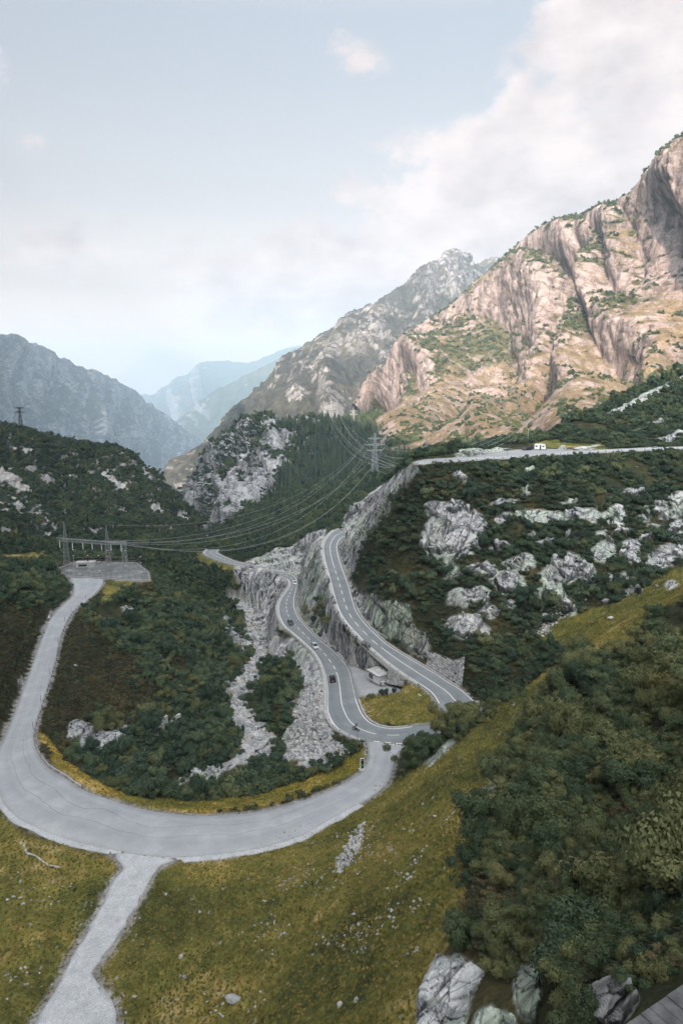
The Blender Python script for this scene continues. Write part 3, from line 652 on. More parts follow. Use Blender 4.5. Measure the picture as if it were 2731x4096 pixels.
left_rows = [
 [(-1500,1050,2300),(-900,1150,2400),(-400,1250,2550),(0,1335,2700),(70,1348,2730),(147,1380,2760),(261,1431,2800),(370,1482,2850),(459,1520,2900),(510,1549,2930),(587,1606,2980),(663,1648,3030),(721,1699,3080),(765,1740,3120),(830,1775,3200),(900,1860,3300)],
 [(-1600,1500,1900),(-1000,1550,2000),(-500,1580,2150),(-90,1600,2300),(0,1610,2320),(90,1625,2350),(210,1650,2400),(330,1690,2450),(430,1710,2520),(490,1730,2560),(570,1760,2620),(650,1785,2680),(710,1815,2740),(755,1840,2780),(800,1860,2850),(850,1920,2950)],
 [(-1700,2050,1500),(-1100,2080,1600),(-600,2100,1700),(-180,2100,1800),(-60,2100,1830),(50,2090,1850),(180,2080,1880),(310,2070,1950),(420,2060,2000),(490,2050,2060),(570,2040,2130),(650,2030,2200),(710,2025,2280),(755,2020,2350),(790,2020,2420),(830,2020,2500)]]
_lk = lambda px: float(np.interp(px, [-1700, -400, 0, 400, 900], [1.05, 1.3, 1.6, 2.1, 2.9]))
left_rows = [[(p[0], p[1], p[2] * _lk(p[0])) for p in r] for r in left_rows]
sheet('blue_mountain', left_rows, 340, 200, lambda V, n: ribs(V, n, 260, 800, 110, 260, 18, .011, 300, -.2) + n * crags(V, 110, 42, 13, 6)[..., None],
 mcol((.21, .21, .22), (.028, .036, .027), (.042, .048, .032), .76, 310, .0028, gw=-.2), M_FAR, 'steep shaded mountain in blue haze falling to the valley')
far1 = [[(450,1640,8000),(548,1577,8000),(606,1574,7900),(650,1542,7600),(689,1514,7500),(740,1491,7400),(784,1456,7300),(823,1446,7300),(1000,1443,7300),(1150,1400,7300),(1400,1380,7300)],
        [(450,1720,7000),(560,1690,6900),(620,1690,6700),(670,1680,6500),(710,1660,6400),(760,1650,6300),(810,1640,6200),(850,1640,6200),(1000,1640,6200),(1150,1640,6200),(1400,1640,6200)],
        [(450,1850,6000),(560,1850,5900),(620,1850,5700),(670,1850,5500),(710,1850,5400),(760,1850,5300),(810,1850,5200),(850,1850,5200),(1000,1850,5200),(1150,1850,5200),(1400,1850,5200)]]
sheet('far_mountain', far1, 200, 90, lambda V, n: ribs(V, n, 360, 1700, 170, 560, 45, .0055, 400), mcol((.16, .165, .17), (.03, .045, .025), (.05, .058, .035), .75, 410, .0014, gw=-.4), M_FAR, 'farthest pale mountain at the end of the valley, its top in cloud', far=1.9)
far2 = [[(700,1700,5200),(730,1662,5200),(800,1610,5100),(900,1540,5000),(1000,1490,4900),(1110,1430,4900),(1250,1380,4900),(1450,1330,4900)],
        [(720,1760,4700),(770,1740,4700),(850,1710,4500),(940,1680,4400),(1040,1650,4300),(1140,1620,4300),(1280,1600,4300),(1450,1580,4300)],
        [(740,1850,4200),(800,1850,4200),(880,1850,4000),(970,1850,3900),(1070,1850,3800),(1160,1850,3800),(1290,1850,3800),(1450,1850,3800)]]
sheet('far_spur', far2, 160, 80, lambda V, n: ribs(V, n, 280, 1300, 130, 480, 38, .0065, 450), mcol((.16, .165, .17), (.03, .045, .025), (.05, .058, .035), .78, 460, .0016, gw=-.4), M_FAR, 'pale wooded spur below the farthest mountain', far=1.9)
knoll_rows = [
 [(640,2060,1150),(760,1930,1130),(832,1800,1110),(870,1770,1100),(928,1715,1080),(985,1669,1060),(1055,1657,1050),(1087,1659,1050),(1130,1686,1050),(1215,1688,1050),(1310,1690,1050),(1374,1692,1050),(1470,1712,1040),(1565,1738,1030),(1693,1758,1000),(1800,1780,960)],
 [(690,2080,1090),(790,1980,1050),(850,1900,1020),(890,1860,1000),(950,1820,985),(1010,1795,970),(1070,1790,965),(1110,1790,960),(1160,1800,950),(1240,1800,940),(1330,1800,930),(1400,1795,920),(1500,1795,900),(1590,1800,870),(1700,1805,840),(1800,1815,800)],
 [(720,2130,1040),(800,2060,1000),(860,2000,975),(910,1980,955),(970,1960,935),(1030,1940,915),(1090,1925,895),(1130,1915,880),(1190,1910,860),(1270,1900,840),(1350,1885,820),(1420,1870,800),(1520,1850,780),(1610,1840,760),(1710,1830,740),(1800,1835,700)],
 [(760,2180,1000),(820,2130,940),(880,2115,900),(950,2110,850),(1010,2105,800),(1080,2100,760),(1150,2090,730),(1200,2080,715),(1260,2060,700),(1330,2030,690),(1400,1990,680),(1460,1950,675),(1540,1910,670),(1620,1880,660),(1710,1860,650),(1800,1860,630)],
 [(800,2240,900),(860,2200,850),(920,2190,800),(980,2185,760),(1040,2180,720),(1110,2170,690),(1180,2160,670),(1240,2150,660),(1300,2120,650),(1370,2080,640),(1440,2040,630),(1500,2000,620),(1580,1960,610),(1650,1930,600),(1730,1910,590),(1800,1900,570)]]
CLIFF = [(905,2090),(870,2050),(880,1960),(920,1880),(960,1830),(1010,1800),(1060,1790),(1090,1830),(1130,1850),(1110,1900),(1080,1960),(1040,2020),(990,2060),(950,2090)]
KN = sheet('wooded_knoll', knoll_rows, 350, 260, lambda V, n: ribs(V, n, 40, 90, 18, 34, 3, .09, 500) + n * crags(V, 20, 7, 5, 2)[..., None],
 mcol((.34, .345, .35), (.018, .024, .014), (.035, .038, .02), .80, 510, .02, gw=-.2, rpoly=[(CLIFF, .75), ([(1040,1740),(1090,1715),(1160,1715),(1190,1740),(1170,1780),(1060,1785),(1030,1770)], .8), ([(740,2000),(830,1900),(880,1880),(900,1960),(860,2080),(780,2060)], .35), ([(1060,1660),(1110,1670),(1120,1690),(1060,1690)], .7),([(960,1690),(1000,1665),(1010,1680),(940,1740)],.6)],
      vpoly=[([(1130,1700),(1400,1690),(1600,1740),(1800,1800),(1800,1900),(1500,1960),(1200,2110),(1040,2110),(1110,1920),(1190,1800)], .55)]), M_MID, 'dark wooded knoll with a pale streaked cliff in the middle of the valley')
dark_rows = [
 [(-1500,1250,650),(-900,1480,700),(-400,1610,740),(-120,1680,760),(0,1705,770),(83,1721,775),(159,1740,780),(255,1769,790),(344,1786,795),(400,1790,800),(459,1810,800),(523,1829,800),(555,1855,798),(587,1877,795),(625,1900,790),(663,1938,785),(702,1970,780),(733,2008,775),(765,2040,765),(804,2078,755),(829,2123,750),(860,2200,740)],
 [(-1500,1800,500),(-900,1900,540),(-400,1950,580),(-120,1960,600),(0,1960,610),(83,1965,615),(159,1970,622),(255,1975,630),(344,1980,640),(400,1985,645),(459,1990,650),(523,2000,655),(560,2010,660),(595,2020,662),(635,2030,665),(675,2045,668),(715,2060,670),(750,2080,672),(785,2100,675),(820,2130,680),(850,2160,685),(880,2220,690)],
 [(-1500,2250,360),(-900,2260,390),(-400,2240,410),(-120,2230,425),(0,2225,435),(83,2225,440),(159,2225,447),(255,2225,455),(344,2225,465),(400,2225,472),(459,2225,480),(523,2225,490),(570,2225,500),(610,2225,510),(655,2225,520),(695,2220,530),(735,2220,542),(770,2220,555),(810,2220,570),(840,2225,585),(870,2235,600),(900,2260,620)]]
SLAB = [[(-60,1850),(60,1900),(150,2000),(200,2070),(260,2160),(290,2200),(230,2220),(180,2160),(110,2090),(60,2060),(-60,2030)], [(0,1880),(60,1900),(130,1960),(90,1970),(0,1920)], [(0,2100),(60,2120),(110,2170),(60,2170),(0,2140)], [(160,1900),(200,1895),(235,1930),(190,1930)], [(220,2020),(260,2030),(300,2090),(350,2110),(330,2115),(270,2080)],
 [(360,1960),(400,1980),(450,2000),(520,2060),(500,2065),(420,2010)], [(410,1890),(440,1890),(520,1950),(510,1970),(450,1940)], [(85,1795),(130,1800),(125,1815),(95,1812)], [(170,1765),(225,1772),(270,1810),(220,1790)], [(330,1850),(380,1860),(380,1875),(340,1868)], [(540,1990),(600,1990),(660,2050),(640,2060),(560,2010)], [(250,1950),(300,1960),(340,1985),(310,1985),(260,1970)], [(560,1860),(580,1870),(625,1925),(600,1930),(560,1900)], [(120,1790),(135,1790),(130,1815),(90,1812)], [(720,2040),(760,2070),(755,2080),(710,2060)], [(345,2100),(380,2110),(420,2140),(380,2140)], [(30,1715),(60,1718),(80,1728),(40,1730)]]
DK = sheet('dark_ridge', dark_rows, 400, 240, lambda V, n: ribs(V, n, 34, 100, 14, 34, 3, .1, 600, -.3) + n * crags(V, 18, 7, 4, 2)[..., None],
 mcol((.46, .45, .44), DARK, (.026, .028, .015), .92, 610, .03, gw=-.2, soft=.06, rpoly=[(p, 1.1) for p in SLAB]), M_MID, 'dark scrub covered ridge with pale granite slabs on the left of the valley')
# the shaded mountain flank behind and to the left of the viewpoint that holds the low sun off the valley
def shade_flank():
    edge = [(700, -300, 120), (420, 150, 52), (300, 380, 22), (225, 450, 4), (128, 590, -44), (60, 800, -48), (0, 1000, -40), (-120, 1150, -30), (-300, 1500, 20), (-500, 2200, 120)]
    dist = [1150] * 10
    crest = np.array([np.array(e) + TOSUN * s for e, s in zip(edge, dist)])
    side = np.array([-TOSUN[0], -TOSUN[1], 0]); side /= np.linalg.norm(side)
    rows = [crest - side * 500 - np.array([0, 0, 300]), crest - side * 200 - np.array([0, 0, 90]), crest, crest + side * 90 - np.array([0, 0, 120]), crest + side * 170 - np.array([0, 0, 300]), crest + side * 240 - np.array([0, 0, 480])]
    W = catmull_rows(np.array(rows).transpose(1, 0, 2), 160).transpose(1, 0, 2); V = catmull_rows(W, 70).transpose(1, 0, 2)
    n = grid_normals(V); V = V + n * (10 * fbm(V, .008, 4, seed=700))[..., None]
    c, rk = mcol(GREY, SCRUB, TURF, .6, 710, .012, cavw=0)(V, n, *project(V)[:2])
    me = mesh_np('shaded_flank', V.reshape(-1, 3), grid_faces(160, 70)); set_color(me, c.reshape(-1, 3)); set_float(me, rk, 'rock')
    tag(link('shaded_flank', me, M_MID), 'rocky mountain flank behind the viewpoint that shades the valley', kind='structure')
shade_flank()
# valley floor out to the horizon
me = mesh_np('valley_ground', np.array([(x * 17000, y * 19000 + 10000, -1500) for x in (-1, 0, 1) for y in (-1, 0, 1)]), grid_faces(3, 3))
set_color(me, (.03, .04, .02)); set_float(me, np.zeros(9), 'rock')
tag(link('valley_ground', me, M_FAR), 'valley floor far below the roads', kind='structure')

# ------------------------------------------------------------------ asphalt, markings
def asphalt(name, c0, c1, grain=18.0, crack=0.0):
    m, nt, b = newmat(name); L = nt.links.new
    geo = N(nt, 'ShaderNodeNewGeometry')
    n1 = N(nt, 'ShaderNodeTexNoise', i_Scale=.22, i_Detail=6.0, i_Roughness=.6); n2 = N(nt, 'ShaderNodeTexNoise', i_Scale=grain, i_Detail=3.0)
    for n in (n1, n2): L(geo.outputs['Position'], n.inputs['Vector'])
    c = ramp(nt, n1.outputs[0], [(.25, tuple(x * .88 for x in c0)), (.5, c0), (.75, c1)])
    g = ramp(nt, n2.outputs[0], [(.3, (.8, .8, .8)), (.7, (1.15, 1.15, 1.15))])
    c = mixc(nt, 1.0, c, g, 'MULTIPLY')
    # wheel tracks and tar seams run along the road (attribute: across, along)
    ac = N(nt, 'ShaderNodeAttribute', attribute_name='across')
    tr = ramp(nt, ac.outputs['Fac'], [(0, (1.12, 1.12, 1.1)), (.08, (1, 1, 1)), (.2, (.86, .87, .88)), (.32, (1, 1, 1)), (.5, (1.03, 1.03, 1.03)), (.68, (.88, .89, .9)), (.8, (1, 1, 1)), (1, (1.12, 1.12, 1.1))])
    c = mixc(nt, .8, c, mixc(nt, 1.0, c, tr, 'MULTIPLY'))
    if crack:
        wv = N(nt, 'ShaderNodeTexNoise', i_Scale=.09, i_Detail=3.0); L(geo.outputs['Position'], wv.inputs['Vector'])
        s = N(nt, 'ShaderNodeMath', operation='MULTIPLY_ADD'); L(wv.outputs[0], s.inputs[0]); s.inputs[1].default_value = .35; L(ac.outputs['Fac'], s.inputs[2])
        seam = ramp(nt, s.outputs[0], [(.468, (1, 1, 1)), (.4795, (.50, .50, .51)), (.484, (.93, .93, .93)), (.60, (.93, .93, .93)), (.728, (1, 1, 1)), (.739, (.55, .55, .56)), (.746, (1, 1, 1))])
        c = mixc(nt, crack, c, mixc(nt, 1.0, c, seam, 'MULTIPLY'))
    L(c, b.inputs['Base Color'])
    bp = N(nt, 'ShaderNodeBump', i_Strength=.25, i_Distance=.03); L(n2.outputs[0], bp.inputs['Height']); L(bp.outputs[0], b.inputs['Normal'])
    b.inputs['Roughness'].default_value = .8; b.inputs['Specular IOR Level'].default_value = .3
    return m
M_ASPH = asphalt('main_road_asphalt', (.235, .258, .270), (.295, .318, .330))
M_ASPO = asphalt('old_bleached_asphalt', (.42, .44, .465), (.52, .535, .56), crack=.9)
M_ASPL = asphalt('lay_by_asphalt', (.36, .375, .39), (.45, .46, .475))
M_LINE = plain('road_paint_white', (.80, .80, .80), .6, var=.06)
M_PINK = plain('road_paint_faded_pink', (.72, .58, .57), .6, var=.1)
def road_mesh(name, rd, mat, label, lift=0.0, n=8, skirt=.5):
    w = np.linspace(0, 1, n)
    V = rd[:, None, :3] * (1 - w)[None, :, None] + rd[:, None, 3:] * w[None, :, None]
    V = V + np.array([0, 0, lift])
    lo0 = V[:, :1] - np.array([0, 0, skirt]); lo1 = V[:, -1:] - np.array([0, 0, skirt])
    V = np.concatenate([lo0, V, lo1], 1)
    me = mesh_np(name, V.reshape(-1, 3), grid_faces(len(rd), n + 2)); set_float(me, np.tile(np.r_[0, w, 1], len(rd)), 'across')
    return tag(link(name, me, mat), label, kind='structure')
# the access road passes just under the edge of the main road
ROADO = road_mesh('main_road', ROAD_LO, M_ASPH, 'grey two lane pass road winding down beside the river gorge', .02)
ROADU = road_mesh('upper_road', ROAD_UP, M_ASPH, 'grey two lane pass road climbing between rock walls', .02)
ROADH = road_mesh('hairpin_road', ROAD_HP, M_ASPH, 'hairpin of the pass road behind the bushes', .015)
ROADA = road_mesh('access_road', ROAD_AC, M_ASPO, 'pale bleached access road sweeping round to the substation', -.01)
def along(rd, w, off=0.0):
    """polyline at fraction w across plus off metres from that edge"""
    a, b = rd[:, :3], rd[:, 3:]
    side = b - a; side /= np.linalg.norm(side, axis=1)[:, None]
    tan = np.gradient((a + b) / 2, axis=0); tan /= np.linalg.norm(tan, axis=1)[:, None]
    perp = side - (side * tan).sum(1)[:, None] * tan; perp /= np.linalg.norm(perp, axis=1)[:, None]
    return a * (1 - w) + b * w + perp * off
def line_strip(name, P, width, parent, mat=None, lift=.030, thick=.003):
    tan = np.gradient(P, axis=0); tan /= np.linalg.norm(tan, axis=1)[:, None] + 1e-9
    perp = np.stack([-tan[:, 1], tan[:, 0], np.zeros(len(P))], -1); perp /= np.linalg.norm(perp, axis=1)[:, None]
    up = np.array([0, 0, lift])
    V = np.stack([P - perp * width / 2 + up, P + perp * width / 2 + up], 1)
    return link(name, mesh_np(name, V.reshape(-1, 3), grid_faces(len(P), 2)), mat or M_LINE, parent)
def arclen(P): return np.r_[0, np.cumsum(np.linalg.norm(np.diff(P, axis=0), axis=1))]
def sub(P, s0, s1, step=1.0):
    s = arclen(P); q = np.linspace(s0, s1, max(2, int((s1 - s0) / step) + 1))
    return np.stack([np.interp(q, s, P[:, k]) for k in range(3)], -1)
def dashes(name, P, s0, s1, dash, gap, width, parent):
    s = s0
    while s + dash < s1:
        line_strip(name, sub(P, s, s + dash), width, parent, lift=.032); s += dash + gap
def s_at(P, px, py):
    qx, qy, _ = project(P); return arclen(P)[((qx - px) ** 2 + (qy - py) ** 2).argmin()]
_p = along(ROAD_LO, 1, -.45); _s1, _s2 = s_at(_p, 1437, 2788), s_at(_p, 1384, 2662)
line_strip('edge_line', sub(_p, 0, _s1), .26, ROADO); line_strip('edge_line', sub(_p, _s2, arclen(_p)[-1]), .26, ROADO); dashes('dotted_line', _p, _s1 + .6, _s2, .7, .7, .26, ROADO)
_p = along(ROAD_LO, 0, .5); line_strip('edge_line', sub(_p, s_at(_p, 1440, 2958), arclen(_p)[-1]), .26, ROADO)
line_strip('edge_line', along(ROAD_UP, 0, .5), .26, ROADU); line_strip('edge_line', along(ROAD_UP, 1, -.5), .26, ROADU)
_c0 = along(ROAD_LO, .5); sA, sB = s_at(_c0, 1500, 2936), s_at(_c0, 1335, 2690)
dashes('lane_dash', _c0, 2, sA, 3.0, 2.2, .2, ROADO); line_strip('lane_line', sub(_c0, sA, sB), .24, ROADO); dashes('lane_dash', _c0, sB + 2.5, arclen(_c0)[-1], 3.4, 3.2, .24, ROADO)
_c1 = along(ROAD_UP, .5); sC, sD = s_at(_c1, 1530, 2590), s_at(_c1, 1345, 2270)
line_strip('lane_line', sub(_c1, 0, sC), .24, ROADU); dashes('lane_dash', _c1, sC + 2.2, sD, 3.6, 3.4, .24, ROADU); line_strip('lane_line', sub(_c1, sD, arclen(_c1)[-1]), .22, ROADU)
_p = along(ROAD_LO, 0, .3); dashes('give_way_dash', _p, s_at(_p, 1640, 2975), s_at(_p, 1448, 2962), 1.6, 1.2, .3, ROADO)
# gravel track
M_GRAV, nt, b = newmat('white_gravel')
geo = N(nt, 'ShaderNodeNewGeometry'); n1 = N(nt, 'ShaderNodeTexNoise', i_Scale=.5, i_Detail=6.0, i_Roughness=.65); n2 = N(nt, 'ShaderNodeTexNoise', i_Scale=7.0, i_Detail=4.0)
for n in (n1, n2): nt.links.new(geo.outputs['Position'], n.inputs['Vector'])
c = mixc(nt, 1.0, ramp(nt, n1.outputs[0], [(.3, (.48, .50, .525)), (.7, (.70, .72, .74))]), ramp(nt, n2.outputs[0], [(.3, (.62, .62, .62)), (.65, (1.15, 1.15, 1.15))]), 'MULTIPLY')
nt.links.new(c, b.inputs['Base Color']); bp = N(nt, 'ShaderNodeBump', i_Strength=.7, i_Distance=.12); nt.links.new(n2.outputs[0], bp.inputs['Height']); nt.links.new(bp.outputs[0], b.inputs['Normal'])
def ragged(rd, amp, seed):
    r = rd.copy(); d = r[:, 3:] - r[:, :3]; d /= np.linalg.norm(d, axis=1)[:, None]
    r[:, :3] += d * (amp * fbm(r[:, :3], .5, 3, seed=seed))[:, None]; r[:, 3:] += d * (amp * fbm(r[:, 3:], .5, 3, seed=seed + 4))[:, None]
    return r
road_mesh('gravel_track', ragged(TRACK, .45, 5), M_GRAV, 'white gravel track running from the bend down to the corner', .03, n=12)
# gravel shoulder outside the bend
_o = ROAD_AC[(project(ROAD_AC[:, 3:])[1] > 3150) & (project(ROAD_AC[:, 3:])[0] < 1450)]
_d = _o[:, 3:] - _o[:, :3]; _d /= np.linalg.norm(_d, axis=1)[:, None]
_sh = np.c_[_o[:, 3:] - _d * .3, _o[:, 3:] + _d * (1.15 + .5 * fbm(_o[:, 3:], .35, 3, seed=3))[:, None] - np.array([0, 0, .05])]
road_mesh('gravel_verge', _sh, M_GRAV, 'pale gravel verge along the outside of the bend', .02, n=4)
road_mesh('lay_by_road', ROAD_PK, M_ASPL, 'pale road past the lay-by above the slope', .02)

# ------------------------------------------------------------------ foliage
RNG = np.random.RandomState(11)
def leaf_mat(name, stops, fine=5.0, rough=.65, patch=.5):
    m, nt, b = newmat(name); L = nt.links.new
    oi = N(nt, 'ShaderNodeObjectInfo'); geo = N(nt, 'ShaderNodeNewGeometry')
    nz = N(nt, 'ShaderNodeTexNoise', i_Scale=fine, i_Detail=3.0); L(geo.outputs['Position'], nz.inputs['Vector'])
    n2 = N(nt, 'ShaderNodeTexNoise', i_Scale=.06, i_Detail=2.0); L(geo.outputs['Position'], n2.inputs['Vector'])
    a = N(nt, 'ShaderNodeMath', operation='MULTIPLY_ADD'); L(nz.outputs[0], a.inputs[0]); a.inputs[1].default_value = .55; 
    h = N(nt, 'ShaderNodeMath', operation='MULTIPLY_ADD'); L(oi.outputs['Random'], h.inputs[0]); h.inputs[1].default_value = .55; h.inputs[2].default_value = -.07 - patch / 2
    h2 = N(nt, 'ShaderNodeMath', operation='MULTIPLY_ADD'); L(n2.outputs[0], h2.inputs[0]); h2.inputs[1].default_value = patch; h2b = h2; L(h.outputs[0], h2.inputs[2])
    L(h2.outputs[0], a.inputs[2])
    L(ramp(nt, a.outputs[0], stops), b.inputs['Base Color'])
    b.inputs['Roughness'].default_value = rough; b.inputs['Specular IOR Level'].default_value = .2
    return m
M_ALDER = leaf_mat('alder_leaves', [(.10, (0.041, 0.068, 0.041)), (.34, (0.078, 0.112, 0.056)), (.56, (0.127, 0.151, 0.066)), (.76, (0.183, 0.183, 0.076)), (.98, (0.268, 0.220, 0.088))])
M_ALDERD = leaf_mat('dark_alder_leaves', [(.12, (0.032, 0.059, 0.043)), (.4, (0.065, 0.105, 0.065)), (.65, (0.113, 0.151, 0.082)), (.9, (0.217, 0.222, 0.093))])
M_PINE = leaf_mat('mountain_pine_needles', [(.12, (0.023, 0.037, 0.027)), (.4, (0.040, 0.068, 0.040)), (.65, (0.070, 0.096, 0.046)), (.92, (0.135, 0.135, 0.055))])
M_HEATH = leaf_mat('heather_and_bilberry', [(.12, (0.038, 0.049, 0.027)), (.4, (0.068, 0.070, 0.035)), (.62, (0.105, 0.089, 0.054)), (.92, (0.176, 0.155, 0.054))])
M_SPRUCE = leaf_mat('spruce_needles', [(.12, (0.019, 0.031, 0.023)), (.5, (0.038, 0.060, 0.038)), (.9, (0.071, 0.088, 0.050))], fine=1.0)
M_BARK = plain('grey_bark', (.075, .062, .05), .9, var=.3, scale=8)
M_GRASS = leaf_mat('dry_alpine_grass', [(.1, (.076, .088, .026)), (.35, (.155, .158, .040)), (.55, (.235, .20, .050)), (.75, (.34, .255, .076)), (.95, (.44, .36, .18))], fine=2.0, patch=1.1)
def leaf_cards(P, nrm, size, rs, tilt=.42, aspect=.62):
    """one bent leaf spray (two triangles) at each point"""
    n = len(P)
    d = nrm + rs.normal(size=(n, 3)) * tilt; d /= np.linalg.norm(d, axis=1)[:, None]
    a = np.cross(d, rs.normal(size=(n, 3))); a /= np.linalg.norm(a, axis=1)[:, None] + 1e-9
    b = np.cross(d, a); s = (size * rs.uniform(.6, 1.4, n))[:, None]
    V = np.stack([P - a * s * .9 - b * s * aspect, P + a * s * .9 - b * s * aspect, P + b * s * 1.1 + d * s * .2], 1)
    return V.reshape(-1, 3), np.arange(3 * n).reshape(n, 3)
def crown_mesh(name, seed, nleaf, size, lobes=7, flat=.72, up=0.0, core=True):
    rs = np.random.RandomState(seed)
    C = rs.normal(size=(lobes, 3)) * np.array([.50, .50, .40]); C[:, 2] = np.abs(C[:, 2]) + .30
    R = rs.uniform(.24, .44, lobes)
    per = (R ** 2 / (R ** 2).sum() * nleaf).astype(int); PP = []; NN = []
    for c, r, k in zip(C, R, per):
        d = rs.normal(size=(k, 3)); d[:, 2] = np.where(d[:, 2] < -.5, -d[:, 2] * .6, d[:, 2]); d /= np.linalg.norm(d, axis=1)[:, None]
        rad = r * (rs.uniform(.5, 1.0, k) ** .5) * (1 + .5 * noise3(d * 2.6 + c, 1.0, seed % 50) + .22 * noise3(d * 6.0 + c, 1.0, seed % 50 + 3)) * np.where(rs.uniform(0, 1, k) < .14, rs.uniform(1.0, 1.38, k), 1)
        p = c + d * rad[:, None] * np.array([1, 1, flat]); PP.append(p); NN.append(d + np.array([0, 0, up]))
    P = np.vstack(PP); Nn = np.vstack(NN); keep = P[:, 2] > -.02; P, Nn = P[keep], Nn[keep]
    V, Fc = leaf_cards(P, Nn, np.full(len(P), size), rs)
    V[:, 2] = np.maximum(V[:, 2], -.05)
    if core:
        bm = bmesh.new()
        for c, r in zip(C, R):
            bmesh.ops.create_icosphere(bm, subdivisions=1, radius=r * .62, matrix=Matrix.Translation((c[0], c[1], max(c[2], r * .5))) @ Matrix.Diagonal((1, 1, flat, 1)))
        bm.verts.ensure_lookup_table(); bm.verts.index_update()
        cv = np.array([v.co[:] for v in bm.verts]); cf = np.array([[v.index for v in f.verts] + [f.verts[2].index] for f in bm.faces]); bm.free()
        me = bpy.data.meshes.new(name)
        faces = [tuple(f) for f in Fc] + [tuple(f[:3] + len(V)) for f in cf]
        me.from_pydata([tuple(v) for v in np.vstack([V, cv])], [], faces); me.update()
    else: me = mesh_np(name, V, Fc, False)
    return me
def tube(bm, pts, radii, n=5):
    prev = None
    for i, (p, r) in enumerate(zip(pts, radii)):
        p = Vector(p); d = (Vector(pts[min(i + 1, len(pts) - 1)]) - Vector(pts[max(i - 1, 0)])).normalized()
        a = d.orthogonal().normalized(); b2 = d.cross(a)
        ring = [bm.verts.new(p + (a * math.cos(2 * math.pi * k / n) + b2 * math.sin(2 * math.pi * k / n)) * r) for k in range(n)]
        if prev:
            for k in range(n): bm.faces.new((prev[k], prev[(k + 1) % n], ring[(k + 1) % n], ring[k]))
        prev = ring
    return bm
def stem_mesh(name, seed, h=.8):
    rs = np.random.RandomState(seed); bm = bmesh.new()
    for k in range(5):
        a = rs.uniform(0, 6.28); o = rs.uniform(.15, .5)
        tube(bm, [(0, 0, -.25), (o * .3 * math.cos(a), o * .3 * math.sin(a), h * .35), (o * math.cos(a), o * math.sin(a), h * rs.uniform(.7, .95))], [.045, .032, .012], 5)
    me = bpy.data.meshes.new(name); bm.to_mesh(me); bm.free(); return me
def spruce_mesh(name, seed, tiers=9, seg=8):
    """tiers of drooping uneven branches on a thin trunk, height 1"""
    rs = np.random.RandomState(seed); V = []; Fc = []
    for t in range(tiers):
        z = .08 + .88 * t / tiers; r = .19 * (1 - t / tiers) ** .85 + .012; off = rs.uniform(0, 6.28)
        for k in range(seg):
            a = off + 2 * math.pi * k / seg + rs.uniform(-.2, .2); rr = r * rs.uniform(.6, 1.15); w = 2 * math.pi / seg * .6
            top = z + .11 + rs.uniform(-.01, .01); bz = z - .03 * rs.uniform(.3, 1.6); i = len(V)
            V += [(0, 0, top), (rr * .75 * math.cos(a - w), rr * .75 * math.sin(a - w), bz + .02), (rr * math.cos(a), rr * math.sin(a), bz - .01), (rr * .75 * math.cos(a + w), rr * .75 * math.sin(a + w), bz + .02)]
            Fc.append((i, i + 1, i + 2, i + 3))
    i = len(V); V += [(.012, 0, -.05), (-.006, .01, -.05), (-.006, -.01, -.05), (0, 0, .97)]
    Fc += [(i, i + 1, i + 3, i + 3), (i + 1, i + 2, i + 3, i + 3), (i + 2, i, i + 3, i + 3)]
    me = bpy.data.meshes.new(name); me.from_pydata(V, [], [tuple(dict.fromkeys(f)) for f in Fc]); me.update(); return me
def tuft_mesh(name, seed, n=14, core=False):
    rs = np.random.RandomState(seed); V = []; Fc = []
    for k in range(n):
        a = rs.uniform(0, 6.28); r = rs.uniform(0, .45); h = rs.uniform(.5, 1.0); lean = rs.uniform(.15, .6); b = rs.uniform(0, 6.28); w = rs.uniform(.05, .11)
        x, y = r * math.cos(a), r * math.sin(a); i = len(V); ux, uy = -math.sin(b) * w, math.cos(b) * w
        V += [(x - ux, y - uy, -.1), (x + ux, y + uy, -.1), (x + lean * math.cos(b), y + lean * math.sin(b), h)]
        Fc.append((i, i + 1, i + 2))
    me = bpy.data.meshes.new(name); me.from_pydata(V, [], Fc); me.update(); return me
def rock_mesh(name, seed, sub=2, squash=.7):
    rs = np.random.RandomState(seed); bm = bmesh.new(); bmesh.ops.create_icosphere(bm, subdivisions=sub, radius=1.0)
    planes = rs.normal(size=(9, 3)); planes /= np.linalg.norm(planes, axis=1)[:, None]; dd = rs.uniform(.55, .85, 9)
    for v in bm.verts:
        p = np.array(v.co)
        for n_, d_ in zip(planes, dd):
            e = p @ n_ - d_
            if e > 0: p = p - n_ * e
        p = p + .05 * rs.normal(size=3); v.co = p * np.array([1, rs.uniform(.97, 1.03), squash])
    me = bpy.data.meshes.new(name); bm.to_mesh(me); bm.free(); return me

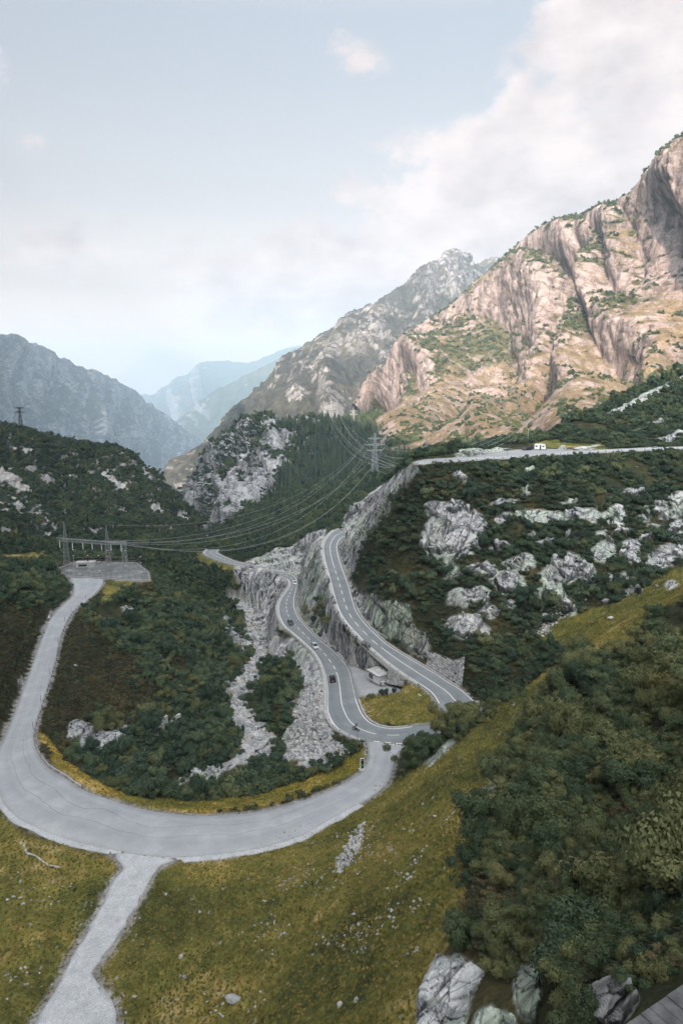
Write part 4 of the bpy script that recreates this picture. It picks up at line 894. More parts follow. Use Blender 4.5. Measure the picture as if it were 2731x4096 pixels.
def scatter_object(name, label, cat, pts, scl, rot, idx, sources, seed=0):
    """ONE uncountable mass: points that carry instances of the given objects' meshes"""
    me = bpy.data.meshes.new(name); n = len(pts)
    me.vertices.add(n); me.vertices.foreach_set('co', np.asarray(pts, np.float32).ravel())
    scl = np.asarray(scl, np.float32); scl = np.repeat(scl[:, None], 3, 1) if scl.ndim == 1 else scl
    a = me.attributes.new('scl', 'FLOAT_VECTOR', 'POINT'); a.data.foreach_set('vector', scl.ravel())
    a = me.attributes.new('rot', 'FLOAT_VECTOR', 'POINT'); a.data.foreach_set('vector', np.asarray(rot, np.float32).ravel())
    a = me.attributes.new('idx', 'INT', 'POINT'); a.data.foreach_set('value', np.asarray(idx, np.int32))
    o = link(name, me); tag(o, label, cat, kind='stuff')
    ng = bpy.data.node_groups.new(name, 'GeometryNodeTree')
    ng.interface.new_socket('Geometry', in_out='INPUT', socket_type='NodeSocketGeometry'); ng.interface.new_socket('Geometry', in_out='OUTPUT', socket_type='NodeSocketGeometry')
    gi = ng.nodes.new('NodeGroupInput'); go = ng.nodes.new('NodeGroupOutput'); L = ng.links.new
    ip = ng.nodes.new('GeometryNodeInstanceOnPoints'); ip.inputs['Pick Instance'].default_value = True
    m2p = ng.nodes.new('GeometryNodeMeshToPoints'); L(gi.outputs[0], m2p.inputs[0]); L(m2p.outputs[0], ip.inputs['Points'])
    j = ng.nodes.new('GeometryNodeJoinGeometry')
    for s in reversed(sources):
        oi = ng.nodes.new('GeometryNodeObjectInfo'); oi.inputs['Object'].default_value = s; oi.inputs['As Instance'].default_value = False
        g2 = ng.nodes.new('GeometryNodeGeometryToInstance'); L(oi.outputs['Geometry'], g2.inputs[0]); L(g2.outputs[0], j.inputs[0])
    L(j.outputs[0], ip.inputs['Instance'])
    def named(nm, t):
        q = ng.nodes.new('GeometryNodeInputNamedAttribute'); q.data_type = t; q.inputs['Name'].default_value = nm; return q
    q = named('idx', 'INT'); L(q.outputs['Attribute'], ip.inputs['Instance Index'])
    q = named('scl', 'FLOAT_VECTOR'); L(q.outputs['Attribute'], ip.inputs['Scale'])
    q = named('rot', 'FLOAT_VECTOR'); e2r = ng.nodes.new('FunctionNodeEulerToRotation'); L(q.outputs['Attribute'], e2r.inputs[0]); L(e2r.outputs[0], ip.inputs['Rotation'])
    L(ip.outputs[0], go.inputs[0])
    md = o.modifiers.new('scatter', 'NODES'); md.node_group = ng
    return o
def poisson(P, R, cell=None):
    """keep points (already in random order) no closer than their own radius to kept ones; P (n,2+), R (n)"""
    cell = cell or float(np.max(R)); grid = {}; keep = []
    xy = P[:, :2].tolist(); rr = R.tolist()
    for i, ((x, y), r) in enumerate(zip(xy, rr)):
        cx, cy = int(x // cell), int(y // cell); ok = True
        for ax in (cx - 1, cx, cx + 1):
            for ay in (cy - 1, cy, cy + 1):
                for (qx, qy) in grid.get((ax, ay), ()):
                    if (qx - x) ** 2 + (qy - y) ** 2 < r * r: ok = False; break
                if not ok: break
            if not ok: break
        if ok: grid.setdefault((cx, cy), []).append((x, y)); keep.append(i)
    return np.array(keep, int)

# where shrubs stand on the near terrain
_bare = np.zeros(TX.shape, bool)
for p in ([(240,2240),(560,2240),(600,2330),(270,2330)], [(1360,2640),(1500,2660),(1700,2740),(1720,2880),(1600,2920),(1450,2860),(1420,2760)], [(2000,1775),(2420,1775),(2420,1815),(1640,1860),(1640,1835),(1960,1800)], [(1420,3100),(1500,2960),(1660,2960),(1600,3140)], [(1600,3770),(1900,3780),(2000,3900),(2080,3840),(2200,3850),(2250,4000),(2250,4400),(1600,4400)], [(2540,3950),(2731,3860),(2900,3800),(2900,4300),(2300,4300)]):
    _bare |= inpoly(TPX, TPY, p)
_px, _py, _dep = project(TP)
inview = (_px > -160) & (_px < 2890) & (_py > 1400) & (_py < 4250)
_thin = fbm(TPOS, .06, 3, seed=91)
_verge = (_py > 3150) & (_px < 1420) & (_px > 30 - 2000) & (_py > 3285)
ok = (~_verge) & (~mead) & (ROCKW < .22) & ((RD > 2.0) | ((RD > 1.4) & (_px > 1560) & (_px < 1900) & (_dep < 160))) & (VD > 4.4) & (~_bare) & inview & (_dep < 790) & (TP[..., 2] < 40)
cand = np.argwhere(ok); RNG.shuffle(cand)
ci, cj = cand[:, 0], cand[:, 1]; CPOS = TP[ci, cj]; cpx, cpy, cdep = _px[ci, cj], _py[ci, cj], _dep[ci, cj]
zone = np.zeros(len(cand), int)          # 0 dark alder, 1 olive alder (near right), 2 mountain pine (upper right), 3 heath (left slope), 4 far valley scrub
zone[(cpx > 1480) & (cpy > 2380) & (cdep < 172)] = 1
zone[(cpx > 1330) & (cdep >= 172)] = 2
zone[inpoly(cpx, cpy, [(150,2500),(330,2470),(470,2600),(640,2780),(560,2900),(350,2860),(250,3060),(160,2950)])] = 3
zone[inpoly(cpx, cpy, [(0,2450),(200,2430),(150,2600),(30,2950),(-100,2950),(-100,2600)])] = 3
zone[cdep > 330] = 4
RBASE = np.array([2.4, 2.8, 1.95, .95, 2.3])[zone] * RNG.uniform(.45, 1.4, len(cand)) * np.where((zone == 2) & (cpy < 1990), .9, 1)
RBASE = np.where((zone == 1) & (cdep < 90), RBASE * np.clip(cdep / 90, .55, 1), RBASE)
# shrubs stay lower beside the meadow, the tarmac and the rock
RBASE *= np.clip(.35 + (RD[ci, cj] - 2) * .11, .4, 1)
_big = inpoly(cpx, cpy, [(1575,3090),(1610,2990),(1680,2930),(1900,2800),(2010,2760),(1960,2860),(1800,2980),(1650,3110)]) & (cdep < 160)
RBASE = np.where(_big, RNG.uniform(2.2, 3.3, len(cand)), RBASE)
_mixr = RNG.uniform(0, 1, len(cand)); zone = np.where((zone == 2) & (_mixr < .30), 0, np.where((zone == 0) & (_mixr < .22), 1, np.where((zone == 3) & (_mixr < .22), 0, zone)))
_mb = blur(mead, 14)[ci, cj]; RBASE *= np.clip(1.05 - 1.3 * _mb, .4, 1)
_lump = fbm(CPOS, .085, 2, seed=501); RBASE *= np.clip(1 + .9 * _lump, .55, 1.7)
_open = (_lump < -.34) & (zone != 3) & (zone != 4) & ~_big          # small openings between the clumps
_open |= inpoly(cpx, cpy, disp([(1240,1560),(1300,1440),(1380,1440),(1330,1560)])) & (_mixr < .5)
cand, ci, cj, CPOS, cpx, cpy, cdep, zone, RBASE = [v[~_open] for v in (cand, ci, cj, CPOS, cpx, cpy, cdep, zone, RBASE)]
kp = poisson(CPOS, RBASE * 1.0)
SPOS, SR, SZ, SDEP, SPX, SPY = CPOS[kp], RBASE[kp], zone[kp], cdep[kp], cpx[kp], cpy[kp]
NEARV = [crown_mesh('alder_crown_%d' % k, 20 + k, 5600, .040, lobes=10, flat=.9) for k in range(4)]
NEARD = [crown_mesh('dark_alder_crown_%d' % k, 40 + k, 3000, .056, lobes=9, flat=.9) for k in range(3)]
PINEV = [crown_mesh('pine_crown_%d' % k, 60 + k, 2400, .062, lobes=9, flat=.8, up=1.0) for k in range(3)]
HEATHV = [crown_mesh('heath_crown_%d' % k, 80 + k, 700, .11, lobes=6, flat=.8) for k in range(2)]
FARV = [crown_mesh('scrub_crown_%d' % k, 90 + k, 320, .20, lobes=7, flat=.85) for k in range(3)]
for l, m in ((NEARV, M_ALDER), (NEARD, M_ALDERD), (PINEV, M_PINE), (HEATHV, M_HEATH), (FARV, M_PINE)):
    for q in l: q.materials.append(m)
STEM = [stem_mesh('shrub_stems_%d' % k, 5 + k) for k in range(3)]
for q in STEM: q.materials.append(M_BARK)
VAR = {0: NEARD, 1: NEARV, 2: PINEV, 3: HEATHV, 4: FARV}
SIDX = np.array([RNG.randint(len(VAR[z])) for z in SZ]); SROT = RNG.uniform(0, 6.28, len(SZ)); SH = RNG.uniform(.8, 1.25, len(SZ)) * np.where(RNG.uniform(0, 1, len(SZ)) < .14, 1.5, 1)
# which show largest: those in front of everything, in view, by apparent size
_hp = hit(np.clip(SPX, 0, 2731), np.clip(SPY, 1500, 4096)); _vis = (np.linalg.norm(_hp - SPOS, axis=1) < 7) & (SPX > 0) & (SPX < 2731) & (SPY > 1700) & (SPY < 4096)
SINGLE = {}
def shrub_words(z, x, y, big=False):
    size = 'large' if big else 'low'
    if z in (0, 1) and x > 1330 and y < 2400:
        w = 'upper' if y < 2060 else 'middle' if y < 2250 else 'lower'
        return ('alder_shrub', '%s mid green leafy shrub among the pines, %s part of the rocky slope' % (size, w), 'shrub', 'leafy shrubs on the rocky slope, %s part' % w)
    if z == 1 and x < 1330: z = 0
    if z == 1:
        if y > 3650: w = 'just above the pale slabs' if x < 2200 else 'above the concrete walkway'
        elif y > 3350: w = 'along the meadow edge, lower thicket' if x < 2050 else 'in the heart of the lower thicket' if x < 2450 else 'at the frame edge of the lower thicket'
        elif y > 2950: w = 'along the meadow edge, upper thicket' if x < 2150 else 'in the heart of the upper thicket' if x < 2500 else 'at the frame edge of the upper thicket'
        elif x < 1800: return ('alder_shrub', '%s dark leafy shrub between the road junction and the golden meadow' % size, 'shrub', 'shrubs hiding the hairpin')
        else: w = 'on the high slope under the upper meadow'
        return ('alder_shrub', '%s leafy olive shrub %s' % (size, w), 'shrub', 'olive shrubs %s' % w)
    if z == 0:
        if x > 1040: w = 'on the bank between stream and pass road'
        elif y < 2420: w = 'near the fenced substation yard'
        elif y > 3040: w = 'under the yellow verge of the bend'
        elif x > 780: w = 'along the stream inside the loop road'
        elif y > 2800: w = 'around the pair of concrete walls'
        elif x < 420: w = 'beside the access road barrier'
        else: w = 'in the middle of the bank inside the loop road'
        return ('alder_shrub', '%s dark green shrub %s' % (size, w), 'shrub', 'dark shrubs %s' % w)
    if z == 2:
        w = 'upper' if y < 2060 else 'middle' if y < 2250 else 'lower'; q = 'above the rock cut' if x < 1750 else 'around the outcrops' if x < 2300 else 'towards the upper meadow'
        return ('mountain_pine', '%s dark mountain pine %s, %s part of the rocky slope' % (size, q, w), 'shrub', 'mountain pines %s, %s part' % (q, w))
    return ('heather_bush', '%s brown green heather bush %s of the access road' % (size, 'right' if x > 150 else 'left'), 'bush', 'heather bushes beside the access road')
_app = np.where(_vis, SR / SDEP, 0)
_chosen = np.zeros(len(SZ), bool)
for z, n in ((1, 160), (0, 135), (2, 160), (3, 40)):
    w = np.where(SZ == z)[0]; w = w[np.argsort(-_app[w])][:n]; _chosen[w[_app[w] > 0]] = True
first = {}
for i in np.where(_chosen)[0]:
    z = SZ[i]; nm, lab, cat, grp = shrub_words(z, SPX[i], SPY[i], SR[i] > 1.7)
    e = empty(nm, SPOS[i], SROT[i]); e.scale = (SR[i], SR[i], SR[i] * SH[i]); tag(e, lab, cat, grp)
    c = link('crown', VAR[z][SIDX[i]], None, e); link('stem', STEM[i % 3], None, e)
    first.setdefault((z, SIDX[i]), c)
for k in range(3):     # far scrub: three single bushes give the shapes
    w = np.where(SZ == 4)[0]; w = w[SIDX[w] == k]; i = w[np.argmin(SDEP[w])]; _chosen[i] = True
    e = empty('scrub_bush', SPOS[i], SROT[i]); e.scale = (SR[i],) * 3; tag(e, 'dark scrub bush below the power lines beyond the pass road', 'bush', 'scrub below the power lines')
    first[(4, k)] = link('crown', FARV[k], None, e); link('stem', STEM[k], None, e)
NAMES = {0: ('dark_shrubbery', 'dense dark green alder scrub on the river banks', 'scrub'), 1: ('shrubbery', 'dense olive alder thicket covering the near slope', 'scrub'),
         2: ('pine_shrubbery', 'dense dark mountain pine scrub on the rocky slope', 'scrub'), 3: ('heath_vegetation', 'low heather and bilberry cover beside the access road', 'heath'), 4: ('valley_shrubbery', 'dark scrub covering the valley floor beyond the roads', 'scrub')}
for z in range(5):
    w = np.where((SZ == z) & ~_chosen)[0]
    rot = np.zeros((len(w), 3)); rot[:, 2] = SROT[w]; s3 = np.stack([SR[w], SR[w], SR[w] * SH[w]], -1)
    nm, lab, cat = NAMES[z]
    scatter_object(nm, lab, cat, SPOS[w], s3, rot, SIDX[w], [first[(z, k)] for k in range(len(VAR[z])) if (z, k) in first])
# undergrowth between the shrubs: low heath cushions
_u = np.argwhere((~_verge) & (~mead) & (ROCKW < .3) & (RD > 1.3) & (VD > 6) & (~_bare) & inview & (_dep < 230)); RNG.shuffle(_u); _u = _u[:9000]
_up = TP[_u[:, 0], _u[:, 1]]; _ur = RNG.uniform(.35, .75, len(_up)); kq = poisson(_up, _ur * .9); _up, _ur = _up[kq], _ur[kq]
scatter_object('undergrowth', 'low bilberry and heather undergrowth among the shrubs', 'undergrowth', _up, np.stack([_ur, _ur, _ur * .8], -1), np.c_[np.zeros((len(_up), 2)), RNG.uniform(0, 6.28, len(_up))], RNG.randint(0, 2, len(_up)), [first[(3, 0)], first[(3, 1)]] if (3, 1) in first else [first[(3, 0)]])
# meadow grass and flowers
TUFT = [tuft_mesh('grass_tuft_%d' % k, 150 + k, 22) for k in range(3)]
for q in TUFT: q.materials.append(M_GRASS)
_g = np.argwhere(mead & (RD > .75) & inview & (_dep < 215) & (ROCKW < .5)); RNG.shuffle(_g)
_gp = TP[_g[:, 0], _g[:, 1]]; _gr = RNG.uniform(.32, .62, len(_gp)); kq = poisson(_gp, _gr * .85)[:26000]
_gp, _gr = _gp[kq], _gr[kq]; _gp = _gp + np.c_[RNG.uniform(-.2, .2, (len(_gp), 2)), np.zeros(len(_gp))]
tufts = []
for k in range(3):
    p = hit([300, 900, 1200][k], [3560, 3600, 3640][k]); o = link('grass_tuft', TUFT[k]); o.location = p; o.scale = (.6,) * 3
    tag(o, 'tuft of dry alpine grass standing in the meadow below the bend', 'grass tuft', 'grass tufts in the meadow'); tufts.append(o)
scatter_object('meadow_grass', 'dry golden and olive alpine grass covering the meadow slope', 'grass', _gp, np.stack([_gr, _gr, _gr * .55], -1), np.c_[RNG.uniform(-.25, .25, (len(_gp), 2)), RNG.uniform(0, 6.28, len(_gp))], RNG.randint(0, 3, len(_gp)), tufts)
# scrub on the ridges, spruces on the knoll
def far_scatter(name, label, V, mask, n, r0, r1, srcs, sink=.2, stretch=1.0, rmin=.8):
    px, py, dep = project(V); w = np.argwhere(mask & (px > -200) & (px < 2900) & (py < 2400)); RNG.shuffle(w); w = w[:n * 4]
    P = V[w[:, 0], w[:, 1]]; R = RNG.uniform(r0, r1, len(P)); k = poisson(P, R * rmin)[:n]; P, R = P[k].copy(), R[k]; P[:, 2] -= R * sink
    s3 = np.stack([R, R, R * stretch * RNG.uniform(.8, 1.2, len(R))], -1)
    return scatter_object(name, label, 'scrub', P, s3, np.c_[np.zeros((len(P), 2)), RNG.uniform(0, 6.28, len(P))], RNG.randint(0, len(srcs), len(P)), srcs)
_fs = [first[(4, k)] for k in range(3)]
far_scatter('ridge_shrubbery', 'dark scrub covering the ridge left of the valley', DK[0], DK[2] < .2, 8000, 1.5, 3.8, _fs)
far_scatter('knoll_shrubbery', 'dark scrub covering the knoll around its cliff', KN[0], KN[2] < .2, 3600, 2.0, 4.0, _fs)
_rc = RMV[2] < .3
far_scatter('mountain_shrubbery', 'scrub patches scattered over the sunlit mountainside', RMV[0], (RMV[2] < .08) & (RMV_VEG > .6), 3600, 1.8, 4.6, _fs)
_tal = inpoly(RMV[3], RMV[4], disp([(850,985),(1000,900),(1200,850),(1350,800),(1568,690),(1700,650),(1700,960),(1250,1010),(1000,1025)])) & (fbm(RMV[0], .03, 3, seed=901) > .12)
far_scatter('slope_shrubbery', 'low scrub dotted over the sunlit ochre slope', RMV[0], _tal, 1800, 1.2, 3.4, _fs)
SPR = [spruce_mesh('spruce_%d' % k, 170 + k) for k in range(4)]
for q in SPR: q.materials.append(M_SPRUCE)
_w = np.argwhere(inpoly(KN[3], KN[4], [(1100,1700),(1250,1690),(1400,1692),(1560,1740),(1640,1800),(1600,1890),(1480,1950),(1380,2020),(1250,2085),(1100,2130),(1010,2130),(960,2100),(1040,2040),(1090,1960),(1140,1870),(1180,1800)]) & (KN[2] < .6)); RNG.shuffle(_w); _w = _w[:9000]
_sp = KN[0][_w[:, 0], _w[:, 1]]; _sh = RNG.uniform(10, 21, len(_sp)); k = poisson(_sp, _sh * .26); _sp, _sh = _sp[k], _sh[k]
_o = np.argsort(_sp[:, 1])
spr1 = []
for q, i in enumerate(_o[:120]):
    o = link('spruce_tree', SPR[q % 4]); o.location = _sp[i]; o.scale = (_sh[i],) * 3; o.rotation_euler = (0, 0, q * 2.4)
    tag(o, 'dark spruce at the lower edge of the wood on the knoll', 'tree', 'spruces on the knoll edge'); spr1.append(o)
w = _o[120:]
scatter_object('spruce_forest', 'dense dark spruce wood covering the slope of the knoll', 'wood', _sp[w], _sh[w], np.c_[np.zeros((len(w), 2)), RNG.uniform(0, 6.28, len(w))], RNG.randint(0, 4, len(w)), spr1[:4])
print('counts: shrubs', len(SPOS), [int((SZ == z).sum()) for z in range(5)], 'under', len(_up), 'grass', len(_gp), 'spruce', len(_sp))

# ------------------------------------------------------------------ rock faces and outcrops: jointed granite standing out of the slope
M_ROCK = terrain_mat('jointed_granite', 2.2, .38, .35, .12, streak=1.0)
def outcrop(name, poly, label, cat=None, group=None, kind=None, step=3.6, amp=1.0, jit=7.0, bulge=1.0, lift=.4, pale=1.0, cells=(6.5, 2.6, 1.0), jseed=0):
    P0 = np.array(poly, float); x0, y0 = P0.min(0) - 12; x1, y1 = P0.max(0) + 12
    gx, gy = np.meshgrid(np.arange(x0, x1, step), np.arange(y0, y1, step), indexing='ij')
    q = np.stack([gx, gy, np.full(gx.shape, 7.7 + jseed)], -1)
    m = inpoly(gx + jit * fbm(q, .035, 3, .6, seed=131), gy + jit * fbm(q, .035, 3, .6, seed=137), [tuple(p) for p in P0])
    if m.sum() < 12: return None
    H0 = hit(gx.ravel(), gy.ravel()).reshape(gx.shape + (3,)); t = H0[..., 1] * CT - H0[..., 2] * ST
    med = np.median(t[m]); t = np.clip(t, med * .72, med * 1.35)
    for _ in range(10):
        pd = np.pad(t, 1, mode='edge'); t = (pd[:-2, 1:-1] + pd[2:, 1:-1] + pd[1:-1, :-2] + pd[1:-1, 2:]) / 4
    B = rays(gx, gy) * t[..., None]
    k = max(2, int(14 / step)); w = blur(m, k); w = smooth(.35, .95, w) * m
    d = -rays(gx, gy); d /= np.linalg.norm(d, axis=-1)[..., None]; d = d * .75 + np.array([0, 0, .6]); d /= np.linalg.norm(d, axis=-1)[..., None]
    F = B.reshape(-1, 3); sc = med / 200.0
    Wp = F + .16 * cells[0] * np.stack([noise3(F, .9 / cells[0], 141), noise3(F, .9 / cells[0], 142), noise3(F, .9 / cells[0], 143)], -1)
    R_ = np.array([[.88, .30, .37], [-.36, .92, .13], [-.30, -.25, .92]]); Wp = Wp @ R_ * np.array([1, 1, .55])
    h = np.zeros(len(F)); ck = np.ones(len(F))
    for i, c in enumerate(cells):
        b_, k_ = blocks(Wp, 1 / c, 3 + i + jseed, 1.5); h += b_ * c * (.46, .32, .17)[i]; ck = np.minimum(ck, k_ if i < 2 else .5 + .5 * k_)
    h = h.reshape(gx.shape) * amp
    V = B + d * (w * (lift + bulge * .6 + h) - (1 - w) * .9 * np.clip(sc, .25, 1.5))[..., None]
    keep = blur(m, 1) > .15
    idx = -np.ones(gx.shape, int); idx[keep] = np.arange(keep.sum())
    Q = np.stack([idx[:-1, :-1], idx[:-1, 1:], idx[1:, 1:], idx[1:, :-1]], -1).reshape(-1, 4); Q = Q[(Q >= 0).all(1)]
    Vk = V[keep]; f1 = fbm(Vk, .12, 3, seed=151); f2 = fbm(Vk, .7, 3, seed=157)
    c = pick((-.7, (.22, .23, .23)), (0, (.42, .43, .43)), (.6, (.56, .56, .55)))(f1 * .7 + f2 * .6) * pale
    c = c * pick((.05, (1, 1, 1)), (.5, (.84, .95, .78)))(fbm(Vk, .05, 2, seed=163)) * (.62 + .38 * ck[keep.ravel()])[:, None]
    c = lerp(c, np.array([.44, .38, .33]), (.35 * smooth(.35, .7, noise3(Vk, .15, 171)))[:, None])
    me = mesh_np(name, Vk, Q, False); set_color(me, np.clip(c, .03, .72)); set_float(me, np.ones(len(Vk)), 'rock')
    o = link(name, me, M_ROCK)
    return tag(o, label, cat, group, kind)
CLIFFS = [('granite cliff rising above the right edge of the upper road', ROCK[0]), ('cut rock wall along the inside of the upper road', ROCK[1]),
          ('rock face dropping from the upper road to the lower road', [(1310,2112),(1230,2135),(1170,2185),(1160,2290),(1190,2305),(1186,2420),(1212,2450),(1250,2500),(1262,2420),(1290,2380),(1320,2330),(1297,2240),(1288,2180)]),
          ('cut rock wall behind the far bend of the lower road', [(1165,2188),(1100,2197),(1035,2237),(985,2240),(975,2262),(1100,2275),(1160,2290)]),
          ('cracked rock wall between the two roads above the shed', [(1232,2500),(1262,2430),(1300,2370),(1326,2335),(1338,2395),(1354,2440),(1382,2492),(1420,2538),(1462,2578),(1520,2628),(1568,2662),(1520,2695),(1440,2672),(1390,2655),(1330,2602),(1270,2540)]),
          ('pale slabs falling from the lower road into the gorge', [(930,2272),(1000,2262),(1090,2292),(1150,2325),(1140,2370),(1105,2420),(1108,2480),(1125,2525),(1085,2570),(1040,2560),(1000,2500),(1010,2430),(965,2335)]),
          ('dark wet rock wall on the far side of the gorge', [(840,2432),(885,2440),(960,2500),(1020,2560),(1010,2620),(960,2660),(930,2600),(880,2530)])]
for lab, poly in CLIFFS: outcrop('cliff', poly, lab, kind='structure', amp=1.15, pale=.95)
SLABS = [('big pale cracked slab at the lower edge of the thicket', ROCK[5], 1.6), ('low pale slab in the bottom corner of the thicket', ROCK[6], 1.5), ('streaked rock rib under the bushes', ROCK[7], .85), ('dark rock buttress beside the concrete walkway', ROCK[8], .55)]
for q, (lab, poly, pl) in enumerate(SLABS): outcrop('rock_slab', poly, lab, 'rock', step=6, amp=.42, jit=12, cells=(4.4, 1.9, .7), lift=.25, bulge=.6, pale=pl, jseed=q)
MISC = [('rock rib poking out of the grass above the junction', ROCK[9]), ('grey rock between meadow and thicket', ROCK[10]), ('rock step beside the stream boulders', ROCK[11]), ('layered rock bank at the near end of the stream', ROCK[12]), ('broken rock face under the heather inside the loop road', ROCK[13]),
        ('pale rock on the bank opposite the weir', ROCK[14]) if 0 else ('small rock in the shrubs near the substation', ROCK[15]), ('pale rock in the shrubs below the substation', ROCK[16]), ('rock edge along the left side of the access road', ROCK[17]), ('small rock beside the access road', ROCK[18]), ('rock ledge above the stream', ROCK[19]), ('rounded pale rock knob at the end of the lay-by', ROCK[20]),
        ('long pale slab on the shaded slope above the lay-by road', ROCK[21]), ('thin pale slab below the long one', ROCK[22]), ('pale boulders by the lay-by road at the frame edge', ROCK[23]), ('smooth slab beside the lay-by grass', ROCK[24])]
for q, (lab, poly) in enumerate(MISC): outcrop('rock_outcrop', poly, lab, 'rock', step=3.4, amp=.8, jit=6, jseed=q)
for q, (cx, cy, rx, ry, an) in enumerate(ROCKE):
    a = math.radians(an); th = np.linspace(0, 2 * math.pi, 18, endpoint=False); wob = 1 + .22 * np.sin(3 * th + q) + .12 * np.sin(5 * th + 2 * q)
    ex, ey = rx * np.cos(th) * wob, ry * np.sin(th) * wob
    poly = [(1731 + .6378 * (cx + x * math.cos(a) - y * math.sin(a)), 1500 + .6378 * (cy + x * math.sin(a) + y * math.cos(a))) for x, y in zip(ex, ey)]
    my = np.mean([p[1] for p in poly]); mx = np.mean([p[0] for p in poly])
    row = 'upper' if my < 2120 else 'middle' if my < 2300 else 'lower'; big = rx * ry > 3600
    lab = ('large' if big else 'small') + ' grey granite outcrop among the pines, %s part of the slope under the lay-by' % row
    outcrop('granite_outcrop', poly, lab, 'rock', 'granite outcrops under the lay-by', step=3.3, amp=.8, jit=11, bulge=1.4, jseed=q % 7)

# ------------------------------------------------------------------ stream and loose stone
M_WATER, nt, b = newmat('clear_stream_water'); b.inputs['Base Color'].default_value = (.10, .13, .135, 1); b.inputs['Roughness'].default_value = .12; b.inputs['Specular IOR Level'].default_value = .6
nz = N(nt, 'ShaderNodeTexNoise', i_Scale=1.2, i_Detail=4.0); gp = N(nt, 'ShaderNodeNewGeometry'); nt.links.new(gp.outputs['Position'], nz.inputs['Vector'])
bp = N(nt, 'ShaderNodeBump', i_Strength=.5, i_Distance=.15); nt.links.new(nz.outputs[0], bp.inputs['Height']); nt.links.new(bp.outputs[0], b.inputs['Normal'])
nt.links.new(ramp(nt, nz.outputs[0], [(.45, (.10, .13, .135)), (.68, (.45, .48, .49))]), b.inputs['Base Color'])
def stream():
    tan = np.gradient(RIVER, axis=0); perp = np.stack([-tan[:, 1], tan[:, 0], 0 * tan[:, 0]], -1); perp /= np.linalg.norm(perp, axis=1)[:, None]
    wd = 1.4 + .6 * fbm(RIVER, .12, 2, seed=5)
    wz = RIVER.copy(); wz[:, 2] += .12
    rows = [wz + perp * (wd * s)[:, None] for s in np.linspace(-1, 1, 6)]
    V = np.stack(rows, 1); me = mesh_np('stream', V.reshape(-1, 3), grid_faces(len(RIVER), 6))
    tag(link('stream_water', me, M_WATER), 'narrow mountain stream running through the boulders of the gorge', kind='structure')
stream()
M_STONE = None
def stone_mat():
    m, nt, b = newmat('loose_granite'); oi = N(nt, 'ShaderNodeObjectInfo'); gp = N(nt, 'ShaderNodeNewGeometry'); nz = N(nt, 'ShaderNodeTexNoise', i_Scale=1.6, i_Detail=5.0); nt.links.new(gp.outputs['Position'], nz.inputs['Vector'])
    c1 = ramp(nt, oi.outputs['Random'], [(0, (.29, .30, .31)), (.45, (.44, .45, .45)), (.88, (.57, .57, .56)), (.95, (.52, .48, .45)), (1, (.42, .33, .28))])
    nt.links.new(mixc(nt, 1.0, c1, ramp(nt, nz.outputs[0], [(.3, (.62, .62, .62)), (.7, (1.15, 1.15, 1.15))]), 'MULTIPLY'), b.inputs['Base Color']); b.inputs['Roughness'].default_value = .95
    return m
M_STONE = stone_mat()
STONES = [rock_mesh('boulder_%d' % k, 210 + k, 2 if k < 3 else 1, (.7, .6, .8, .65, .5)[k]) for k in range(5)]
for q in STONES: q.materials.append(M_STONE)
def boulder(px, py, r, label, group=None, k=0, sz=(1, 1, 1), p=None):
    o = link('boulder', STONES[k % 5]); P = hit(px, py) if p is None else p; o.location = (P[0], P[1], P[2] + r * .25)
    o.scale = (r * sz[0], r * sz[1], r * sz[2]); o.rotation_euler = (.3 * math.sin(px), .3 * math.cos(py), (px * 7.3 + py) % 6.28)
    return tag(o, label, 'boulder', group)
BL = [(930,4003,1.0,'large white boulder lying in the meadow near the bottom edge'),(738,3910,.42,'pale upright stone in the meadow right of the track'),(725,3828,.40,'white stone in the meadow beside the gravel track'),(540,3990,.42,'flat pale stone in the grass near the track mouth'),(663,3580,.35,'small white stone below the bend'),(798,3650,.3,'small stone half hidden in the meadow'),(122,3700,.32,'small white stone in the grass left of the track'),(30,3600,.3,'white stone in the grass at the left edge'),(1640,3515,.40,'pale stone in the upper meadow'),(1630,3500,.34,'stone beside another on the upper meadow'),(1415,3660,.38,'white upright stone in the middle of the meadow'),(1435,3700,.34,'flat stone below the middle of the meadow'),(1360,4020,.42,'white stone near the bottom of the slope'),(1425,4005,.4,'stone next to the white one low on the slope'),(1040,3968,.3,'little stone low in the meadow'),(1125,3740,.3,'small stone at the centre of the slope'),(1740,3268,.36,'white stone by the bushes of the meadow edge'),(1690,3220,.32,'pale stone on the meadow crest'),(2420,2410,1.5,'tilted grey block above the stone pile on the upper meadow'),(2250,2400,1.3,'blunt grey block at the stone pile'),(2265,2420,1.2,'leaning slab at the stone pile'),(2180,2465,1.4,'long grey block left of the stone pile'),(2540,2365,1.0,'white boulder on the upper meadow'),(2440,2475,.9,'flat white rock on the upper meadow'),(2625,2345,.8,'small white rock high on the upper meadow'),(1677,2782,.6,'round pale stone on the grass island'),(740,2500,.9,'grey boulder in the shrubs'),(300,2665,.7,'pale flat stone in the heather')]
for q, (x, y, r, lab) in enumerate(BL): boulder(x, y, r, lab, None, q, (1.1, .9, .9))
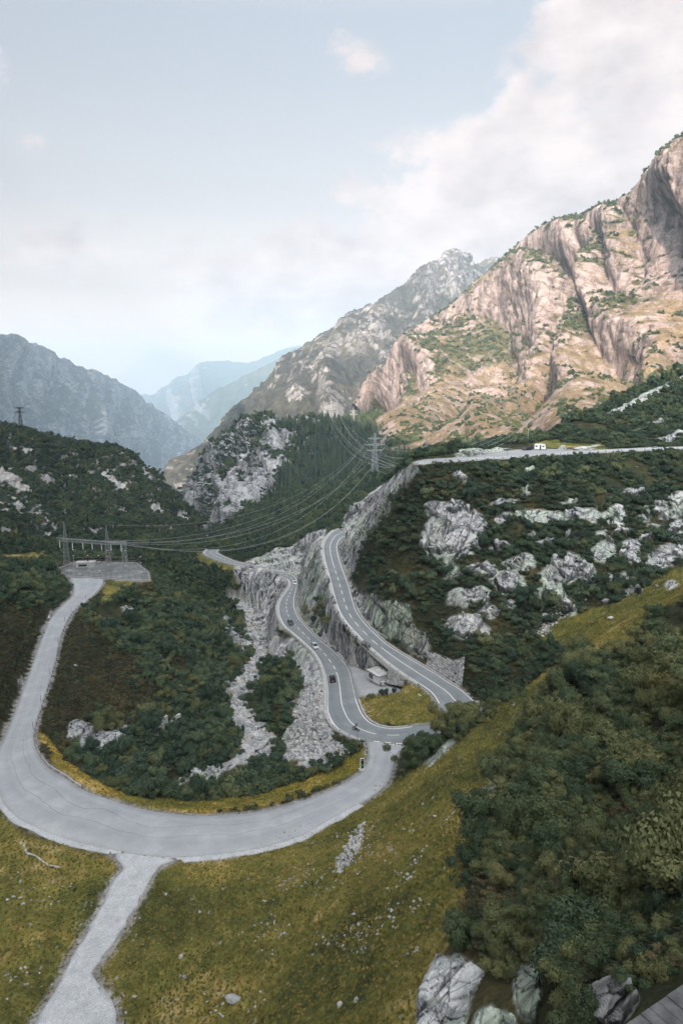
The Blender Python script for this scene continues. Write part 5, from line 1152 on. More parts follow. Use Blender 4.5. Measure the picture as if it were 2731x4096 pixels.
def stones(name, label, polys, n, r0, r1, single, slabel, sgroup, extra=None, rmin=.75, power=2.2):
    m = np.zeros(TX.shape, bool)
    for p in polys: m |= inpoly(_px, _py, p)
    if extra is not None: m |= extra
    m &= (RD > 1.0) & inview
    w = np.argwhere(m); RNG.shuffle(w); w = np.repeat(w, 3, 0)[:n * 8]; RNG.shuffle(w)
    P = TP[w[:, 0], w[:, 1]] + np.c_[RNG.uniform(-.4, .4, (len(w), 2)), np.zeros(len(w))]; P[:, 2] = H(P[:, 0], P[:, 1])
    R = r0 + (r1 - r0) * RNG.uniform(0, 1, len(P)) ** power; o = np.argsort(-R); P, R = P[o], R[o]
    k = poisson(P, R * rmin * 1.6, cell=r1 * 2)[:n]; P, R = P[k], R[k]
    for i in range(single): boulder(P[i, 0] * 31, P[i, 1] * 17, R[i], slabel, sgroup, i, (1.15, .9, .85), P[i])
    P, R = P[single:], R[single:]
    src = [o for o in COL.objects if o.name.startswith('boulder')][:5]
    scatter_object(name, label, 'stones', P + np.c_[np.zeros((len(P), 2)), R * .15], np.stack([R * 1.15, R * .9, R * .75], -1), RNG.uniform(-.6, .6, (len(P), 3)) + np.c_[np.zeros((len(P), 2)), RNG.uniform(0, 6, len(P))], RNG.randint(0, 5, len(P)), src)
SCREE = [[(1215,2720),(1290,2730),(1290,2820),(1300,2900),(1345,2975),(1400,3010),(1330,3062),(1240,3086),(1110,3060),(1120,2970),(1170,2890),(1145,2825),(1215,2765)], [(1080,2600),(1140,2590),(1190,2650),(1200,2700),(1150,2650),(1090,2660)]]
stones('scree_rubble', 'tumbled grey granite rubble below the pass road', SCREE, 5200, .2, .95, 70, 'grey angular block in the rubble slope below the pass road', 'blocks of the rubble slope')
stones('stream_rubble', 'pale stones filling the stream bed', [[(1000,2980),(1090,2930),(1110,3060),(1020,3060)]], 2600, .22, 1.7, 80, 'pale boulder lying in the stream bed of the gorge', 'boulders in the stream bed', extra=(VD < 4.2) & (_py > 2420))
_mp = np.zeros(TX.shape, bool)
for p in ([(900,3600),(1500,3300),(1800,3100),(1900,3050),(1750,3400),(1700,3800),(1000,4096),(700,4096)], [(0,3450),(600,3450),(500,4096),(0,4096)]): _mp |= inpoly(_px, _py, p)
_mp &= fbm(TPOS, .13, 2, seed=733) > .26
stones('meadow_pebbles', 'small white stones strewn over the meadow slope', [[(1330,3330),(1480,3290),(1560,3260),(1500,3380),(1420,3520),(1340,3560)], [(2100,2520),(2200,2420),(2330,2400),(2300,2460),(2150,2560)]], 420, .07, .26, 0, '', '', power=3, extra=_mp)
# flowering tufts give way to bare stone on one streak of the slope
stones('stone_pile_rubble', 'heap of broken white stone on the upper meadow', [[(2130,2530),(2190,2440),(2240,2400),(2340,2400),(2320,2440),(2230,2480),(2180,2550)], [(1360,3440),(1420,3320),(1460,3290),(1440,3400),(1390,3470),(1350,3500)]], 260, .12, .6, 0, '', '')

# bushes and a patch of dry grass on the rock step between the two roads
for q, (x, y, r) in enumerate([(1268, 2462, 2.0), (1290, 2440, 2.2), (1300, 2475, 1.8), (1282, 2410, 1.6), (1312, 2500, 1.7), (1255, 2490, 1.4), (1398, 2545, .9), (1432, 2585, .9)]):
    p = hit(x, y); e = empty('alder_shrub', p, q * 1.3); r *= 1.45; e.scale = (r, r, r * 1.15); tag(e, 'olive shrub on the rock step between the two roads' if q < 6 else 'small green bush at the foot of the upper road railing', 'shrub', 'shrubs between the two roads')
    link('crown', NEARD[q % 3] if q % 2 else NEARV[q % 4], None, e); link('stem', STEM[q % 3], None, e)

# ------------------------------------------------------------------ mesh building for made things
class MB:
    """collects boxes, tubes and prisms into ONE mesh part"""
    def __init__(self): self.bm = bmesh.new()
    def box(self, c, s, rz=0.0, bev=0.0, rx=0.0, ry=0.0):
        M = Matrix.Translation(c) @ Matrix.Rotation(rz, 4, 'Z') @ Matrix.Rotation(ry, 4, 'Y') @ Matrix.Rotation(rx, 4, 'X') @ Matrix.Diagonal((*s, 1))
        r = bmesh.ops.create_cube(self.bm, size=1.0, matrix=M)
        if bev: bmesh.ops.bevel(self.bm, geom=list({e for v in r['verts'] for e in v.link_edges}), offset=bev, segments=2, affect='EDGES')
        return self
    def tube(self, pts, r, n=6, caps=True):
        rr = r if hasattr(r, '__len__') else [r] * len(pts); prev = None; bm = self.bm; rings = []
        for i, p in enumerate(pts):
            d = (Vector(pts[min(i + 1, len(pts) - 1)]) - Vector(pts[max(i - 1, 0)])).normalized()
            a = d.cross(Vector((0, 0, 1))); a = a.normalized() if a.length > .05 else Vector((1, 0, 0)); b2 = d.cross(a)
            rings.append([bm.verts.new(Vector(p) + (a * math.cos(2 * math.pi * k / n) + b2 * math.sin(2 * math.pi * k / n)) * rr[i]) for k in range(n)])
        for A, B in zip(rings[:-1], rings[1:]):
            for k in range(n): bm.faces.new((A[k], A[(k + 1) % n], B[(k + 1) % n], B[k]))
        if caps: bm.faces.new(rings[0][::-1]); bm.faces.new(rings[-1])
        return self
    def prism(self, prof, y0, y1, axis='y', taper=1.0):
        """profile of (x,z) points pushed along y"""
        bm = self.bm; A = [bm.verts.new((x, y0, z)) for x, z in prof]; B = [bm.verts.new((x, y1, z)) for x, z in prof]
        bm.faces.new(A); bm.faces.new(B[::-1]); n = len(prof)
        for k in range(n): bm.faces.new((A[k], B[k], B[(k + 1) % n], A[(k + 1) % n]))
        return self
    def quad(self, a, b2, c, d): self.bm.faces.new([self.bm.verts.new(p) for p in (a, b2, c, d)]); return self
    def build(self, name, mat, parent=None, smooth_shade=False):
        bmesh.ops.recalc_face_normals(self.bm, faces=self.bm.faces); me = bpy.data.meshes.new(name); self.bm.to_mesh(me); self.bm.free()
        if smooth_shade:
            for p in me.polygons: p.use_smooth = True
        return link(name, me, mat, parent)
M_STEEL = plain('galvanised_steel', (.42, .44, .46), .45, .6, .1, 2)
M_BEAM = plain('pale_galvanised_beam', (.62, .64, .66), .5, 0, .08)
M_LATT = plain('weathered_steel_lattice', (.30, .32, .33), .6, .3, .15, 1)
M_POST = plain('dark_post', (.045, .048, .05), .7, var=.2)
M_CONC = plain('pale_concrete', (.52, .52, .51), .9, var=.18, scale=1.2)
M_CONCD = plain('stained_concrete', (.36, .36, .35), .9, var=.35, scale=.6)
M_CABLE = plain('aluminium_cable', (.45, .47, .49), .4, .3, .05)
M_BLACKT = plain('black_rubber', (.02, .02, .021), .8)
M_WHITE = plain('white_paint', (.78, .78, .77), .5, var=.05, spec=.4)
def rail(name, P, label, side_off=0.0, spacing=4.0, post_h=.75, beam='rail', kerb=True, cat='guard rail'):
    """posts and rail along a polyline, on a low concrete edge"""
    L_ = arclen(P)[-1]; e = empty(name, P[0]); tag(e, label, cat); P0 = P[0]
    Q = sub(P, 0, L_, 2.0) - P0
    if kerb:
        tan = np.gradient(Q, axis=0); perp = np.stack([-tan[:, 1], tan[:, 0], 0 * tan[:, 0]], -1); perp /= np.linalg.norm(perp, axis=1)[:, None]
        prof = [(-.60, -1.8), (-.60, .34), (.30, .34), (.30, -1.2)]
        V = np.stack([Q + perp * a + np.array([0, 0, z]) for a, z in prof], 1); link('kerb', mesh_np('kerb', V.reshape(-1, 3), grid_faces(len(Q), 4), False), M_CONC, e)
    pm = MB().box((0, 0, post_h / 2), (.14, .14, post_h), bev=.02); pb = pm.build('post', M_POST, e); pb.location = (0, 0, 0); pmesh = pb.data
    n = int(L_ / spacing)
    for i in range(1, n + 1):
        q = sub(P, min(i * spacing, L_ - .01), L_)[0] - P0; o = link('post', pmesh, None, e); o.location = tuple(q)
    for z in ((.62, .40) if beam == 'rail' else (.58,)):
        r = .035 if beam == 'rail' else .13
        if beam == 'rail': MB().tube([tuple(v + np.array([0, 0, z])) for v in Q], r, 5).build('rail', M_STEEL, e)
        else:
            tan = np.gradient(Q, axis=0); perp = np.stack([-tan[:, 1], tan[:, 0], 0 * tan[:, 0]], -1); perp /= np.linalg.norm(perp, axis=1)[:, None]
            prof = [(.10, z - .16), (.14, z - .08), (.10, z), (.14, z + .08), (.10, z + .16), (.08, z + .16), (.08, z - .16)]
            V = np.stack([Q + perp * a + np.array([0, 0, zz]) for a, zz in prof], 1); link('beam', mesh_np('beam', V.reshape(-1, 3), grid_faces(len(Q), len(prof)), False), M_BEAM, e)
    return e
def span(P, pa, pb):
    a, b_ = sorted((s_at(P, *pa), s_at(P, *pb))); return sub(P, a, b_, 1.5)
_lo = along(ROAD_LO, 0, -.45) + np.array([0, 0, .02])
rail('guard_rail', span(_lo, (1450, 2962), (820, 2195)), 'railing with dark posts along the gorge side of the lower road', spacing=3.6)
_up = along(ROAD_UP, 0, -.45) + np.array([0, 0, .02])
rail('guard_rail', span(_up, (1668, 2738), (1330, 2120)), 'railing with dark posts along the open side of the upper road', spacing=4.2)
_ac = along(ROAD_AC, 0, -.35)
rail('crash_barrier', span(_ac, (1470, 2972), (1475, 3030)), 'short bent steel barrier at the mouth of the access road', spacing=2.0, beam='w', kerb=False, cat='barrier')
rail('crash_barrier', span(_ac, (330, 3160), (330, 2412)), 'long steel barrier along the inside of the access road', spacing=3.0, beam='w', kerb=False, cat='barrier')
_pk = along(ROAD_PK, 0, -.3)
rail('crash_barrier', span(_pk, (1830, 1846), (2731, 1796)), 'pale steel barrier along the edge of the lay-by road', spacing=3.4, beam='w', kerb=False, cat='barrier')
rail('guard_rail', span(_pk, (1672, 1856), (1826, 1846)), 'railing on top of the masonry wall by the lay-by', spacing=2.4)
# kerb round the grass island
_is = span(along(ROAD_LO, 1, .35), (1640, 2925), (1437, 2800)); e = MB()
def kerb_strip(name, P, label, h=.16, w=.3):
    tan = np.gradient(P, axis=0); perp = np.stack([-tan[:, 1], tan[:, 0], 0 * tan[:, 0]], -1); perp /= np.linalg.norm(perp, axis=1)[:, None]
    V = np.stack([P + perp * a + np.array([0, 0, z]) for a, z in ((-w / 2, -.4), (-w / 2, h), (w / 2, h), (w / 2, -.4))], 1)
    return tag(link(name, mesh_np(name, V.reshape(-1, 3), grid_faces(len(P), 4), False), M_CONC), label, kind='structure')
kerb_strip('kerb_stones', _is, 'pale kerb round the grass island'); kerb_strip('kerb_wall', span(along(ROAD_LO, 1, .35), (1185, 2430), (1370, 2650)), 'pale kerb along the rock side of the lower road')
kerb_strip('kerb_edge', span(along(ROAD_UP, 1, .4), (1840, 2755), (1400, 2330)), 'pale gutter edge along the rock side of the upper road', h=.1)
# marker poles
def pole(px, py, h, r, label, group=None, mat=None, name='marker_pole', arm=False):
    p = hit(px, py); e = MB().tube([(0, 0, -.4), (0, 0, h)], [r, r * .8], 6).build(name, mat or M_POST); e.location = p
    if arm: MB().tube([(-.9, 0, h - .5), (.9, 0, h - .5)], .06, 5).build('crossbar', M_POST, e)
    return tag(e, label, 'pole', group)
for q, (x, y) in enumerate([(348,2402),(290,2452),(264,2490),(236,2575),(203,2700),(168,2811),(137,2920)]):
    pole(x - 3, y, 2.1, .05, 'thin dark snow pole beside the access road, %s from the substation' % ('first', 'second', 'third', 'fourth', 'fifth', 'sixth', 'seventh')[q])
pole(1430, 2970, 2.4, .05, 'thin snow pole behind the railing at the junction'); pole(1369, 2962, 1.8, .04, 'thin snow pole at the rubble below the junction')
pole(2028, 1832, 4.6, .06, 'tall thin pole at the edge of the lay-by'); pole(2109, 1772, 6.5, .11, 'utility pole behind the parked caravan', mat=plain('grey_pole', (.5, .5, .5)), arm=True)
pole(1783, 1846, 3.0, .05, 'short pole beside the masonry wall')
# advertising stele at the junction
def stele():
    p = hit(1448, 3078); e = empty('information_stele', p, math.radians(14)); tag(e, 'tall white framed board with a dark green picture beside the junction', 'sign')
    MB().box((0, 0, .06), (1.5, 1.1, .14), bev=.02).build('base', M_CONC, e)
    MB().box((0, 0, 1.45), (.92, .22, 2.65), bev=.03).build('frame', M_WHITE, e)
    m, nt, b = newmat('printed_dark_green_picture'); tc = N(nt, 'ShaderNodeTexCoord'); nz = N(nt, 'ShaderNodeTexNoise', i_Scale=5.0, i_Detail=2.0); nt.links.new(tc.outputs['Object'], nz.inputs['Vector'])
    nt.links.new(ramp(nt, nz.outputs[0], [(.50, (.008, .011, .012)), (.56, (.03, .16, .05)), (.66, (.16, .42, .12)), (.72, (.7, .75, .6))]), b.inputs['Base Color']); b.inputs['Roughness'].default_value = .3
    MB().box((0, -.118, 1.30), (.70, .02, 2.0)).build('picture', m, e); MB().box((0, -.118, 2.50), (.70, .022, .30)).build('header', M_POST, e)
stele()
# skid mark on the old asphalt
def tar():
    pts = [(692,3374),(716,3366),(752,3364),(757,3368),(730,3382),(722,3389),(712,3386),(694,3395),(700,3386)]
    P = np.array([at_z(x, y, -80.955) for x, y in pts]); c = P.mean(0); me = bpy.data.meshes.new('tar_patch'); me.from_pydata([tuple(p) for p in P], [], [tuple(range(len(pts)))]); me.update()
    z = H(*c[:2]); o = link('tar_patch', me, plain('dark_tar', (.07, .07, .075), .6), ROADA)
    zr = np.interp(0, [0], [0]); i = ((ROAD_AC[:, :2] + ROAD_AC[:, 3:5]) / 2 - c[:2]); k = (i ** 2).sum(1).argmin(); o.location.z = ROAD_AC[k, 2] - .01 + .006 - (-80.955)
tar()
# give-way triangles and the stop line on the access road
for q in range(5):
    a = at_z(1560 + q * 13, 2982, -86.3); k = ((ROAD_AC[:, 3:5] - a[:2]) ** 2).sum(1).argmin(); zz = ROAD_AC[k, 2] + .012
    me = bpy.data.meshes.new('triangle'); me.from_pydata([(a[0] - .28, a[1] + .5, zz), (a[0] + .28, a[1] + .5, zz), (a[0], a[1] - .5, zz)], [], [(0, 1, 2)]); me.update(); link('give_way_triangle', me, M_PINK, ROADA)
_a, _b = at_z(1552, 2978, -86.28), at_z(1550, 3008, -86.0); line_strip('stop_line', np.array([_a, _b]), .3, ROADA, lift=.08)

# ------------------------------------------------------------------ dry stone and masonry
STN = []
for k in range(6):
    rs = np.random.RandomState(300 + k); bm = bmesh.new(); bmesh.ops.create_cube(bm, size=1.0)
    for v in bm.verts: v.co = v.co + Vector(rs.uniform(-.09, .09, 3)); v.co.x *= .985; v.co.z *= .985
    bmesh.ops.bevel(bm, geom=bm.edges[:], offset=.07, segments=1, affect='EDGES'); me = bpy.data.meshes.new('wall_stone_%d' % k); bm.to_mesh(me); bm.free(); me.materials.append(M_STONE); STN.append(me)
M_MORT = plain('dark_wall_joint', (.13, .13, .13), .95, var=.3)
def stone_wall(name, bottom, top, label, stone=.75, batter=0.0, row_jit=.12, seed=1):
    """masonry between two 3D polylines of equal length; every stone a part"""
    rs = np.random.RandomState(seed); bottom = np.asarray(bottom, float); top = np.asarray(top, float); L_ = arclen(bottom)[-1]; o0 = bottom[0].copy()
    e = empty(name, o0); tag(e, label, 'wall'); sb = arclen(bottom) / L_
    def at(u, v): return np.array([np.interp(u, sb, bottom[:, k]) * (1 - v) + np.interp(u, sb, top[:, k]) * v for k in range(3)]) - o0
    nu = max(8, int(L_ / 1.0)); U = np.linspace(0, 1, nu)
    V = np.array([[at(u, v) for v in (0, .5, 1)] for u in U]); back = np.array([at(u, 1) for u in U])
    tn = bottom[-1] - bottom[0]; nrm = np.array([tn[1], -tn[0], 0]); nrm /= np.linalg.norm(nrm)
    if (nrm * (-o0)).sum() < 0: nrm = -nrm
    core = np.concatenate([V - nrm * .10, (back - nrm * 1.0)[:, None]], 1); link('core', mesh_np('core', core.reshape(-1, 3), grid_faces(nu, 4), False), M_MORT, e)
    hmax = np.linalg.norm(top - bottom, axis=1).max(); rows = max(2, int(round(hmax / (stone * .8)))); cnt = 0
    for r in range(rows):
        s = rs.uniform(0, stone * .5) * -1
        while s < L_:
            w = stone * rs.uniform(.65, 1.5); u = (s + w / 2) / L_; s += w
            if not 0 <= u <= 1: continue
            h = np.linalg.norm(at(u, 1) - at(u, 0)); v = (r + .5) * hmax / rows / max(h, .01)
            if v > .99 or cnt > 298: continue
            p = at(u, v); du = at(min(u + .01, 1), v) - at(max(u - .01, 0), v); cnt += 1
            o = link('stone', STN[rs.randint(6)], None, e); o.location = tuple(p + nrm * rs.uniform(-.03, .06)); o.scale = (w * .96, rs.uniform(.35, .5), hmax / rows * rs.uniform(.85, 1.0))
            lean = math.atan2(np.linalg.norm((at(u, 1) - at(u, 0))[:2]), h); o.rotation_euler = (0, rs.uniform(-row_jit, row_jit) - math.atan2(du[2], np.hypot(du[0], du[1])), math.atan2(du[1], du[0]))
    return e
def raise_to(B, py):
    """point straight above B that shows at row py"""
    zz = np.linspace(B[2], B[2] + 25, 600); Q = np.stack([np.full(600, B[0]), np.full(600, B[1]), zz], -1); return Q[np.abs(project(Q)[1] - py).argmin()]
_ur = along(ROAD_UP, 1, 1.0)
_wb = span(_ur, (1700, 2650), (1845, 2755))[::3]; _bx = project(_wb)[0]
_wt = np.array([raise_to(b_, y) for b_, y in zip(_wb, np.interp(_bx, [1690, 1740, 1790, 1830, 1870, 1895, 1920], [2608, 2622, 2650, 2640, 2642, 2672, 2700]))])
_wt[:, 1] += .25 * (_wt[:, 2] - _wb[:, 2]); _wt[:, 0] += .12 * (_wt[:, 2] - _wb[:, 2])
stone_wall('masonry_wall', _wb, _wt, 'curved wall of pale fitted stone blocks on the inside of the upper road', .8, seed=2)
_ul = along(ROAD_UP, 0, -.75)
_wt = span(_ul, (1560, 2650), (1672, 2745))[::2] - np.array([0, 0, .25]); _hh = np.linspace(4.6, .9, len(_wt)) if project(_wt[:1])[0][0] < project(_wt[-1:])[0][0] else np.linspace(.9, 4.6, len(_wt))
_wb2 = _wt.copy(); _wb2[:, 2] -= _hh; _wb2[:, 1] -= .15 * _hh; _wb2[:, 0] -= .15 * _hh
stone_wall('retaining_wall', _wb2, _wt, 'rough stone retaining wall under the upper road beside the shed', .62, seed=5)
_pw = span(along(ROAD_PK, 0, -.7), (1672, 1857), (1820, 1847))[::2] - np.array([0, 0, .3]); _pb = _pw.copy(); _pb[:, 2] -= np.interp(project(_pw)[0], [1670, 1730, 1800, 1830], [3.4, 4.6, 3.2, 1.2]); _pb[:, 1] -= .5
stone_wall('masonry_wall', _pb, _pw, 'coursed pale masonry wall carrying the end of the lay-by road', .55, row_jit=.02, seed=8)

# ------------------------------------------------------------------ shed, lay-by, vehicles
def paint(name, c, rough=.3): 
    m, nt, b = newmat(name); b.inputs['Base Color'].default_value = (*c, 1); b.inputs['Roughness'].default_value = rough; b.inputs['Coat Weight'].default_value = .5
    nz = N(nt, 'ShaderNodeTexNoise', i_Scale=4.0); nt.links.new(ramp(nt, nz.outputs[0], [(.3, tuple(x * .92 for x in c)), (.7, c)]), b.inputs['Base Color']); return m
M_GLASS = paint('dark_window_glass', (.02, .026, .03), .08); M_RIM = plain('alloy_rim', (.5, .51, .52), .35, .7, .05); M_LAMP = paint('clear_headlamp', (.75, .77, .78), .1); M_TAIL = paint('red_tail_lamp', (.42, .015, .015), .2)
def patch(name, corners, nu, nv, mat, label, lift, kind='structure', edge=0.0):
    """asphalt sheet laid on the ground between four picture corners"""
    c = np.array(corners, float); u, v = np.meshgrid(np.linspace(0, 1, nu), np.linspace(0, 1, nv), indexing='ij')
    Q = c[0] * ((1 - u) * (1 - v))[..., None] + c[1] * (u * (1 - v))[..., None] + c[2] * (u * v)[..., None] + c[3] * ((1 - u) * v)[..., None]
    P = hit(Q[..., 0].ravel(), Q[..., 1].ravel()).reshape(nu, nv, 3); z = P[..., 2]
    for _ in range(8): z = blur(z, 1)
    P[..., 2] = z + lift
    me = mesh_np(name, P.reshape(-1, 3), grid_faces(nu, nv)); set_float(me, np.zeros(nu * nv) + .5, 'across')
    return tag(link(name, me, mat), label, kind=kind), P
_lot = at_z(1515, 2741, -87.4)
def flat_patch(name, pts, mat, label, lift=.06):
    """ground sheet through measured points (px,py,z), fanned"""
    P = np.array([at_z(x, y, z) for x, y, z in pts]); n = len(P)
    c = P.mean(0); V = [c]; 
    for k in np.linspace(0, 1, 5)[1:]:
        V += [c + (p - c) * k for p in P]
    V = np.array(V); V[:, 2] += lift; Fc = [(0, 1 + i, 1 + (i + 1) % n) for i in range(n)]
    for r in range(3): Fc += [(1 + r * n + i, 1 + (r + 1) * n + i, 1 + (r + 1) * n + (i + 1) % n, 1 + r * n + (i + 1) % n) for i in range(n)]
    V = np.vstack([V, V[-n:] - np.array([0, 0, 1.2])]); r = 4; Fc += [(1 + 3 * n + i, 1 + 4 * n + i, 1 + 4 * n + (i + 1) % n, 1 + 3 * n + (i + 1) % n) for i in range(n)]
    me = bpy.data.meshes.new(name); me.from_pydata([tuple(v) for v in V], [], Fc); me.update(); set_float(me, np.full(len(V), .5), 'across')
    for p in me.polygons: p.use_smooth = True
    return tag(link(name, me, mat), label, kind='structure')
flat_patch('lay_by_apron', APRON, M_ASPL, 'pale asphalt apron in front of the shed', .05)
flat_patch('lay_by_yard', LAYBY, M_ASPL, 'pale gravelled lay-by where the caravan stands', .05)
def shed():
    A = at_z(1515, 2741, -87.25)                                   # near corner at the ground
    Bp = at_z(1477, 2718, -87.35); Cp = at_z(1562, 2730, -86.95)   # along the white front; along the board side
    ux = Bp - A; lx = np.linalg.norm(ux[:2]); rz = math.atan2(ux[1], ux[0]); lx = max(lx, 5.6); ly = 4.4; h = 2.7
    e = empty('shed', A - np.array([0, 0, .1]), rz); tag(e, 'small white shed with a flat grey roof under the upper road', 'shed')
    # local x runs along the white front (away to the left), local -y is inside
    s = -1 if np.cross(ux[:2], (Cp - A)[:2]) < 0 else 1
    w = .18
    MB().box((lx / 2, s * w / 2, h / 2), (lx, w, h), bev=.01).build('front_wall', M_WHITE, e)
    MB().box((lx / 2, s * (ly - w / 2), h / 2), (lx, w, h)).build('back_wall', M_CONCD, e); MB().box((lx - w / 2, s * ly / 2, h / 2), (w, ly - 2 * w - .01, h)).build('end_wall', M_CONC, e)
    bw = plain('grey_blue_boards', (.46, .50, .52), .8, var=.2, scale=2)
    for k in range(9): MB().box((.05, s * (ly / 2 + .003), .16 + k * .295), (.10 + .02 * (k % 2), ly - .30, .285), bev=.012).build('board', bw, e)
    for k in range(2):
        wx = lx - 1.0 - k * 1.05; f = MB().box((wx, -s * .02, 1.35), (.95, .08, 1.5)).build('window', plain('grey_frame', (.35, .36, .36)), e)
        for i in range(2): MB().box((wx - .22 + .44 * i, -s * .066, 1.35), (.38, .02, 1.36)).build('pane', M_GLASS, f)
    MB().box((lx / 2, -s * .03, .15), (lx + .06, .1, .3)).build('plinth', M_CONCD, e)
    rp = plain('weathered_roof_sheet', (.50, .505, .50), .9, var=.4, scale=.9)
    r = MB().box((lx / 2, s * ly / 2 + s * .1, h + .14), (lx + .7, ly + 1.0, .20), bev=.02).build('roof', rp, e); MB().box((-.36, s * ly / 2 + s * .1, h + .10), (.04, ly + 1.02, .26)).build('fascia', M_CONCD, r)
    MB().box((lx / 2, -s * .42, h + .10), (lx + .72, .04, .26)).build('fascia', M_CONCD, r)
shed()
def pallet(px, py, k, label):
    p = at_z(px, py, -87.0); e = empty('stone_stack', p, .5 + .3 * k); tag(e, label, 'stone stack')
    MB().box((0, 0, .06), (1.3, 1.0, .12)).build('pallet', plain('weathered_pallet', (.22, .18, .14)), e); rs = np.random.RandomState(k)
    for i in range(4):
        o = link('slab', STN[i], None, e); o.location = (rs.uniform(-.08, .08), rs.uniform(-.08, .08), .25 + .23 * i); o.scale = (1.25, .95, .22); o.rotation_euler = (0, 0, rs.uniform(-.15, .15))
        if k == 2 and i > 1: o.location.x += .3 * (i - 2.5)
pallet(1530, 2740, 0, 'small stack of stone slabs against the board side of the shed'); pallet(1548, 2733, 1, 'middle stack of stone slabs beside the shed'); pallet(1577, 2736, 2, 'loose pale stack of stone slabs by the retaining wall')
# small pines on the island
for q, (x, y, r) in enumerate([(1482, 2797, 1.1), (1532, 2782, 1.5), (1577, 2770, .9)]):
    p = at_z(x, y, np.interp(x, [1480, 1580], [-87.6, -86.6])); p[2] = H(p[0], p[1]); e = empty('mountain_pine', p, q * 2.1); e.scale = (r * .8, r * .8, r * 1.5)
    tag(e, ('low spreading dark pine at the corner of the shed apron', 'upright dark young pine between apron and grass island', 'small low pine near the stone stacks')[q], 'shrub'); link('crown', PINEV[q], None, e); link('stem', STEM[q], None, e)

def wheel(parent, x, y, r, w, name='wheel'):
    s = 1 if y > 0 else -1
    t = MB(); t.tube([(x, y - w / 2, r), (x, y - w * .42, r), (x, y + w * .42, r), (x, y + w / 2, r)], [r * .9, r, r, r * .9], 16); o = t.build(name, M_BLACKT, parent, True)
    MB().tube([(x, y + s * w * .36, r), (x, y + s * w * .56, r)], [r * .62, r * .56], 12).build('rim', M_RIM, o)
def car(name, loc, heading, col, label, est=True, L_=4.3, W_=1.78, h=1.5, pitch=0.0):
    """hatchback or estate; x forward"""
    e = empty(name, loc, heading); tag(e, label, 'car'); e.rotation_euler = (0, -pitch, heading)
    a = L_ / 2; bz = .22
    low = [(-a, .42), (-a + .05, .30), (-a + .25, bz), (a - .3, bz), (a - .06, .34), (a, .52), (a - .04, .70), (a - .28, .82), (a - 1.05, .93), (-a + .25, 1.0), (-a + .02, .86)]
    M_ = MB(); bm = M_.bm; rows = []
    for yy, sx, sz in ((-W_ / 2, .965, .93), (-W_ / 2 + .10, 1.0, 1.0), (W_ / 2 - .10, 1.0, 1.0), (W_ / 2, .965, .93)):
        rows.append([bm.verts.new((x * sx, yy, .55 + (z - .55) * sz)) for x, z in low])
    n = len(low)
    for A, B in zip(rows[:-1], rows[1:]):
        for k in range(n): bm.faces.new((A[k], A[(k + 1) % n], B[(k + 1) % n], B[k]))
    bm.faces.new(rows[0]); bm.faces.new(rows[-1][::-1]); body = M_.build('body', col, e, False)
    rear = -a + (.12 if est else .45)
    cab = [(a - 1.12, .92), (a - 1.85, h - .03), (a - 2.2, h), (rear + .5, h - .02), (rear + .22, h - .08), (rear, .98)]
    M_ = MB(); bm = M_.bm; r0 = []
    for yy, f in ((-1, 0), (1, 0)): pass
    lo_, hi_ = W_ / 2 - .06, W_ / 2 - .26
    def wy(z): return lo_ + (hi_ - lo_) * max(0, min(1, (z - .95) / (h - .95)))
    A = [bm.verts.new((x, -wy(z), z)) for x, z in cab]; B = [bm.verts.new((x, wy(z), z)) for x, z in cab]
    for k in range(len(cab) - 1): bm.faces.new((A[k], A[k + 1], B[k + 1], B[k]))
    bm.faces.new(A); bm.faces.new(B[::-1]); M_.build('greenhouse', M_GLASS, e)
    # painted roof and pillars over the glass
    M_ = MB(); M_.box(((a - 1.95 + rear + .3) / 2, 0, h + .005), (a - 1.95 - rear - .3, 2 * hi_ + .06, .05), bev=.02); M_.build('roof', col, e)
    for s in (-1, 1):
        M_ = MB()
        for (x0, z0), (x1, z1) in (((a - 1.12, .94), (a - 1.88, h)), ((.05, .95), (-.05, h)), ((-a + 1.15, .98), (-a + 1.1, h)), ((rear + .02, .98), (rear + .3, h - .04))):
            M_.tube([(x0, s * (wy(z0) + .005), z0), (x1, s * (wy(z1) + .005), z1)], .045, 4)
        M_.build('pillar', col, e)['kind'] = 'stuff'
        MB().box((a - .12, s * (W_ / 2 - .27), .66), (.16, .36, .15), bev=.03).build('headlight', M_LAMP, e); MB().box((-a + .05, s * (W_ / 2 - .2), .78), (.12, .26, .22), bev=.03).build('tail_light', M_TAIL, e)
        MB().box((a - 1.25, s * (W_ / 2 + .06), .98), (.12, .18, .13), bev=.03).build('mirror', col, e)
        for x in (a - .82, -a + .80): wheel(e, x, s * (W_ / 2 - .10), .31, .21)
    MB().box((a - .01, 0, .40), (.05, 1.0, .16)).build('grille', M_POST, e); MB().box((-a, 0, .56), (.02, .5, .11)).build('number_plate', M_WHITE, e); MB().box((a + .016, 0, .42), (.02, .5, .11)).build('number_plate', M_WHITE, e)
    return e
def on_road(rd, w, px, py):
    P = along(rd, w); qx, qy, _ = project(P); k = ((qx - px) ** 2 + (qy - py) ** 2).argmin(); t = P[min(k + 2, len(P) - 1)] - P[max(k - 2, 0)]
    return P[k] + np.array([0, 0, .025]), math.atan2(t[1], t[0]), math.atan2(t[2], np.hypot(t[0], t[1]))
def put_car(px, py, w, away, col, label, **k):
    p, hd, pt = on_road(ROAD_LO, w, px, py)           # road runs away from the viewer
    car('car', p, hd if away else hd + math.pi, col, label, pitch=pt if away else -pt, **k)
put_car(1324, 2725, .27, True, paint('black_car_paint', (.018, .018, .022)), 'black car with red tail lamps driving away near the shed', h=1.62)
put_car(1258, 2596, .30, False, paint('silver_car_paint', (.62, .64, .65)), 'silver estate car coming up the lower road, second from the shed', h=1.6)
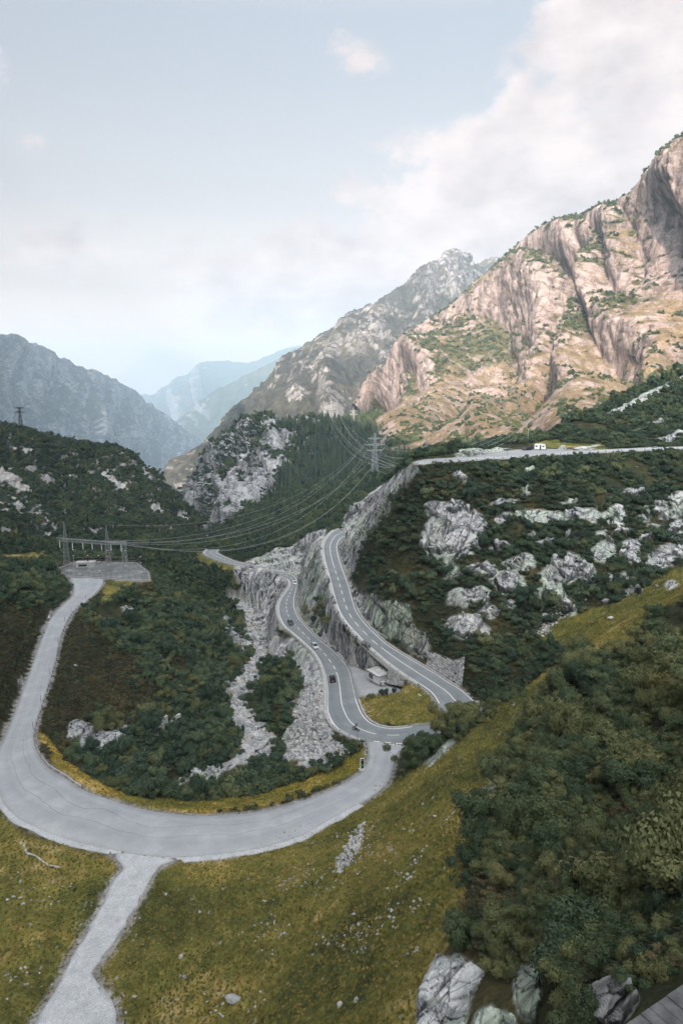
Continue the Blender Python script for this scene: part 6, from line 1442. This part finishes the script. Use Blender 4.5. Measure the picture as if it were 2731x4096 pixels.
put_car(1163, 2494, .36, False, paint('dark_grey_car_paint', (.05, .058, .062)), 'dark grey car with roof rails coming up through the bend', h=1.6)
put_car(1178, 2336, .72, False, paint('white_car_paint', (.80, .80, .80)), 'white car at the far rocky corner of the lower road', h=1.45)
car('car', at_z(2107, 1801, -27.1), math.radians(200), paint('black_parked_car_paint', (.012, .012, .014)), 'black car parked beside the white caravan', h=1.5)
def motorbike():
    P, hd, pt = on_road(ROAD_LO, .33, 1427, 2925); hd += math.pi
    P, hd = P, math.radians(-38)
    e = empty('motorcycle', P, hd); tag(e, 'black and white motorcycle rounding the bend at the junction', 'motorcycle'); e.rotation_euler = (math.radians(-9), 0, hd)
    for x in (.72, -.72):
        t = MB(); k = 18
        for r_, rr, mt, nm in ((.31, .065, M_BLACKT, 'wheel'),):
            ring = [(x + r_ * math.cos(2 * math.pi * i / k), 0, .33 + r_ * math.sin(2 * math.pi * i / k)) for i in range(k + 1)]
            o = t.tube(ring, rr, 6, False).build(nm, mt, e, True)
        MB().tube([(x, -.05, .33), (x, .05, .33)], .17, 12).build('rim', M_RIM, o)
    MB().tube([(.72, .0, .33), (.50, 0, .95)], .05, 6).build('fork', M_STEEL, e); MB().box((.02, 0, .48), (.52, .28, .42), bev=.06).build('engine', M_POST, e)
    MB().tube([(.42, 0, .86), (.2, 0, .95), (-.1, 0, .88)], [.09, .17, .12], 10).build('tank', paint('white_bike_paint', (.7, .7, .7)), e, True); MB().box((-.38, 0, .84), (.66, .26, .12), bev=.05).build('seat', M_BLACKT, e)
    MB().tube([(.42, -.36, 1.05), (.50, 0, 1.0), (.42, .36, 1.05)], .02, 6).build('handlebar', M_STEEL, e); MB().box((.62, 0, .92), (.14, .2, .18), bev=.05).build('headlight', M_LAMP, e)
    MB().tube([(-.05, .16, .34), (-.75, .2, .48)], [.05, .07], 8).build('exhaust', M_STEEL, e); MB().box((-.78, 0, .78), (.3, .18, .08), rx=0, bev=.02).build('mudguard', M_POST, e)
    # rider: one continuous body grown over a seated skeleton
    J = {'pelvis': (-.28, 0, .98), 'waist': (-.20, 0, 1.18), 'chest': (-.05, 0, 1.42), 'neck': (.0, 0, 1.58), 'head': (.05, 0, 1.74)}
    V = [J['pelvis'], J['waist'], J['chest'], J['neck'], J['head']]; R_ = [.17, .15, .19, .075, .10]; E_ = [(0, 1), (1, 2), (2, 3), (3, 4)]
    for s in (-1, 1):
        i = len(V); V += [(-.03, s * .21, 1.46), (.12, s * .30, 1.22), (.40, s * .33, 1.09), (.46, s * .34, 1.06)]; R_ += [.085, .065, .048, .045]; E_ += [(2, i), (i, i + 1), (i + 1, i + 2), (i + 2, i + 3)]
        i = len(V); V += [(-.22, s * .13, .95), (.22, s * .23, .78), (.02, s * .22, .40), (.02, s * .22, .32), (.16, s * .23, .30)]; R_ += [.12, .085, .065, .055, .045]; E_ += [(0, i), (i, i + 1), (i + 1, i + 2), (i + 2, i + 3), (i + 3, i + 4)]
    me = bpy.data.meshes.new('rider'); me.from_pydata(V, E_, []); me.update()
    o = link('person', me, plain('dark_leather_suit', (.03, .03, .034), .6)); o.location = P; o.rotation_euler = e.rotation_euler
    sk = o.modifiers.new('skin', 'SKIN'); layer = me.skin_vertices[0].data
    for k, r_ in enumerate(R_): layer[k].radius = (r_, r_); layer[k].use_root = (k == 0)
    ss = o.modifiers.new('sub', 'SUBSURF'); ss.levels = 1; ss.render_levels = 1
    tag(o, 'rider in dark leathers and black helmet leaning with the motorcycle', 'person')
    bm = bmesh.new(); bmesh.ops.create_uvsphere(bm, u_segments=14, v_segments=10, radius=.155, matrix=Matrix.Translation((.06, 0, 1.76)) @ Matrix.Diagonal((1.12, .95, 1.05, 1))); me = bpy.data.meshes.new('helmet'); bm.to_mesh(me); bm.free(); hl = link('helmet', me, paint('black_helmet', (.015, .015, .016), .15), o)
    MB().box((.19, 0, 1.78), (.06, .22, .09), bev=.02).build('visor', M_GLASS, hl)
motorbike()
def caravan():
    p = at_z(2158, 1801, -27.05); e = empty('caravan', p, math.radians(-18)); tag(e, 'white touring caravan with an open dark door standing in the lay-by', 'caravan')
    e.scale = (.78, .8, .92)
    prof = [(-2.6, .45), (2.5, .45), (2.75, .9), (2.6, 1.7), (2.2, 2.55), (1.6, 2.68), (-2.2, 2.65), (-2.6, 2.45), (-2.7, 1.2)]
    MB().prism(prof, -1.1, 1.1).build('body', M_WHITE, e)
    for x, w in ((-1.7, 1.0), (1.5, .9)): f = MB().box((x, -1.11, 1.75), (w, .05, .6), bev=.02).build('window', M_STEEL, e); MB().box((x, -1.14, 1.75), (w - .1, .02, .5)).build('pane', M_GLASS, f)
    MB().box((.2, -1.12, 1.42), (.72, .05, 1.85)).build('door', M_POST, e); MB().box((2.68, 0, 1.55), (.06, 1.5, .6), ry=.25).build('window', M_GLASS, e)
    MB().box((0, 0, .52), (5.28, 2.215, .12)).build('skirt', M_STEEL, e); MB().box((.2, 0, 2.72), (.8, .6, .14), bev=.03).build('roof_vent', M_WHITE, e)
    for s in (-1, 1): wheel(e, -.1, s * .98, .32, .2)
    MB().tube([(2.6, -.5, .45), (3.7, 0, .42)], .05, 6).tube([(2.6, .5, .45), (3.7, 0, .42)], .05, 6).build('drawbar', M_POST, e); MB().tube([(3.6, 0, 0), (3.6, 0, .6)], .05, 6).build('jockey_wheel', M_STEEL, e)
caravan()
def stone_hearth():
    p = at_z(2250, 1800, -26.9); e = empty('stone_heap', p); tag(e, 'heap of stacked grey blocks on the lay-by grass', 'stones')
    for q, (x, y, z, sx, sy, sz) in enumerate([(-.9, 0, .4, 1.6, 1.2, .8), (.6, .1, .45, 1.5, 1.2, .9), (-.2, .1, 1.15, 2.6, 1.3, .55), (0, .1, 1.65, 2.2, 1.0, .35), (-2.0, -.8, .25, 1.4, .9, .5), (1.9, -.9, .2, 1.6, .8, .4)]):
        o = link('block', STN[q], None, e); o.location = (x, y, z); o.scale = (sx, sy, sz); o.rotation_euler = (.05, .06 * (q % 3 - 1), .3 * (q % 4))
stone_hearth()
# concrete wing walls on the bank, weir below the road
def wing(pts, th, label):
    """tapering concrete wall: list of (px,py_top,py_bottom,z_bottom)"""
    e = None; B = np.array([at_z(x, yb, z) for x, yt, yb, z in pts]); T = np.array([raise_to(b_, p[1]) for b_, p in zip(B, pts)])
    tn = B[-1] - B[0]; nr = np.array([tn[1], -tn[0], 0]); nr /= np.linalg.norm(nr); B[:, 2] -= 1.0
    V = np.concatenate([[b_, t_, t_ + nr * th, b_ + nr * th] for b_, t_ in zip(B, T)]); n = len(B); Fc = []
    for i in range(n - 1):
        for k in range(4): Fc.append((4 * i + k, 4 * i + (k + 1) % 4, 4 * i + 4 + (k + 1) % 4, 4 * i + 4 + k))
    Fc += [(0, 1, 2, 3), tuple(4 * (n - 1) + k for k in (3, 2, 1, 0))]
    me = bpy.data.meshes.new('wing_wall'); me.from_pydata([tuple(v) for v in V], [], Fc); me.update(); tag(link('wing_wall', me, M_CONC), label, 'wall')
wing([(585,2930,2958,-92), (625,2890,2945,-92), (668,2860,2905,-92)], .5, 'tapering concrete wall on the bank, the left one of the pair'); wing([(648,2925,2938,-93.5), (690,2870,2900,-93.5), (717,2852,2885,-93.5)], .7, 'sloping concrete wall on the bank, the right one of the pair')
wing([(1075,2580,2630,-107), (1098,2545,2620,-106), (1130,2535,2570,-103.5)], 1.2, 'concrete abutment beside the stream under the lower road'); wing([(1108,2550,2625,-105), (1140,2530,2560,-102)], .8, 'narrow concrete pier beside the abutment')
# walkway in the corner
M_CONCX = plain('dark_weathered_slab', (.13, .135, .14), .9, var=.45, scale=1.5)
def walkway():
    A = at_z(2450, 4130, -23.6); Bq = at_z(2700, 3955, -23.6); d = Bq - A; L_ = np.linalg.norm(d) + 3; rz = math.atan2(d[1], d[0])
    e = empty('concrete_walkway', A, rz); tag(e, 'grey slab walkway with a pale concrete edge in the bottom corner', 'walkway')
    n = 13; w = L_ / n
    for k in range(n): o = MB().box((w * (k + .5), -.62, -.1), (w * .965, 1.22, .2), bev=.012).build('slab', M_CONCX, e); o.location.z = .012 * math.sin(k * 2.3)
    MB().box((L_ / 2, -1.55, -.1), (L_, .62, .34), bev=.02).build('edge_beam', M_CONCD, e); MB().box((L_ / 2, -3.0, -.25), (L_, 2.25, .3)).build('deck', M_CONCD, e); MB().box((L_ / 2, -2.0, -1.8), (L_, 3.8, 2.8)).build('foundation', M_CONCD, e)
walkway()
# trickle of pale gravel in the meadow, left
_tr = cr_resample(np.array([at_z(x, y, z) for x, y, z in [(95,3370,-80.6),(110,3405,-80.5),(150,3425,-80.4),(175,3445,-80.4),(205,3455,-80.3),(245,3475,-80.3)]]), .5); _tr[:, 2] = H(_tr[:, 0], _tr[:, 1]) + .05
_w = .10 + .07 * fbm(_tr, .9, 2, seed=6); V = np.stack([_tr - np.c_[_w, _w, 0 * _w], _tr + np.c_[_w, _w, 0 * _w]], 1); V[..., 2] = H(V[..., 0], V[..., 1]) + .06
tag(link('gravel_rill', mesh_np('gravel_rill', V.reshape(-1, 3), grid_faces(len(_tr), 2)), M_GRAV), 'thin winding line of pale gravel in the grass below the bend', kind='structure')

# ------------------------------------------------------------------ power line: lattice towers, substation, cables
def lattice(M_, p0, p1, w0, w1, n, r=.07, up=(0, 0, 1)):
    """square lattice column from p0 to p1: four chords with diagonals"""
    p0, p1 = Vector(p0), Vector(p1); d = (p1 - p0).normalized(); a = Vector((1, 0, 0)) if abs(d.x) < .8 else Vector((0, 0, 1)); b2 = d.cross(a).normalized(); a = b2.cross(d).normalized()
    def c(t, k): w = w0 + (w1 - w0) * t; s = ((-1, -1), (1, -1), (1, 1), (-1, 1))[k % 4]; return p0.lerp(p1, t) + a * s[0] * w / 2 + b2 * s[1] * w / 2
    for k in range(4): M_.tube([c(0, k), c(1, k)], r * 1.25, 4)
    for i in range(n):
        t0, t1 = i / n, (i + 1) / n
        for k in range(4): M_.tube([c(t0, k), c(t1, k + 1)], r * .7, 3, False); M_.tube([c(t0, k + 1), c(t1, k)], r * .7, 3, False)
        for k in range(4): M_.tube([c(t1, k), c(t1, k + 1)], r * .7, 3, False)
    return M_
def stuff(o): o['kind'] = 'stuff'; return o
def pylon(loc, h, w, arms, label, rz=0.0, r=.10, peak=.0, M_LATT=M_LATT):
    e = empty('pylon', loc, rz); tag(e, label, 'pylon')
    stuff(lattice(MB(), (0, 0, -1.5), (0, 0, h * .72), w, w * .42, 7, r).build('body_lattice', M_LATT, e)); stuff(lattice(MB(), (0, 0, h * .72), (0, 0, h), w * .42, w * .18 if not peak else .1, 4, r).build('top_lattice', M_LATT, e))
    tips = []
    for z, hw in arms:
        for s in (-1, 1):
            stuff(lattice(MB(), (0, 0, z), (s * hw, 0, z + .3), w * .34, .15, 5, r * .8).build('cross_arm', M_LATT, e)); MB().tube([(s * hw, 0, z + .2), (s * hw, 0, z - .5), (s * hw, 0, z - 1.6)], [.06, .14, .14], 6).build('insulator', M_POST, e)
            tips.append(np.array([s * hw * math.cos(rz), s * hw * math.sin(rz), z - 1.6]) + np.array(loc))
    return tips
def foot(px, py, t): return at_t(px, py, t)
PC = foot(1498, 1880, 610); TC = pylon(PC, 33, 5.2, [(22.5, 9.6), (28, 6.6), (17.5, 8.0)], 'large lattice pylon in the middle of the valley in front of the wood', .25, .14)
P2 = foot(1324, 1700, 1075); T2 = pylon(P2, 38, 5.0, [(30, 6.5), (24, 8.0)], 'slim pylon on the knoll skyline, the left one of two', .3, .16, peak=1)
P3 = foot(1413, 1705, 1075); T3 = pylon(P3, 31, 4.6, [(24, 6.0), (18, 7.0)], 'slim pylon on the knoll skyline, the right one of two', .3, .16, peak=1)
P4 = foot(1702, 1862, 430); T4 = pylon(P4, 18, 2.6, [(11.5, 3.6), (8.5, 4.4)], 'lattice pylon rising behind the masonry wall of the lay-by', .6, .08, peak=1)
P5 = foot(86, 1716, 755); T5 = pylon(P5, 23.5, 4.0, [(23.0, 5.2), (18.5, 5.6)], 'dark pylon on the crest of the ridge at the left edge', .1, .17, M_LATT=M_POST)
M_LATT
# substation
M_SUBG = asphalt('grey_yard_gravel', (.17, .18, .18), (.34, .35, .355), 9.0)
def substation():
    Y = -80.0
    def g(px, py): return at_z(px, py, Y)
    e = empty('substation_gantry', g(345, 2300)); tag(e, 'steel lattice gantry of three towers and a long beam at the road end', 'gantry'); O = np.array(e.location)
    cols = [(270, 2268), (437, 2286), (503, 2284)]; tops = []
    for q, (x, y) in enumerate(cols):
        p = g(x, y) - O; hh = 13.2
        stuff(lattice(MB(), tuple(p), tuple(p + np.array([0, 0, hh])), 2.2, 1.2, 8, .055).build('tower', M_LATT, e))
        if q < 2: stuff(lattice(MB(), tuple(p + np.array([0, 0, hh])), tuple(p + np.array([0, 0, hh + 7.0])), 1.2, .12, 6, .045).build('spire', M_LATT, e))
        tops.append(p + np.array([0, 0, hh]))
    stuff(lattice(MB(), tuple(tops[0] - np.array([3.5, 0, .8])), tuple(tops[1] - np.array([0, 0, .8])), 1.2, 1.2, 11, .05).build('beam', M_LATT, e)); stuff(lattice(MB(), tuple(tops[1] - np.array([0, 0, .8])), tuple(tops[2] + np.array([1.2, 0, -.8])), 1.2, 1.2, 6, .05).build('beam', M_LATT, e))
    tips = []
    for f in (-.10, .12, .30, .46, .62, .78, .95):
        p = (tops[0] * (1 - f) + tops[2] * f) - np.array([0, 0, 1.6]); MB().tube([tuple(p), tuple(p - np.array([0, 0, .6])), tuple(p - np.array([0, 0, 3.0]))], [.06, .17, .17], 6).build('insulator', M_WHITE, e); tips.append(p + O + np.array([0, 0, .8]))
        q0 = p - np.array([0, 0, 3.0]); loop = [tuple(q0 + np.array([1.6 * s, -.5 * s, -1.3 * math.sin(math.pi * s) - .2 * s])) for s in np.linspace(0, 1, 7)]; MB().tube(loop, .05, 4).build('jumper_loop', M_CABLE, e)
    M_INS = plain('brown_porcelain', (.05, .04, .035), .3)
    for q, (x, y) in enumerate([(297, 2258), (356, 2284), (399, 2284), (433, 2262), (505, 2262), (565, 2288)]):
        p = g(x, y); a = empty('surge_arrester', p); tag(a, 'tall post with a dark porcelain insulator in the substation yard, %s counted across the yard' % ('first', 'second', 'third', 'fourth', 'fifth', 'last')[q], 'insulator post', 'insulator posts in the substation yard')
        MB().tube([(0, 0, 0), (0, 0, 4.2)], .13, 6).build('post', M_STEEL, a); MB().tube([(0, 0, 4.2), (0, 0, 6.6)], [.26, .20], 10).build('insulator', M_INS, a); MB().tube([(0, 0, 6.6), (0, 0, 6.85)], .28, 10).build('cap', M_WHITE, a); MB().box((0, 0, 4.2), (.7, .7, .12)).build('flange', M_WHITE, a); MB().box((0, 0, .1), (.9, .9, .3)).build('footing', M_CONC, a)
    # yard and fence
    flat_patch('substation_yard', YARD, M_SUBG, 'pale gravel yard inside the substation fence', .05)
    ring = [g(*p) for p in [(228, 2276), (275, 2305), (330, 2308), (400, 2312), (480, 2318), (590, 2320), (584, 2284), (545, 2252), (460, 2250), (380, 2248), (300, 2250), (228, 2276)]]
    f = empty('yard_fence', ring[0]); tag(f, 'thin steel mesh fence with dark posts round the substation yard', 'fence'); O2 = np.array(ring[0]); R_ = sub(np.array(ring), 0, arclen(np.array(ring))[-1], .8); LL_ = arclen(R_)[-1]
    pm = MB().box((0, 0, 1.1), (.09, .09, 2.2)).build('post', M_POST, f).data
    for i in range(1, int(LL_ / 2.6)): o = link('post', pm, None, f); o.location = tuple(sub(R_, i * 2.6, LL_)[0] - O2)
    for z in (2.15, 1.1): MB().tube([tuple(v - O2 + np.array([0, 0, z])) for v in R_], .03, 4).build('rail', M_STEEL, f)
    MB().tube([tuple(v - O2 + np.array([0, 0, .12])) for v in R_], .12, 4).build('plinth', M_CONC, f)
    b_ = at_z(345, 2266, Y); h = empty('switch_house', b_, .1); tag(h, 'low pale switch house behind the substation posts', 'hut'); MB().box((0, 0, 1.0), (7.5, 3, 2.0), bev=.03).build('wall', M_CONC, h); MB().box((0, 0, 2.12), (8.0, 3.4, .22), bev=.03).build('roof', M_CONC, h); MB().box((-1, -1.51, .9), (3.5, .04, .9)).build('window', M_GLASS, h)
    return tips, [tops[0] + O + np.array([0, 0, 7]), tops[1] + O + np.array([0, 0, 7])]
STIP, SPIRE = substation()
def cable(a, b_, sag, label, group, r=.075):
    a, b_ = np.array(a, float), np.array(b_, float); n = 28; P = []
    for i in range(n + 1):
        t = i / n; p = a * (1 - t) + b_ * t; p[2] -= sag * 4 * t * (1 - t); P.append(tuple(p - a))
    P = [Vector(p) for p in P]; o = MB().tube(P, r, 4).build('power_cable', M_CABLE); o.location = tuple(a); return tag(o, label, 'cable', group)
for i, tip in enumerate(STIP): cable(TC[i % len(TC)] if i < 6 else TC[1], tip, 26 + 1.5 * i, 'sagging cable from the central pylon to the substation gantry', 'cables to the substation', .055)
cable(PC + np.array([0, 0, 33]), SPIRE[1], 24, 'topmost earth wire from the central pylon to the gantry spire', None, .04)
_lbk = [foot(1600 + 32 * i, 1858 + 2 * i, 330) for i in range(4)]
for i, t in enumerate(T2 + T3):
    cable(t, T4[i % 4] if i % 2 else _lbk[i // 2] + np.array([0, 0, -1.5]), 20 + 2 * i, 'cable slanting from the knoll skyline down towards the lay-by', 'cables down to the lay-by', .06)
for i, t in enumerate(T2): cable(t + np.array([2, 0, 3]), foot(1560 + 28 * i, 1870, 320), 16, 'cable slanting from the left skyline pylon behind the rock shoulder', 'cables behind the rock shoulder', .06)
for i, t in enumerate(T4): cable(t, foot(2050, 1700 + 18 * i, 420), 5, 'cable running from the lay-by pylon along the foot of the sunlit slope', 'cables along the sunlit slope', .06)
for i, t in enumerate(T5[:4]): cable(t, foot(-260, 1850 + 30 * i, 600), 6, 'cable running down from the pylon on the dark ridge', 'cables from the ridge pylon', .07)

# ------------------------------------------------------------------ haze: the air of the valley
def haze():
    me = bpy.data.meshes.new('haze'); bm = bmesh.new(); bmesh.ops.create_cube(bm, size=1.0)
    bm.transform(Matrix.Translation((0, 7000, -365)) @ Matrix.Diagonal((33000, 20000, 2290, 1))); bm.to_mesh(me); bm.free()
    m = bpy.data.materials.new('valley_haze'); m.use_nodes = True; nt = m.node_tree; nt.nodes.clear()
    o = N(nt, 'ShaderNodeOutputMaterial'); v = N(nt, 'ShaderNodeVolumePrincipled')
    v.inputs['Color'].default_value = (.42, .58, .73, 1); v.inputs['Density'].default_value = HAZE_DENSITY; v.inputs['Anisotropy'].default_value = 0.0
    nt.links.new(v.outputs[0], o.inputs['Volume'])
    tag(link('haze', me, m), 'thin blue haze hanging in the valley air', 'haze', kind='stuff')
HAZE_DENSITY = 0.95e-4
haze()
